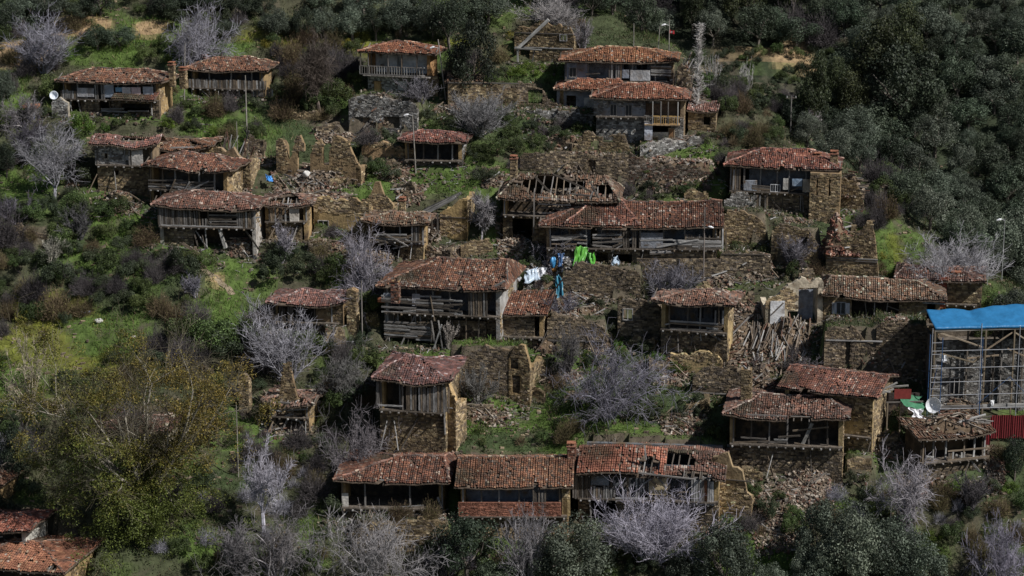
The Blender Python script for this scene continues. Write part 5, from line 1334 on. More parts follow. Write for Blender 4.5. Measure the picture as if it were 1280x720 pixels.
SILVER = (.25, .245, .275); SILV2 = (.30, .295, .33); BRN = (.12, .10, .08); PALEB = (.34, .33, .32); DKG = (.125, .12, .135)
bt = [(55, 92, 76, 72, 'fan', SILVER, 1.3), (240, 84, 88, 74, 'tangle', SILVER, 1.5), (68, 252, 78, 96, 'tree', SILVER, 1.0), (598, 170, 78, 52, 'fan', SILV2, 3.0), (352, 328, 32, 48, 'fan', SILVER, .8),
      (452, 372, 86, 88, 'tangle', SILVER, 1.2), (602, 300, 38, 58, 'tree', PALEB, 1.0), (362, 478, 104, 92, 'fan', SILVER, 1.1), (448, 566, 100, 112, 'tangle', DKG, 1.3), (596, 505, 50, 50, 'fan', SILVER, .8),
      (765, 522, 140, 104, 'tangle', SILVER, 1.3), (838, 376, 64, 48, 'fan', SILVER, 1.3), (694, 334, 60, 52, 'tangle', DKG, 1.0), (692, 36, 96, 40, 'fan', SILV2, 2.2), (728, 66, 22, 40, 'fan', SILVER, .8), (526, 148, 50, 32, 'fan', DKG, 1.2),
      (330, 668, 62, 118, 'tree', SILV2, .7), (346, 738, 130, 104, 'tangle', SILV2, 1.1), (468, 736, 130, 96, 'tangle', SILV2, 1.1), (660, 740, 64, 100, 'fan', PALEB, 1.0), (818, 706, 140, 92, 'fan', SILV2, 2.6),
      (1136, 656, 96, 92, 'tangle', SILV2, .9), (1186, 350, 118, 76, 'fan', SILV2, 2.6), (1250, 738, 84, 92, 'tangle', SILVER, 1.0), (64, 332, 30, 34, 'fan', PALEB, .6), (400, 142, 56, 96, 'tree', BRN, 1.2),
      (872, 138, 15, 128, 'poplar', (.50, .48, .45), 1), (889, 112, 22, 42, 'stems', (.48, .46, .43), 2.5), (933, 114, 18, 38, 'stems', (.48, .46, .43), 2.2), (1117, 22, 14, 34, 'stems', PALEB, 1.4), (1148, 34, 34, 20, 'fan', PALEB, .8),
      (990, 336, 44, 44, 'fan', DKG, .9), (560, 436, 26, 32, 'fan', PALEB, .5), (496, 718, 26, 66, 'stems', PALEB, 1.0), (395, 716, 24, 60, 'stems', PALEB, .7), (1105, 140, 30, 26, 'fan', SILVER, .7),
      (40, 200, 46, 50, 'fan', DKG, 1.0), (100, 300, 40, 40, 'fan', DKG, .9), (20, 285, 50, 36, 'fan', DKG, .8), (1010, 168, 30, 30, 'fan', PALEB, .5), (245, 372, 36, 30, 'fan', SILVER, .7), (160, 560, 60, 60, 'fan', DKG, .7),
      (300, 720, 60, 60, 'fan', SILVER, .9), (560, 720, 60, 40, 'fan', DKG, .9), (430, 500, 70, 60, 'tangle', DKG, 1.0), (128, 200, 30, 30, 'fan', DKG, .6), (710, 470, 40, 60, 'tangle', DKG, .8), (655, 580, 24, 30, 'stems', PALEB, .5), (30, 160, 60, 40, 'tangle', SILVER, .9),
      (1212, 640, 46, 46, 'fan', DKG, .9), (320, 430, 40, 46, 'fan', SILVER, .8), (700, 420, 50, 24, 'fan', DKG, .6), (1000, 470, 50, 24, 'fan', DKG, .5)]
for i, (a, b, c_, d_, st_, cl, dn) in enumerate(bt):
    big = c_ > 80
    desc = {'poplar': 'tall bare poplar', 'stems': 'pale stem clump', 'tree': 'pale trunked tree', 'fan': 'silver fig tree' if cl in (SILVER, SILV2) else ('pale bare sapling' if cl == PALEB else 'dull grey shrub tree'), 'tangle': 'tangled silver tree' if cl != DKG else 'tangled grey tree'}[st_]
    if cl == BRN: desc = 'slender brown tree'
    if big: desc = 'large ' + desc.replace('dull ', '')
    q_ = random.uniform(.92, 1.25); cl2 = tuple(np.array(cl)*q_*np.array([1.0, random.uniform(.93, 1.0), random.uniform(.82, 1.03)])) if st_ not in ('poplar', 'stems') else cl
    bare_tree(a, b, c_, d_, st_, 100+i, colr=cl2, dense=dn, desc=desc, name='poplar_tree' if st_ == 'poplar' else 'bare_tree')

# the budding plane tree lower left: pale limbs, small ochre-green leaves
root, Pb, (q0, q1, lv) = bare_tree(182, 676, 276, 258, 'tree', 501, name='budding_tree', colr=(.30, .28, .22), dense=1.4, label='huge budding tree with pale limbs and yellow-green leaves at lower left', rmin=.014)
lr = np.random.default_rng(5)
Mn = np.array([[0, 0, 0]])
nL = 520; cl_ = []
lim = np.where((lv == 2) | (lv == 1))[0]; cs = q1[lr.choice(lim, nL)]; cs = cs+lr.normal(0, .5, cs.shape)
low = cs[lr.choice(nL, 300)].copy(); low[:, 2] = lr.uniform(-2, 9, 300); low[:, :2] *= .85; low[:80, :2] *= .3; low[:80, 2] = lr.uniform(.5, 6, 80); low[:80, 1] -= 1.2; low[:, :2] *= 1.0; cs = np.concatenate([cs, low])
k_ = lr.integers(0, len(cs), 104000); vv = lr.normal(size=(104000, 3)); vv *= (lr.uniform(.2, 1, (104000, 1))**.5*lr.uniform(.5, 1.25, len(cs))[k_][:, None])/np.linalg.norm(vv, axis=1, keepdims=True)
cc = cs[k_]+vv
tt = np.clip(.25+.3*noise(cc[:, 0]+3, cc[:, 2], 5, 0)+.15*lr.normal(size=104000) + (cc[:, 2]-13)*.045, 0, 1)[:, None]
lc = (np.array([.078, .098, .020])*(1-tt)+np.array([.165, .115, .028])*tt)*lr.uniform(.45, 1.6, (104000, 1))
wc_ = cc+np.array(Pb); w_ = (wc_-CAM)@FWD; sx_ = 640+FPX*((wc_-CAM)@RGT)/w_; sy_ = 360-FPX*((wc_-CAM)@UPV)/w_
kp = ((sx_-165)/62)**2+((sy_-530)/26)**2 > lr.uniform(.2, 1.6, len(cc)); cc, lc = cc[kp], lc[kp]     # a thin place in the crown
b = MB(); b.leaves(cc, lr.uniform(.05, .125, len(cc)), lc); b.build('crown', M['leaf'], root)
root, Pb, (q0, q1, lv) = bare_tree(40, 512, 88, 96, 'droop', 502, name='bare_tree', colr=(.30, .25, .19), dense=1.3, label='dead brown tree with arching pale limbs on the left slope')

# ---------------------------------------------------------------- leafy prototypes
def crown_mesh(seed, n=2600, colr=(.075, .09, .055), var=.35, leaf=.06, lumps=26, squash=.85, tip=(.13, .15, .10), open_=.0, base=-.25):
    lr = np.random.default_rng(seed)
    d = lr.normal(size=(lumps, 3)); d /= np.linalg.norm(d, axis=1, keepdims=True)
    d = d[d[:, 2] > base-.35]
    rad = lr.uniform(.45, .82, len(d))[:, None]
    C = d*rad*np.array([1, 1, squash]); R_ = lr.uniform(.17, .36, len(C))
    k = lr.integers(0, len(C), n)
    v = lr.normal(size=(n, 3)); v /= np.linalg.norm(v, axis=1, keepdims=True)
    rr = lr.uniform(.5, 1.12, n)**.5
    p = C[k]+v*(R_[k]*rr)[:, None]
    t = np.clip(lr.uniform(-.25, 1.0, n)*.8, 0, 1)[:, None]
    c = np.array(colr)*(1-t)+np.array(tip)*t
    c = c*lr.uniform(1-var, 1+var, (n, 1))*lr.uniform(.75, 1.25, len(C))[k][:, None]
    m = MB(); m.leaves(p, lr.uniform(.6, 1.4, n)*leaf, np.clip(c, .008, .5), nrm=v)
    return m
def trunk_mesh(seed, h=1.0, r=.07, limbs=5, colr=(.14, .12, .10)):
    lr = np.random.default_rng(seed); out = []
    p = np.array([0, 0, -.25]); q = np.array([lr.normal(0, .05), lr.normal(0, .05), h*.35]); out.append((p, q, r*1.3, r, 0))
    for i in range(limbs):
        a = 2*PI*i/limbs+lr.uniform(-.4, .4); d = np.array([math.cos(a)*.8, math.sin(a)*.8, .9]); d /= np.linalg.norm(d)
        grow(lr, q, d, h*.75, r*.55, 1, 2, out, .2, .2, (1, 2), .5, 4, .5, .012)
    m = MB(); m.segs([o[0] for o in out], [o[1] for o in out], [o[2] for o in out], [o[3] for o in out], colr, sides=5)
    return m
def bush_twigs(seed, n=900, colr=(.11, .085, .085), r=.011, up=.5, leafn=0, leafc=(.07, .09, .03)):
    lr = np.random.default_rng(seed)
    d = lr.normal(size=(n, 3)); d[:, 2] = np.abs(d[:, 2])*up+.12; d /= np.linalg.norm(d, axis=1, keepdims=True)
    lump = 1+.22*np.sin(3*np.arctan2(d[:, 1], d[:, 0])+seed)+.15*np.sin(7*np.arctan2(d[:, 1], d[:, 0])+2*seed)
    a = lr.uniform(.1, .92, n)**.75; ln = lr.uniform(.10, .34, n)[:, None]
    w = lr.normal(size=(n, 3)); w /= np.linalg.norm(w, axis=1, keepdims=True)
    p0 = d*(a*lump)[:, None]+lr.normal(0, .04, (n, 3)); p1 = p0+(d*.62+w*.6+np.array([0, 0, .12]))*ln*(1.15-.5*a)[:, None]
    b = a
    p1[:, 2] *= 1.0
    m = MB(); m.segs(p0, p1, r*1.2, r*.6, np.array(colr)*lr.uniform(.55, 1.5, (n, 1)), sides=3)
    if leafn:
        k = lr.integers(0, n, leafn); c = p0[k]+(p1[k]-p0[k])*lr.uniform(.2, 1.1, (leafn, 1))
        m.leaves(c, lr.uniform(.02, .05, leafn), np.array(leafc)*lr.uniform(.6, 1.5, (leafn, 1)))
    return m
OLIVE = dict(colr=(.058, .074, .050), tip=(.165, .19, .14))
OAK = dict(colr=(.034, .048, .028), tip=(.12, .150, .098))
DARK_ = dict(colr=(.022, .032, .019), tip=(.072, .094, .056))
GREYG = dict(colr=(.075, .090, .064), tip=(.18, .20, .15))
PINE = dict(colr=(.030, .040, .018), tip=(.075, .085, .032))
def protos(fn, seeds, mat, name): return [fn(s).mesh(name, M[mat]) for s in seeds]
P_CROWN = {
 'olive': protos(lambda s: crown_mesh(s, 11000, leaf=.027, lumps=46, **OLIVE), (1, 2, 3, 4), 'leaf', 'crown'),
 'oak': protos(lambda s: crown_mesh(s, 8500, leaf=.029, lumps=36, **OAK), (5, 6, 7, 8), 'leaf', 'crown'),
 'dark': protos(lambda s: crown_mesh(s, 8000, leaf=.029, lumps=36, **DARK_), (9, 10, 11), 'leaf', 'crown'),
 'grey': protos(lambda s: crown_mesh(s, 8500, leaf=.029, lumps=36, **GREYG), (12, 13, 14), 'leaf', 'crown'),
 'pine': protos(lambda s: crown_mesh(s, 9000, leaf=.03, lumps=48, squash=1.25, **PINE), (15, 16), 'leaf', 'crown'),
}
P_TRUNK = protos(lambda s: trunk_mesh(s), (21, 22, 23), 'bark', 'trunk')
P_BUSH = {
 'purple': protos(lambda s: bush_twigs(s, 3200, (.080, .070, .070), r=.0065, up=.75), (31, 32, 33, 34), 'twig', 'bush'),
 'brown': protos(lambda s: bush_twigs(s, 2400, (.125, .095, .055), r=.007, up=.7, leafn=900, leafc=(.09, .085, .03)), (35, 36, 37), 'twig', 'bush'),
 'greyt': protos(lambda s: bush_twigs(s, 1500, (.24, .23, .26), r=.007, up=.7), (38, 39), 'twig', 'bush'),
 'green': protos(lambda s: crown_mesh(s, 4500, leaf=.036, lumps=24, colr=(.040, .060, .018), tip=(.105, .145, .045), base=0), (41, 42, 43), 'leaf', 'bush'),
 'darkg': protos(lambda s: crown_mesh(s, 4500, leaf=.034, lumps=24, colr=(.030, .042, .020), tip=(.085, .105, .055), base=0), (44, 45, 46), 'leaf', 'bush'),
 'broom': protos(lambda s: bush_twigs(s, 700, (.11, .12, .03), up=.7, leafn=900, leafc=(.19, .19, .018)), (47, 48), 'leaf', 'bush'),
 'lime': protos(lambda s: crown_mesh(s, 4000, leaf=.036, lumps=22, colr=(.055, .10, .014), tip=(.12, .19, .03), base=0), (49, 50), 'leaf', 'bush'),
}
DESC = {'purple': ('dark leafless bush', 'dark leafless bushes'), 'brown': ('brown twiggy bush', 'brown twiggy bushes'), 'greyt': ('pale twig bush', 'pale twig bushes'),
        'green': ('leafy green bush', 'leafy green bushes'), 'darkg': ('dark evergreen bush', 'dark evergreen bushes'), 'broom': ('yellow-flowered bush', 'yellow-flowered bushes'), 'lime': ('bright green bush', 'bright green bushes'),
        'olive': ('olive tree', 'olive trees'), 'oak': ('dark green oak', 'dark green oaks'), 'dark': ('blackish evergreen tree', 'blackish evergreen trees'), 'grey': ('pale leafy tree', 'pale leafy trees'), 'pine': ('tall dark pine', 'tall dark pines')}
vr = np.random.default_rng(77)
def put_tree(kind, x, y, w, h, label=None, desc=None, pxy=None, lift=.55, group=None):
    """w crown width, h whole height in metres"""
    z = float(gz(x, y)); rx = w/2
    root = empty(kind+'_tree' if kind in ('olive', 'oak', 'pine') else 'evergreen_tree', (x, y, z), float(vr.uniform(0, 2*PI)), label, 'tree', group)
    cz = h*lift; hh = (h-cz*.55)/1.9
    hh = h*.56; c = obj_from_mesh('crown', P_CROWN[kind][vr.integers(len(P_CROWN[kind]))], root, (0, 0, h*.5), (0, 0, 0), (rx, rx*vr.uniform(.85, 1.15), hh))
    t = obj_from_mesh('trunk', P_TRUNK[vr.integers(len(P_TRUNK))], root, (0, 0, 0), (0, 0, 0), (rx*.9, rx*.9, h*.55))
    if label is None: plant_label(root, (desc or DESC[kind])[0], (desc or DESC[kind])[1], *pxy)
    return root
def tree_px(kind, px, base, wpx, hpx, **kw):
    P = ground(px, base); k = FPX/project(P)[2]; th = PITCH+math.atan((base-360)/FPX)
    return put_tree(kind, P[0], P[1], wpx/k, hpx/k/math.cos(th), pxy=(px, base-hpx*.5), **kw)
UNDER = []
BUSHNAME = {'purple': 'leafless_bush', 'brown': 'leafless_bush', 'greyt': 'leafless_bush', 'green': 'leafy_bush', 'darkg': 'leafy_bush', 'broom': 'flowering_bush', 'lime': 'leafy_bush'}
def put_bush(kind, x, y, w, h, pxy):
    if w < 1.75: UNDER.append((kind, x, y, w, h)); return
    z = float(gz(x, y))
    ms = P_BUSH[kind]
    s = 1.0 if kind in ('purple', 'brown', 'greyt', 'broom') else .62
    zo = 0 if s == 1.0 else h*.42
    o = obj_from_mesh(BUSHNAME[kind], ms[vr.integers(len(ms))], None, (x, y, z+zo-.05), (0, 0, float(vr.uniform(0, 2*PI))), (w/2, w/2*vr.uniform(.8, 1.2), h*(1.0 if s == 1.0 else s)))
    o['category'] = 'bush'
    plant_label(o, *DESC[kind], *pxy)
    return o

# specific trees
for a in [('dark', 592, 112, 78, 108), ('dark', 562, 60, 60, 70), ('olive', 540, 50, 50, 55), ('olive', 500, 46, 56, 52), ('dark', 470, 50, 44, 46), ('olive', 440, 50, 50, 46), ('olive', 405, 48, 48, 40), ('dark', 378, 50, 44, 42), ('olive', 346, 50, 50, 40), ('oak', 520, 22, 60, 40), ('olive', 455, 18, 60, 40), ('oak', 400, 14, 50, 30), ('dark', 330, 20, 40, 30), ('olive', 610, 30, 60, 46),
          ('dark', 585, 30, 60, 40), ('oak', 340, 40, 40, 24), ('olive', 30, 36, 60, 44), ('olive', 60, 20, 60, 34), ('dark', 5, 48, 50, 44), ('dark', 125, 20, 50, 40), ('dark', 100, 26, 40, 26), ('darkish', 0, 0, 0, 0), ('dark', 215, 22, 60, 34), ('dark', 255, 14, 60, 30), ('oak', 300, 22, 60, 30), ('olive', 280, 50, 36, 26), ('dark', 122, 62, 50, 32), ('oak', 150, 60, 44, 28),
          ('olive', 4, 135, 34, 50), ('dark', 8, 222, 30, 50), ('olive', 1262, 350, 90, 90), ('olive', 1240, 330, 60, 60), ('olive', 1270, 420, 60, 60), ('grey', 1040, 205, 60, 50), ('grey', 1010, 185, 50, 40), ('olive', 1075, 215, 50, 50),
          ('dark', 585, 726, 96, 84), ('olive', 716, 745, 100, 96), ('olive', 690, 720, 60, 50), ('olive', 905, 744, 104, 92), ('olive', 860, 735, 60, 50), ('olive', 1030, 725, 80, 100), ('olive', 1062, 740, 100, 110), ('olive', 1105, 735, 90, 90), ('olive', 1012, 745, 60, 60), ('olive', 1150, 750, 80, 80), ('olive', 960, 755, 60, 50),
          ('dark', 1268, 600, 40, 60), ('oak', 20, 590, 60, 80), ('dark', 5, 640, 50, 60), ('oak', 620, 745, 60, 50), ('dark', 140, 150, 10, 10)]:
    if a[0] == 'darkish' or a[3] < 20: continue
    tree_px(*a)
tree_px('dark', 1125, 160, 120, 110, label='great black evergreen at the centre of the far wood, right of the tan bank') ; tree_px('pine', 1090, 120, 90, 90); tree_px('pine', 1064, 156, 60, 62); tree_px('dark', 1046, 150, 44, 44); tree_px('pine', 1125, 90, 70, 80)

# the wood on the far slope
fr = np.random.default_rng(11)
placed = []
tries = 0; nforest = 0; FOREST = []
while nforest < 290 and tries < 6000:
    tries += 1
    px, py = fr.uniform(630, 1300), fr.uniform(-12, 410)
    edge = np.interp(py, [0, 20, 60, 130, 170, 210, 290, 370], [650, 730, 860, 900, 960, 1090, 1130, 1240])
    if px < edge: continue
    if 862 < px < 1044 and 62 < py < 152: continue
    P = ground(px, py)
    xe = np.interp(P[1], XE_Y, XE_X)
    if P[1] < xe and P[0] < xe+3 and P[1] < 30: continue
    if any((P[0]-q[0])**2+(P[1]-q[1])**2 < (1.15*q[2]+1.0)**2*.62 for q in placed): continue
    w = fr.uniform(3.2, 6.2); kind = fr.choice(['oak', 'oak', 'oak', 'olive', 'dark', 'dark', 'grey', 'purple', 'pine'] if px < 1050 else ['oak', 'oak', 'olive', 'olive', 'grey', 'dark', 'oak', 'oak'])
    placed.append((P[0], P[1], w/2)); nforest += 1
    zone = ('at the top edge' if py < 60 else 'on its upper half' if py < 160 else 'on its lower half' if py < 270 else 'at its foot')
    side = 'left of the great black tree' if px < 1080 else ('at the right edge' if px > 1200 else 'right of the great black tree')
    if kind == 'purple':
        o = obj_from_mesh('leafless_bush', P_BUSH['purple'][fr.integers(4)], None, (P[0], P[1], float(gz(P[0], P[1]))), (0, 0, float(fr.uniform(0, 6))), (w*.55, w*.55, w*.8))
        o['category'] = 'bush'; lab = 'purple-grey leafless thicket'; 
    else:
        o = put_tree(kind, P[0], P[1], w*1.1, w*fr.uniform(.85, 1.1) if kind != 'pine' else w*1.5, label='x', lift=.35)
        lab = {'oak': 'round dark green oak', 'olive': 'grey-green olive tree', 'dark': 'blackish evergreen tree', 'grey': 'pale grey-green tree', 'pine': 'tall dark pine'}[kind]
    FOREST.append((o, lab, px, py))

# bushes over the village slope
NB = {}
OPEN = [(290, 366, 40, 46), (35, 230, 30, 20), (640, 512, 46, 22), (560, 446, 50, 10), (850, 190, 44, 14), (1128, 300, 22, 34), (150, 408, 50, 18), (60, 436, 60, 30), (965, 690, 30, 16), (540, 232, 60, 12), (170, 36, 40, 14), (285, 56, 40, 12), (125, 66, 34, 12), (30, 128, 22, 12), (470, 236, 40, 10), (780, 540, 60, 12)]
def clear(px, py, wpx, hpx, cover=7):
    for (ax, ay, rx, ry) in OPEN:
        if ((px-ax)/(rx+wpx*.3))**2+((py-hpx*.3-ay)/(ry+hpx*.3))**2 < 1: return False
    for (x0, x1, yt, yb) in HOUSE_BOX:
        if px+wpx*.45 > x0 and px-wpx*.45 < x1:
            if py >= yb-3 and py-hpx < yb-cover: return False
            if yt < py < yb-3 and x0-4 < px < x1+4: return False
    return True
bush_xy = []
def fill(x0, y0, x1, y1, n, kinds, wr=(1.4, 3.2), cover=7, sp=.55, asp=(.6, .95)):
    got = 0; t = 0
    while got < n and t < n*14:
        t += 1
        px, py = vr.uniform(x0, x1), vr.uniform(y0, y1)
        w = vr.uniform(*wr); h = w*vr.uniform(*asp)
        P = ground(px, py); k = FPX/project(P)[2]
        if not clear(px, py, w*k, h*k, cover): continue
        if inpads(P[0], P[1], w*.3): continue
        if any((P[0]-q[0])**2+(P[1]-q[1])**2 < ((w/2+q[2])*sp)**2 for q in bush_xy): continue
        bush_xy.append((P[0], P[1], w/2)); got += 1
        kd = kinds[vr.integers(len(kinds))]
        put_bush(kd, P[0], P[1], w, h, (px, py-h*k*.4))
B = 'purple'; R_ = 'brown'; G = 'green'; D_ = 'darkg'; Y_ = 'broom'; L_ = 'lime'; T = 'greyt'
fill(0, 300, 330, 420, 62, [B, D_, D_, D_, G, G, G, R_, B], (1.8, 4.6))
fill(180, 400, 330, 480, 16, [B, B, D_, B, G], (3.5, 6.5), sp=.45)
fill(0, 420, 200, 560, 30, [R_, Y_, G, G, D_, L_], (1.4, 3.2))
fill(0, 540, 60, 640, 8, [D_, D_, B, T], (2.5, 4.5))
fill(0, 200, 180, 310, 28, [D_, D_, D_, B, G, G], (1.6, 3.8))
fill(180, 262, 330, 330, 12, [G, G, D_, B, L_], (1.0, 2.6))
fill(0, 60, 330, 180, 56, [D_, D_, B, R_, G, G, G, L_], (1.3, 3.8))
fill(0, 0, 330, 60, 34, [D_, D_, B, G, R_, G], (1.4, 3.6))
fill(330, 55, 450, 150, 34, [B, R_, R_, D_, G, G], (1.8, 4.6))
fill(330, 45, 640, 64, 12, [Y_, Y_, G, R_], (.8, 1.8)); fill(330, 55, 450, 72, 8, [Y_], (.8, 1.6))
fill(560, 70, 650, 120, 12, [D_, B, R_], (1.2, 2.8))
fill(450, 150, 650, 240, 34, [D_, D_, B, G, G], (1.3, 3.4))
fill(330, 290, 480, 470, 36, [B, D_, D_, G, R_], (1.8, 4.6))
fill(390, 440, 480, 640, 24, [B, D_, G, D_, R_], (2.0, 4.2))
fill(250, 470, 420, 600, 26, [G, D_, B, B, R_, G], (1.2, 3.4))
fill(200, 590, 420, 720, 26, [D_, B, G, G, R_, T], (1.4, 3.2))
fill(560, 440, 900, 560, 70, [G, G, D_, D_, D_, L_, R_], (.8, 2.4))
fill(640, 150, 910, 250, 50, [G, D_, D_, G, B], (.8, 2.2))
fill(640, 80, 700, 110, 8, [L_, G, G], (1.2, 2.4))
fill(860, 110, 930, 190, 20, [D_, G, G, B, R_], (1.5, 3.4))
fill(900, 300, 1030, 350, 14, [R_, B, D_, G], (1.0, 2.6))
fill(1060, 230, 1150, 330, 20, [B, B, B, G, R_], (2.0, 4.6)); fill(1085, 280, 1150, 350, 12, [Y_, L_, R_], (.9, 1.9))
fill(780, 540, 940, 720, 26, [G, G, D_, L_, B], (1.0, 2.6))
fill(940, 560, 1280, 720, 48, [D_, G, G, R_, R_, B, T, L_], (1.2, 3.4))
fill(1160, 590, 1240, 680, 12, [R_, R_, L_], (2.0, 4.0))
fill(500, 660, 960, 720, 20, [D_, G, B, R_], (1.2, 2.8))
fill(885, 140, 980, 200, 20, [D_, G, G, B, R_], (1.3, 2.6)); fill(1100, 470, 1140, 560, 8, [D_, G], (1, 2.4)); fill(900, 440, 1100, 500, 12, [D_, G, B], (.9, 2.0))
fill(630, 320, 830, 440, 34, [D_, G, B, R_], (.8, 2.0)); fill(1180, 380, 1290, 470, 8, [D_, G], (2, 3.5)); fill(880, 118, 1040, 160, 26, [D_, D_, G, B], (1.8, 3.2), cover=40); fill(870, 66, 1036, 108, 26, [D_, D_, G], (1.76, 2.4), cover=40)

um, ut = MB(), MB()
for (kind, x, y, w, h) in UNDER:
    z = float(gz(x, y))
    if kind in ('purple', 'brown', 'greyt'):
        n = 260; d = vr.normal(size=(n, 3)); d[:, 2] = np.abs(d[:, 2])+.1; d /= np.linalg.norm(d, axis=1, keepdims=True); a = vr.uniform(.2, .7, (n, 1)); S_ = np.array([w/2, w/2, h])
        cl_ = {'purple': (.088, .072, .074), 'brown': (.125, .095, .055), 'greyt': (.22, .21, .23)}[kind]
        ut.segs(np.array([x, y, z])+d*a*S_, np.array([x, y, z])+(d*(a+.35)+vr.normal(0, .07, (n, 3)))*S_, .011, .006, np.array(cl_)*vr.uniform(.5, 1.5, (n, 1)), sides=3)
    else:
        n = 480; d = vr.normal(size=(n, 3)); d /= np.linalg.norm(d, axis=1, keepdims=True); lumps = d[:9]*.5; p = lumps[vr.integers(0, 9, n)]+d*vr.uniform(.2, .55, (n, 1))
        cl_ = {'green': (.055, .078, .024), 'darkg': (.044, .056, .028), 'broom': (.16, .155, .02), 'lime': (.085, .14, .022)}[kind]
        um.leaves(np.array([x, y, z+h*.4])+p*np.array([w/2, w/2, h*.55]), vr.uniform(.03, .07, n), np.array(cl_)*vr.uniform(.4, 1.7, (n, 1)), nrm=d)
if um.V: tag(um.build('underbrush', M['leaf']), 'small leafy scrub too low and mixed to tell apart', 'scrub', kind='stuff')
if ut.V: tag(ut.build('twig_scrub', M['twig']), 'small leafless scrub too low and mixed to tell apart', 'scrub', kind='stuff')

# ---------------------------------------------------------------- grass and weeds: nobody could count them
gr_ = np.random.default_rng(8)
def scatter_ground(n, xr=(-58, 60), yr=(-46, 56)):
    x = gr_.uniform(*xr, n); y = gr_.uniform(*yr, n)
    k = ~inpads(x, y, .1)
    return x[k], y[k]
x, y = scatter_ground(260000)
c = groundcol(x, y)
green = (c[:, 1] > c[:, 0]*1.15)
den = np.where(green, 1.0, .38); k = gr_.uniform(size=len(x)) < den; x, y, c = x[k], y[k], c[k]
z = gz(x, y); n = len(x)
hh = gr_.uniform(.12, .46, n)*(1+.5*noise(x, y, 3, 2)); hh = np.clip(hh, .08, .8)
lean = gr_.normal(0, .45, (n, 2)); a = gr_.uniform(0, PI, n); wd = gr_.uniform(.02, .05, n)
b0 = np.stack([x, y, z-.03], 1); off = np.stack([np.cos(a)*wd, np.sin(a)*wd, 0*a], 1); tp = b0+np.stack([lean[:, 0]*hh, lean[:, 1]*hh, hh], 1)
V = np.stack([b0-off, b0+off, tp+off*.25, tp-off*.25], 1).reshape(-1, 3)
cg = c*gr_.uniform(.6, 1.7, (n, 1))*np.array([1.1, 1.18, .9])
dry = gr_.uniform(size=n) < .13; cg[dry] = np.array([.20, .16, .09])*gr_.uniform(.6, 1.3, (dry.sum(), 1))
m = MB(); m.add(V, np.arange(4*n).reshape(n, 4), np.clip(cg, .01, .5))
o = m.build('grass', M['grass']); tag(o, 'rough green and dry grass between the ruins', 'grass', kind='stuff')
x, y = scatter_ground(21000)
n1 = noise(x, y, 4, 3); k = n1 > -.35; x, y = x[k], y[k]
z = gz(x, y); n = len(x); per = 11
s = gr_.uniform(.12, .42, n)
cen = np.repeat(np.stack([x, y, z+s*.4], 1), per, 0)+gr_.normal(size=(n*per, 3))*np.repeat(s, per)[:, None]*np.array([.75, .75, .5])
c = groundcol(x, y); t = gr_.uniform(size=(n, 1))
wc = np.where(t < .6, np.array([.044, .064, .022]), np.where(t < .8, c*.9, np.array([.09, .07, .045])))
m = MB(); m.leaves(cen, gr_.uniform(.05, .12, n*per), np.repeat(wc, per, 0)*gr_.uniform(.5, 1.7, (n*per, 1)))
o = m.build('weeds', M['grass']); tag(o, 'low dark weeds and brambles scattered over the slope', 'weeds', kind='stuff')
x, y = scatter_ground(9000)
c = groundcol(x, y); k = (noise(x, y, 5, 1) > .1); x, y = x[k], y[k]; n = len(x); z = gz(x, y)
m = MB(); m.boxes(np.stack([x, y, z], 1), gr_.uniform(.04, .2, (n, 3))*np.array([1.2, 1, .7]), pick(PAL_STONE*1.2, n, .4), jit=.03)
o = m.build('loose_stones', M['rubble']); tag(o, 'loose stones strewn over the slope', 'stones', kind='stuff')

# weeds along the walls and debris underfoot
wp = []
for (P0, ya, u0, u1, v, z, dn) in WALLTOPS:
    n = gr_.poisson(dn*(u1-u0)*1.6)
    if n == 0: continue
    u = gr_.uniform(u0, u1, n); vv_ = v+gr_.normal(0, .12, n); c_, s_ = math.cos(ya), math.sin(ya)
    x_, y_ = P0[0]+u*c_-vv_*s_, P0[1]+u*s_+vv_*c_
    zz = np.full(n, P0[2]+z) if v > 0 else gz(x_, y_)
    wp.append(np.stack([x_, y_, zz], 1))
wp = np.concatenate(wp); n = len(wp); per = 12; s = gr_.uniform(.12, .4, n)
cen = np.repeat(wp+np.array([0, 0, .1]), per, 0)+gr_.normal(size=(n*per, 3))*np.repeat(s, per)[:, None]*np.array([.6, .5, .5])
m = MB(); t = gr_.uniform(size=(n, 1)); wc = np.where(t < .7, np.array([.045, .064, .020]), np.array([.12, .10, .06]))
m.leaves(cen, gr_.uniform(.04, .11, n*per), np.repeat(wc, per, 0)*gr_.uniform(.5, 1.7, (n*per, 1)))
o = m.build('wall_weeds', M['grass']); tag(o, 'weeds growing on the wall tops and at the foot of the walls', 'weeds', kind='stuff')
hb = [(a, b, c_, d) for (a, b, c_, d) in HOUSE_BOX]
xs, ys = [], []
for (a, b, yt, yb) in hb:
    q = ground((a+b)/2, yb); k = FPX/project(q)[2]; n = int((b-a)*.9)
    xs.append(q[0]+gr_.uniform(-.65, .65, n)*(b-a)/k); ys.append(q[1]-gr_.exponential(1.1, n)-.1)
x, y = np.concatenate(xs), np.concatenate(ys); n = len(x); z = gz(x, y)
m = MB(); L = gr_.uniform(.2, 1.1, n); a = gr_.uniform(0, PI, n); d = np.stack([np.cos(a)*L, np.sin(a)*L*.6, gr_.normal(0, .15, n)+.15*np.sin(a)], 1)
cc = np.stack([x, y, z+.08], 1); m.segs(cc-d/2, cc+d/2, gr_.uniform(.02, .05, n), gr_.uniform(.02, .05, n), pick(PAL_WOOD*1.1, n, .3), sides=4)
k = gr_.integers(0, n, n); m.boxes(cc[k]+gr_.normal(0, .4, (n, 3))*np.array([1, 1, 0]), gr_.uniform(.04, .15, (n, 3)), pick(PAL_RUBBLE, n, .3), jit=.03)
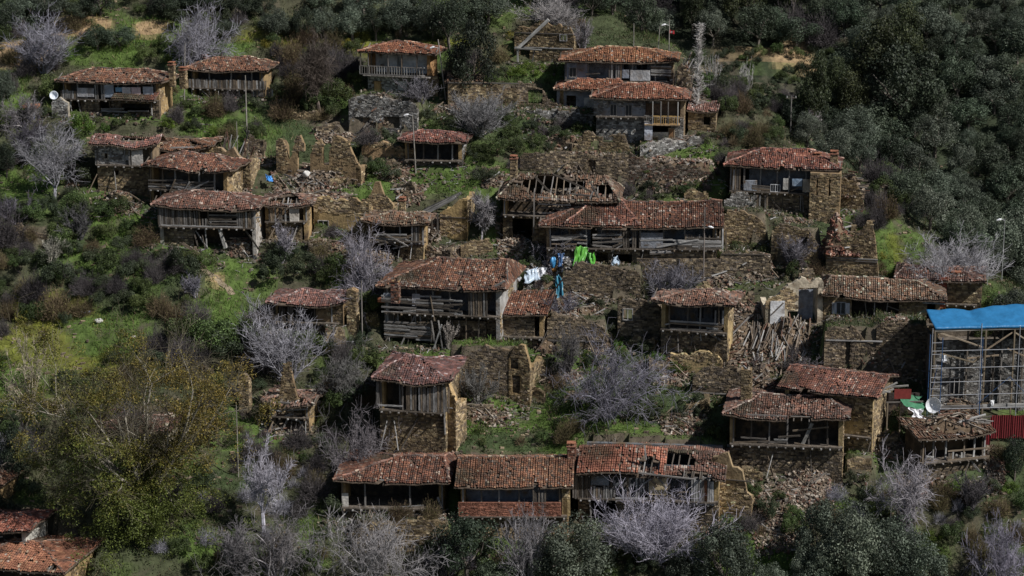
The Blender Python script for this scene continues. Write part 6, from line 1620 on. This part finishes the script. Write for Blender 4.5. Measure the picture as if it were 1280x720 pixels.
o = m.build('scattered_debris', M['rubble']); tag(o, 'broken sticks, stones and tile shards strewn in front of the houses', 'debris', kind='stuff')
PLANTS += FRAG
FRH = []
for hp in HEAPS:
    r_ = build_heap(**{**hp, 'label': 'x' if isinstance(hp['label'], tuple) else hp['label']})
    if isinstance(hp['label'], tuple): PLANTS.append((r_, 'small rubble spill', 'small rubble spills', hp['label'][1], hp['label'][2]))
# ---------------------------------------------------------------- labels of the plants, from what stands nearest
ORD = ['first', 'second', 'third', 'fourth', 'fifth', 'sixth', 'seventh', 'eighth', 'ninth', 'tenth', 'eleventh', 'twelfth', 'thirteenth', 'fourteenth', 'fifteenth', 'sixteenth', 'seventeenth', 'eighteenth', 'nineteenth', 'twentieth']
NUM = ['', 'one', 'two', 'three', 'four', 'five', 'six', 'seven', 'eight', 'nine', 'ten', 'eleven', 'twelve', 'thirteen', 'fourteen', 'fifteen', 'sixteen', 'seventeen', 'eighteen', 'nineteen', 'twenty', 'twenty-one', 'twenty-two']
LM = LANDMARKS + [('huge budding tree', 180, 580, 700), ('dead arching tree', 40, 470, 510), ('top left corner', 0, 0, 0), ('top edge olive row', 450, 25, 50), ('blue tarp building', 1215, 440, 510), ('lower left corner', 0, 720, 720), ('lower right corner', 1280, 720, 720)]
bk = {}
for (o, desc, plural, px, py) in PLANTS:
    d = [((px-a)**2*.6+(py-b)**2, ph, a, b) for (ph, a, b, _) in LM]
    _, ph, a, b = min(d)
    dx, dy = px-a, py-b
    if 'corner' in ph: rel = 'near the'
    elif 'budding tree' in ph and abs(dx) < 100 and abs(dy) < 100: rel = 'among the branches of the'
    else: rel = ('right of the' if dx > 0 else 'left of the') if abs(dx) > abs(dy)*1.3 else ('below the' if dy > 0 else 'above the')
    bk.setdefault((desc, plural, rel, ph), []).append((px, o))
for (desc, plural, rel, ph), L in bk.items():
    L.sort(key=lambda t: t[0])
    n = len(L)
    for i, (_, o) in enumerate(L):
        if n == 1: o['label'] = '%s %s %s' % (desc, rel, ph)
        elif i == 0: o['label'] = 'leftmost of %s %s %s %s' % (NUM[min(n, 22)], plural, rel, ph)
        elif i == n-1: o['label'] = 'rightmost of %s %s %s %s' % (NUM[min(n, 22)], plural, rel, ph)
        else: o['label'] = '%s from left of %s %s %s %s' % (ORD[min(i, 19)], NUM[min(n, 22)], plural, rel, ph)
        if n > 1: o['group'] = '%s %s %s' % (plural, rel, ph)

bk = {}
for (o, lab, px, py) in FOREST:
    v = 'top edge' if py < 35 else 'upper part' if py < 85 else 'middle' if py < 145 else 'lower middle' if py < 215 else 'lower part' if py < 290 else 'foot'
    hz = 'left' if px < 800 else 'left of centre' if px < 960 else 'centre' if px < 1110 else 'right of centre' if px < 1200 else 'right'
    bk.setdefault((lab, v, hz), []).append((px, o))
for (lab, v, hz), L in bk.items():
    L.sort(key=lambda t: t[0]); n = len(L)
    for i, (_, o) in enumerate(L):
        pre = 'only' if n == 1 else 'leftmost' if i == 0 else 'rightmost' if i == n-1 else ORD[i]
        o['label'] = '%s %s in far wood, %s, %s' % (pre, lab, v, hz)
        o['group'] = '%ss of the far wood' % lab
# ---------------------------------------------------------------- poles
def pole(px, top, base, label, lean=0.0, lamp=None, arm=False, r=.09, name='utility_pole', colr=(.26, .24, .21), mat='wood', cat='pole', wires=False):
    P = ground(px, base); k = FPX/project(P)[2]; th = PITCH+math.atan((base-360)/FPX); H = (base-top)/(k*math.cos(th)); P[2] = float(gz(P[0], P[1]))
    root = empty(name, P, 0, label, cat)
    n = 6; t = np.linspace(0, 1, n+1); pts = np.stack([lean*H*t, 0*t, -.6+(H+.6)*t], 1)
    m = MB(); m.segs(pts[:-1], pts[1:], r*(1-.35*t[:-1]), r*(1-.35*t[1:]), colr, sides=8); m.build('shaft', M[mat], root)
    if arm:
        board('crossarm', (lean*H-.6, 0, H-.3), (lean*H+.6, 0, H-.3), .1, .1, root, PAL_WOOD)
        for q in (-.5, 0, .5):
            i_ = MB(); i_.segs([(lean*H+q, 0, H-.25)], [(lean*H+q, 0, H-.05)], .05, .035, (.5, .5, .48), sides=6); i_.build('insulator', M['metal'], root)
    if lamp:
        z = H-lamp[1]; s = lamp[0]
        a = MB(); a.segs([(lean*H, 0, z)], [(lean*H+s*.45, -.2, z+.15)], .03, .03, (.4, .4, .4), sides=5); a.build('lamp_arm', M['metal'], root)
        b_ = MB(); x0 = lean*H+s*.5
        b_.segs([(x0-s*.1, -.2, z+.17), (x0+s*.12, -.22, z+.13)], [(x0+s*.12, -.22, z+.13), (x0+s*.42, -.26, z+.04)], [.07, .13], [.13, .07], (.75, .75, .75), sides=8); b_.build('lamp_head', M['metal'], root)
    return root, H, P
pole(309, 100, 180, 'pale wooden pole above the dark boarded house', arm=False); pole(230, 55, 134, 'thin leaning pole at the right end of the patched house', lean=.05, r=.07)
pole(297, 152, 196, 'short thin pole left of the pale wooden pole', r=.05); pole(558, 46, 121, 'grey pole at the right corner of the white balcony house', lean=-.13, lamp=(-1, 1.0))
pole(520, 144, 216, 'leaning lamp post in front of the lamp post house', lean=-.05, lamp=(-1, .1), r=.08)
pole(792, 29, 57, 'leftmost of the three poles behind the big upper house roof', r=.06); pole(822, 32, 62, 'middle leaning pole behind the big upper house roof', lean=.08, r=.06)
fp, H, P = pole(836, 26, 72, 'lamp pole with a small red flag behind the big upper house roof', lamp=(-1, .6), r=.07)
m = MB(); gu, gv = np.meshgrid(np.linspace(0, 1, 9), np.linspace(0, 1, 6), indexing='ij')
V = np.stack([.06+gu*.55, .05*np.sin(gu*7), H-1.1-gv*.4-.1*gu], -1).reshape(-1, 3); ix = np.arange(54).reshape(9, 6); Q = np.stack([ix[:-1, :-1], ix[1:, :-1], ix[1:, 1:], ix[:-1, 1:]], -1).reshape(-1, 4)
m.add(V, Q, (.30, .015, .02)); fl = m.build('flag', M['cloth'], fp)
m = MB(); a = np.linspace(.6, 2*PI-.6, 13)     # crescent and star on the flag
ax_, az_ = .27, H-1.1-.24
for i in range(12):
    o_ = [(ax_+.10*math.cos(a[i]), -.075, az_+.10*math.sin(a[i])), (ax_+.10*math.cos(a[i+1]), -.075, az_+.10*math.sin(a[i+1])), (ax_+.025+.08*math.cos(a[i+1]), -.075, az_+.08*math.sin(a[i+1])), (ax_+.025+.08*math.cos(a[i]), -.075, az_+.08*math.sin(a[i]))]
    m.add(o_, [[0, 1, 2, 3]], (.8, .8, .8))
for i in range(5):
    t = 2*PI*i/5; cx_ = ax_+.15
    m.add([(cx_, -.076, az_), (cx_+.018*math.cos(t-.6), -.076, az_+.018*math.sin(t-.6)), (cx_+.05*math.cos(t), -.076, az_+.05*math.sin(t)), (cx_+.018*math.cos(t+.6), -.076, az_+.018*math.sin(t+.6))], [[0, 1, 2, 3]], (.8, .8, .8))
m.build('flag_emblem', M['cloth'], fl)
pole(770, 480, 546, 'lamp post on the green terrace in front of the large fig', lamp=(1, .9), lean=-.02); pole(879, 266, 360, 'wooden pole in front of the double roof house', lamp=(1, 2.2), r=.08, colr=(.2, .17, .15))
pole(988, 120, 165, 'dark pole with crossarm at the edge of the far wood', arm=True, r=.09, colr=(.14, .13, .12)); pole(1252, 274, 352, 'thin lamp post among olives at the right edge', lamp=(-1, .2), r=.05, colr=(.35, .35, .33))
pole(453, 352, 432, 'wooden pole left of the torn plank house', r=.08, colr=(.2, .18, .16)); pole(298, 504, 596, 'thin pole in the thicket right of the huge budding tree', r=.06); pole(1234, 310, 356, 'thin grey pole beside the silver tree right of the village', r=.05, colr=(.35, .35, .33))


# ---------------------------------------------------------------- the building under the blue tarp
base = 512; cx = 1226
P = ground(cx, base); k = FPX/project(P)[2]; th = PITCH+math.atan((base-360)/FPX); ct = math.cos(th)
X_ = lambda px: (px-cx)/k
Z_ = lambda py: (base-py)/(k*ct)
P[2] = float(gz(P[0], P[1]))
tb = empty('stone_building', P, math.radians(5), 'stone building under a blue tarpaulin roof at the right edge', 'building')
c_, s_ = MB(), MB(); xl, xr = X_(1166), X_(1300)
wall_mesh(c_, s_, (xl, 0, 0), (1, 0, 0), (0, -1, 0), xr-xl, -3, Z_(426), [(X_(1185)-xl, X_(1196)-xl, Z_(491), Z_(472))], pal=PAL_GREY*.75, corecol=(.16, .14, .115))
o = c_.build('front_wall', M['stone'], tb); s_.build('wall_stones', M['stone'], o, kind='stuff')
for (a, b) in ((1185, 1196),):
    wmb = MB(); xa, xb, za, zb = X_(a), X_(b), Z_(491), Z_(472); fr_ = (.32, .3, .28)
    wmb.box(xa-.07, xa, -.08, .05, za, zb, fr_); wmb.box(xb, xb+.07, -.08, .05, za, zb, fr_); wmb.box(xa-.07, xb+.07, -.08, .05, zb, zb+.08, fr_); wmb.box((xa+xb)/2-.03, (xa+xb)/2+.03, -.06, .02, za, zb, fr_)
    w_ = wmb.build('window', M['wood'], tb); pm = MB(); pm.box(xa, xb, .1, .12, za, zb, (.03, .03, .035)); pm.build('pane', M['metal'], w_)
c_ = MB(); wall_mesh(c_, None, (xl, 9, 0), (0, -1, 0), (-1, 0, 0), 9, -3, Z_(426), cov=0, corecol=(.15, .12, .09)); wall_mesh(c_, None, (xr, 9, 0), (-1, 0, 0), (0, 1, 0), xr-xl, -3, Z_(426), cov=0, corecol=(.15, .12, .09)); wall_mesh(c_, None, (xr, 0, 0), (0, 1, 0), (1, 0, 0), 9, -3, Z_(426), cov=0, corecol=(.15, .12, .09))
c_.build('rear_walls', M['stone'], tb)
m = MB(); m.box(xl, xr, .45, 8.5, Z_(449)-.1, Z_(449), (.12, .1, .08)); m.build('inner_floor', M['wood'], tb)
# timber roof frame and tarp
tx0, tx1 = X_(1157), X_(1303); ze, y0 = Z_(406)+.4*math.tan(th)*1.5, -1.6
rise = (406-379)/(k*ct) ; D = 3.4; rz_ = max(.5, rise - D*math.tan(th))
nu, nv = 60, 14
U, Vv = np.meshgrid(np.linspace(0, 1, nu), np.linspace(0, 1, nv), indexing='ij')
tx = tx0+(tx1-tx0)*U; ty = y0+D*Vv
tz = ze+rz_*Vv*(.78+.32*np.clip((U-.38)*2.5, 0, 1)) + .035*np.sin(U*34+Vv*7)*Vv + .03*np.sin(U*17-Vv*9)*Vv + .004*rng.normal(size=U.shape) - .10*np.sin(PI*Vv) - .22*np.exp(-((U-.38)/.05)**2)*Vv
ty2 = np.full((nu, 3), 0.0); 
V = np.stack([tx, ty, tz], -1)
fr1 = V[:, :1].copy(); fr1[:, :, 2] -= .22 + .02*np.sin(U[:, :1]*20); fr1[:, :, 1] -= .02
bk1 = V[:, -1:].copy(); bk1[:, :, 1] += 3.4; bk1[:, :, 2] -= rz_*1.0
V = np.concatenate([fr1, V, bk1], 1); nn = V.shape[1]; ix = np.arange(nu*nn).reshape(nu, nn); Q = np.stack([ix[:-1, :-1], ix[1:, :-1], ix[1:, 1:], ix[:-1, 1:]], -1).reshape(-1, 4)
m = MB(); m.add(V.reshape(-1, 3), Q, (.025, .155, .33)); o = m.build('tarpaulin', M['tarp'], tb); so = o.modifiers.new('thickness', 'SOLIDIFY'); so.thickness = .02; o.data.polygons.foreach_set('use_smooth', [True]*len(o.data.polygons))
TW = np.array([[.26, .20, .14], [.20, .16, .11], [.32, .26, .19]])
board('eave_beam', (tx0, y0+.1, ze-.32), (tx1, y0+.1, ze-.32), .16, .12, tb, PAL_GREY*1.4)
for p in (1158, 1222, 1258): board('frame_post', (X_(p), y0+.12, Z_(512)), (X_(p), y0+.12, ze-.3), .16, .16, tb, TW)
for (a, za, b, zb) in ((1160, 409, 1220, 430), (1222, 434, 1256, 412), (1258, 412, 1296, 436), (1200, 443, 1240, 440), (1166, 436, 1208, 448), (1208, 448, 1222, 436), (1250, 432, 1290, 450)): board('brace', (X_(a), y0+.2, Z_(za)), (X_(b), y0+.2, Z_(zb)), .14, .12, tb, TW)
for p in (1164, 1204, 1238, 1248, 1275): board('inner_post', (X_(p), -.25, Z_(512)), (X_(p), -.25, ze-.2), .16, .16, tb, PAL_DARKWOOD)
for p in (1180, 1210, 1240, 1270): board('roof_joist', (X_(p), y0+.2, ze-.2), (X_(p), 4.5, ze+.1), .12, .12, tb, PAL_DARKWOOD)
# the scaffold
sf = empty('scaffold', P+np.array([0, -2.9, 0]), math.radians(5), 'blue and grey tube scaffold standing in front of the stone building', 'scaffold')
BL = (.03, .075, .17); GRY = (.28, .285, .30)
def tube(name, p0, p1, colr, r=.045, par=None):
    m = MB(); m.segs([p0], [p1], r, r, colr, sides=8); return m.build(name, M['metal'], par or sf)
for (p, cl, yy) in ((1153, GRY, 0), (1155, BL, 1.3), (1166, BL, 0), (1216, BL, 0), (1219, GRY, 1.3), (1262, GRY, 0), (1290, BL, 0)):
    if True:
        tube('standard', (X_(p), yy, Z_(514)-2.5), (X_(p), yy, Z_(412 if cl is BL else 400)), cl)
for z_ in (428, 449, 466, 482, 499):
    tube('ledger', (X_(1153), 0, Z_(z_)), (X_(1292), 0, Z_(z_)), GRY, .035)
for z_ in (499,):
    board('walk_board', (X_(1156), .4, Z_(z_)+.06), (X_(1222), .4, Z_(z_)+.06), .3, .05, sf, PAL_GREY); board('walk_board', (X_(1222), .5, Z_(z_)+.06), (X_(1290), .5, Z_(z_)+.06), .3, .05, sf, PAL_GREY)
for z_ in (418, 432, 446, 460, 474, 488): tube('rung', (X_(1153), 0, Z_(z_)), (X_(1166), 0, Z_(z_)), GRY, .03)
for (a, za, b, zb) in ((1156, 499, 1166, 449), (1218, 499, 1258, 466), (1258, 466, 1290, 499)): tube('diagonal_brace', (X_(a), 1.3, Z_(za)), (X_(b), 1.3, Z_(zb)), BL, .03)
# things hung on the scaffold
def blobmesh(lr_seed, s, colr, lump=.2, n=10):
    lr = np.random.default_rng(lr_seed); th_, ph = np.meshgrid(np.linspace(0, 2*PI, 2*n+1), np.linspace(0.02, PI-.02, n), indexing='ij')
    rr = 1+lump*(np.sin(3*th_+lr.uniform(0, 6))*np.sin(ph*2)+.6*np.sin(5*th_+4*ph+lr.uniform(0, 6))*np.sin(ph))
    V = np.stack([rr*np.cos(th_)*np.sin(ph)*s[0], rr*np.sin(th_)*np.sin(ph)*s[1], rr*np.cos(ph)*s[2]+s[2]*.8], -1); a_, b_ = th_.shape; ix = np.arange(a_*b_).reshape(a_, b_)
    m = MB(); m.add(V.reshape(-1, 3), np.stack([ix[:-1, :-1], ix[1:, :-1], ix[1:, 1:], ix[:-1, 1:]], -1).reshape(-1, 4), colr); return m
def drape(w, h, dx, colr, seed, fold=.10, drop=0.4, holes=False):
    """cloth flung over a bank: w wide, h long, crumpled, with a ragged outline"""
    lr = np.random.default_rng(seed); nu, nv = 26, 24; U, Vv = np.meshgrid(np.linspace(0, 1, nu), np.linspace(0, 1, nv), indexing='ij')
    n1 = noise(U*3+seed, Vv*1.2+seed, .55, 0); n2 = noise(U*3, Vv*2+seed*3, .22, 1); n3 = noise(U*0+Vv*2+seed, U*0+seed*.7, .5, 2); n4 = noise(U*2+seed*2, U*0, .3, 3)
    x = (U-.5)*w*(1-.2*Vv+.16*n3)+dx*Vv+.02*n2; z = h*(1-Vv*(1+.07*n4))+.03*h*n1*(1-Vv*.4)+.10*w*np.sin(2.5*U+seed); y = -drop*Vv**1.2+fold*1.3*n1+fold*.35*n2
    V = np.stack([x, y, z], -1).reshape(-1, 3); ix = np.arange(nu*nv).reshape(nu, nv)
    m = MB(); m.add(V, np.stack([ix[:-1, :-1], ix[1:, :-1], ix[1:, 1:], ix[:-1, 1:]], -1).reshape(-1, 4), colr); return m
def place(m, name, px, py, label, cat, mat='cloth', dz=0.0, dy=0.0, group=None, solid=True):
    o = m.build(name, M[mat]); o.data.polygons.foreach_set('use_smooth', [True]*len(o.data.polygons)); Pq = ground(px, py); o.location = (Pq[0], Pq[1]+dy, float(gz(Pq[0], Pq[1]+dy))+dz); tag(o, label, cat, group)
    if solid: md = o.modifiers.new('thickness', 'SOLIDIFY'); md.thickness = .02
    return o
o = drape(.45, .65, 0, (.75, .76, .78), 3, .04, .1).build('white_bag', M['cloth']); o.location = tb.location+Vector((X_(1171), -2.5, Z_(443))); tag(o, 'small white bag hung on the left leg of the scaffold', 'bag')
o = drape(.3, .8, 0, (.8, .8, .8), 4, .04, .1).build('white_cloth', M['cloth']); o.location = tb.location+Vector((X_(1233), -2.5, Z_(500))); tag(o, 'white cloth tied to the lowest rail of the scaffold', 'cloth')
# red corrugated sheets
def corrugated(px0, px1, top, bs, label, dy=-3.2, colr=(.15, .018, .022)):
    W = (px1-px0)/k; H = (bs-top)/(k*ct)
    r = empty('sheet_fence', (P[0]+X_((px0+px1)/2), P[1]+dy, P[2]+Z_(bs)), 0, label, 'fence')
    n = int(W/.9); 
    for j in range(n):
        nu = 15; u = np.linspace(0, W/n-.01, nu); x = -W/2+j*W/n+u; yy = .035*np.sin(u*2*PI/.22)+.01*j
        V = np.concatenate([np.stack([x, yy, 0*x-1.2], 1), np.stack([x, yy, 0*x+H+.04*math.sin(j*2.3)], 1)]); q = np.arange(nu-1)
        m = MB(); m.add(V, np.stack([q, q+1, q+1+nu, q+nu], 1), np.array(colr)*(1+.2*math.sin(j*5))); s = m.build('metal_sheet', M['metal'], r); md = s.modifiers.new('t', 'SOLIDIFY'); md.thickness = .01
corrugated(1230, 1296, 507, 521, 'dark red corrugated sheet fence below the right half of the scaffold'); corrugated(1162, 1230, 516, 530, 'lower dark red corrugated sheet fence behind the satellite dish', dy=-3.6)
# satellite dish
def dish(px, py, bs, r, label, yaw=-.5, tilt=.55, pole_r=.05):
    Pq = ground(px, bs); kk = FPX/project(Pq)[2]; H = (bs-py)/(kk*ct); Pq[2] = float(gz(Pq[0], Pq[1]))
    root = empty('satellite_dish', Pq, 0, label, 'dish')
    tube('mast', (0, 0, -.3), (0, 0, H-.05), (.35, .35, .35), pole_r, root)
    t_, rr = np.meshgrid(np.linspace(0, 2*PI, 25), np.linspace(0, r, 7), indexing='ij'); V = np.stack([rr*np.cos(t_), rr*rr/r*.35-.1, rr*np.sin(t_)], -1)*np.array([1, -1, 1])
    ix = np.arange(25*7).reshape(25, 7); m = MB(); m.add(V.reshape(-1, 3), np.stack([ix[:-1, :-1], ix[1:, :-1], ix[1:, 1:], ix[:-1, 1:]], -1).reshape(-1, 4), (.80, .81, .82))
    d = m.build('reflector', M['metal'], root); d.location = (0, -.12, H); d.rotation_euler = (-tilt*.5, 0, yaw); md = d.modifiers.new('t', 'SOLIDIFY'); md.thickness = .015
    a = tube('feed_arm', (0, -.05, -r*.9), (0, -r*1.0, 0), (.4, .4, .4), .02, d); m = MB(); m.segs([(0, -r*1.0, 0)], [(0, -r*.85, .02)], .05, .06, (.7, .7, .7), sides=8); m.build('feed_horn', M['metal'], d)
dish(1165, 505, 552, .78, 'white satellite dish on a mast left of the red sheet fence')
# awning with green cloth
Pa = ground(1130, 545); ka = FPX/project(Pa)[2]; Pa[2] = float(gz(Pa[0], Pa[1])); zA = lambda py: (545-py)/(ka*ct); xA = lambda px: (px-1130)/ka
aw = empty('awning_shelter', Pa, 0, 'dark porch with a torn green and white awning beside the satellite dish', 'shelter')
for p in (1108, 1124, 1142): board('post', (xA(p), 0, -.5), (xA(p), 0, zA(503)), .14, .14, aw, TW)
board('beam', (xA(1106), 0, zA(503)), (xA(1152), 0, zA(502)), .14, .12, aw, PAL_WOOD)
m = drape(2.5, 1.0, .1, (.05, .17, .09), 8, .05, 1.3); o = m.build('green_awning', M['cloth'], aw); o.location = (xA(1138), .7, zA(508)); o.modifiers.new('t', 'SOLIDIFY').thickness = .02
m = drape(1.6, .95, .4, (.72, .72, .74), 9, .08, .25); o = m.build('white_awning', M['cloth'], aw); o.location = (xA(1141), -.65, zA(519)); o.modifiers.new('t', 'SOLIDIFY').thickness = .02
m = MB(); m.box(xA(1116), xA(1137), .1, .16, zA(499), zA(487), (.20, .035, .03)); m.build('red_panel', M['metal'], aw)
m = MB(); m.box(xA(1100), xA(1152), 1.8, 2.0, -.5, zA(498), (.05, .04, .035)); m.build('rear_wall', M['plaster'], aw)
for (a, za, b, zb) in ((1088, 496, 1120, 480), (1098, 490, 1112, 492), (1106, 486, 1134, 484), (1086, 500, 1116, 488)): board('brace', (xA(a), .5, zA(za)), (xA(b), .5, zA(zb)), .16, .1, aw, PAL_GREY*1.3)
heap = None
build_heap(name='timber_heap', label='pale laths thrown in a pile under the red sheet fence', x0=1170, x1=1232, top=514, base=545, beams=38, stones=120, pal=PAL_RUBBLE*1.1, long_=3.2, cat='timber', seed=90, tilt=.15, group=None, upright=.4, depth=None, lift=None, hgt=.8)

# ---------------------------------------------------------------- junk below the double roof house
_place = place
def place(m, name, px, py, label, cat, mat='cloth', dz=0.0, dy=0.0, group=None, solid=True):
    o = _place(m, name, px, py, label, cat, mat, dz, dy, group, solid)
    if 670 < px < 780 and 300 < py < 346:
        c, s_ = math.cos(HD.yaw), math.sin(HD.yaw); u, v = HD.X(px), -1.0
        gx_, gy_ = HD.P[0]+u*c-v*s_, HD.P[1]+u*s_+v*c
        o.location = (gx_, gy_, HD.P[2]+HD.Z(py)-.15)
    return o
place(drape(1.4, 2.3, -.6, (.10, .32, .045), 21, .14, .8), 'green_sheet', 728, 331, 'bright lime green plastic sheet hanging over the junk heap', 'sheet', 'tarp')
place(drape(.9, 1.5, .2, (.08, .32, .035), 22, .1, .6), 'green_sheet', 738, 328, 'narrow lime green sheet scrap just right of the big lime sheet', 'sheet', 'tarp')
place(blobmesh(23, (.65, .5, .75), (.50, .49, .49)), 'white_sack', 713, 334, 'fat white sack left of the lime green sheet', 'sack', solid=False); place(drape(1.0, 1.3, .3, (.42, .43, .46), 24, .12, .8), 'white_sheet', 706, 333, 'crumpled white sheet left of the fat white sack', 'sheet')
place(drape(.7, 1.3, -.1, (.05, .12, .26), 25, .08, .5), 'blue_sheet', 702, 329, 'dark blue plastic sheet behind the crumpled white sheet', 'sheet', 'tarp'); place(blobmesh(26, (.35, .35, .6), (.05, .25, .50)), 'blue_barrel', 692, 331, 'small blue barrel at the left of the junk heap', 'barrel', 'metal', solid=False)
place(blobmesh(27, (.3, .3, .25), (.50, .22, .05)), 'orange_bucket', 693, 336, 'orange bucket in front of the small blue barrel', 'bucket', 'metal', solid=False)
place(drape(.8, 2.4, .2, (.05, .20, .29), 28, .12, .5), 'cyan_cloth', 698, 374, 'cyan cloth hanging on the bank under the junk heap', 'cloth', 'tarp')
place(drape(1.0, .7, .2, (.04, .30, .38), 29, .1, .8), 'teal_sheet', 643, 346, 'teal sheet at the far left of the junk heap', 'sheet', 'tarp')
place(drape(1.6, 1.0, .3, (.42, .50, .58), 30, .15, .9), 'pale_plastic', 662, 348, 'pale blue plastic spread left of the junk heap', 'sheet', 'tarp'); place(drape(1.3, 1.0, -.2, (.55, .56, .58), 31, .12, .7), 'white_plastic', 678, 344, 'whitish plastic between the teal sheet and the barrel', 'sheet', 'tarp')
place(drape(.8, 1.5, 0, (.36, .44, .52), 32, .1, .5), 'pale_blue_cloth', 770, 336, 'pale blue cloth hanging under the gallery of the double roof house', 'cloth'); place(blobmesh(33, (.3, .25, .3), (.6, .6, .62)), 'white_bag', 640+8, 352, 'white bag beside the teal sheet', 'bag', solid=False)
build_heap(name='junk_heap', label='grey heap of scrap and sticks under the lime green sheet', x0=640, x1=750, top=334, base=366, beams=24, stones=500, pal=PAL_GREY*1.1, long_=1.8, cat='junk', seed=91, tilt=None, group=None, upright=.2, depth=None, lift=None, hgt=.5)
place(drape(.9, .5, .2, (.05, .22, .55), 34, .1, .5), 'blue_cloth', 336, 232, 'scrap of blue cloth at the left of the great beam tangle', 'cloth', 'tarp', dz=.7); place(blobmesh(35, (.4, .3, .35), (.6, .58, .54)), 'white_sack', 383, 228, 'white sack on top of the great beam tangle', 'sack', solid=False, dz=.6)
# things beside the patched house
def basin():
    m = MB(); t_ = np.linspace(0, 2*PI, 17); pr = [(0, 0), (.3, .02), (.45, .3), (.5, .34), (.44, .34), (.28, .08), (0, .06)]
    V = np.array([[r*math.cos(a), r*math.sin(a), z] for a in t_ for (r, z) in pr]); ix = np.arange(17*7).reshape(17, 7); m.add(V, np.stack([ix[:-1, :-1], ix[1:, :-1], ix[1:, 1:], ix[:-1, 1:]], -1).reshape(-1, 4), (.66, .70, .75)); return m
o = basin().build('wash_basin', M['metal']); Pq = ground(69, 141); o.location = (Pq[0], Pq[1], Pq[2]+1.95); o.rotation_euler = (1.2, 0, 0); tag(o, 'white basin leaning on the wall at the left of the patched house', 'basin')
ruin_wall('stone_pier', 'short pale stone pier under the white basin', 65, 86, 124, 148, pal=PAL_GREY*1.3, core=(.32, .28, .22), seq=[126, 124, 128], mark=False)
place(blobmesh(41, (.9, .6, .5), (.60, .58, .56)), 'white_sacks', 20, 148, 'pile of white sacks left of the small orange roofed hut', 'sacks', solid=False)
Pq = ground(38, 148); ht = empty('small_hut', Pq, 0, 'tiny grey board hut with an orange roof left of the patched house', 'hut'); kk = FPX/project(Pq)[2]
m = MB(); m.box(-.5, .5, 0, 1.2, -.3, 1.2, (.30, .32, .36)); m.build('hut_body', M['wood'], ht); m = MB(); m.box(-.8, .9, -.3, 1.4, 1.2, 1.5, (.30, .13, .07)); m.build('hut_roof', M['tile'], ht); board('post', (-1.0, -.2, 0), (-.9, -.2, 1.6), .1, .1, ht); m = MB(); m.box(-.3, .5, -.25, -.05, -.1, .15, (.05, .1, .35)); m.build('blue_tub', M['metal'], ht)
# white rubbish on the left slope
for i, (px, py, s, cl) in enumerate([(103, 392, .25, (.6, .62, .68)), (110, 391, .2, (.3, .42, .6)), (124, 403, .35, (.5, .48, .44)), (167, 422, .2, (.6, .55, .5))]):
    place(blobmesh(60+i, (s*1.3, s, s*.7), cl), 'litter_bag', px, py, ['white litter bag on the left slope', 'small blue litter bag right of the white litter bag', 'pale stone-coloured litter bag on the left slope', 'lone pale litter bag above the huge budding tree'][i], 'bag', solid=False)
# twin pale pipes in the far wood
Pq = ground(1098, 126); pr = empty('pipe_run', Pq, 0, 'pair of thin pale pipes on the shaded far slope', 'pipe')
for j in range(2): tube('pipe', (-2.4+j, 0, -.2-.1*j), (2.2+j*.5, 2.0, 2.0-.25*j), (.5, .5, .52), .05, pr)
# narrow footpath on the left
pts = [(238, 316), (242, 322), (246, 328), (253, 333), (258, 340), (264, 344), (272, 349), (277, 356), (285, 361), (290, 369)]
V = []
for (a, b) in pts:
    q = ground(a, b)
    for s in (-.32, -.1, .15, .36): V.append((q[0]+s, q[1]+s*.3, float(gz(q[0]+s, q[1]+s*.3))+.04))
ix = np.arange(len(pts)*4).reshape(len(pts), 4); m = MB(); m.add(V, np.stack([ix[:-1, :-1], ix[1:, :-1], ix[1:, 1:], ix[:-1, 1:]], -1).reshape(-1, 4), (.22, .175, .12)); o = m.build('path', M['rubble']); o['kind'] = 'structure'
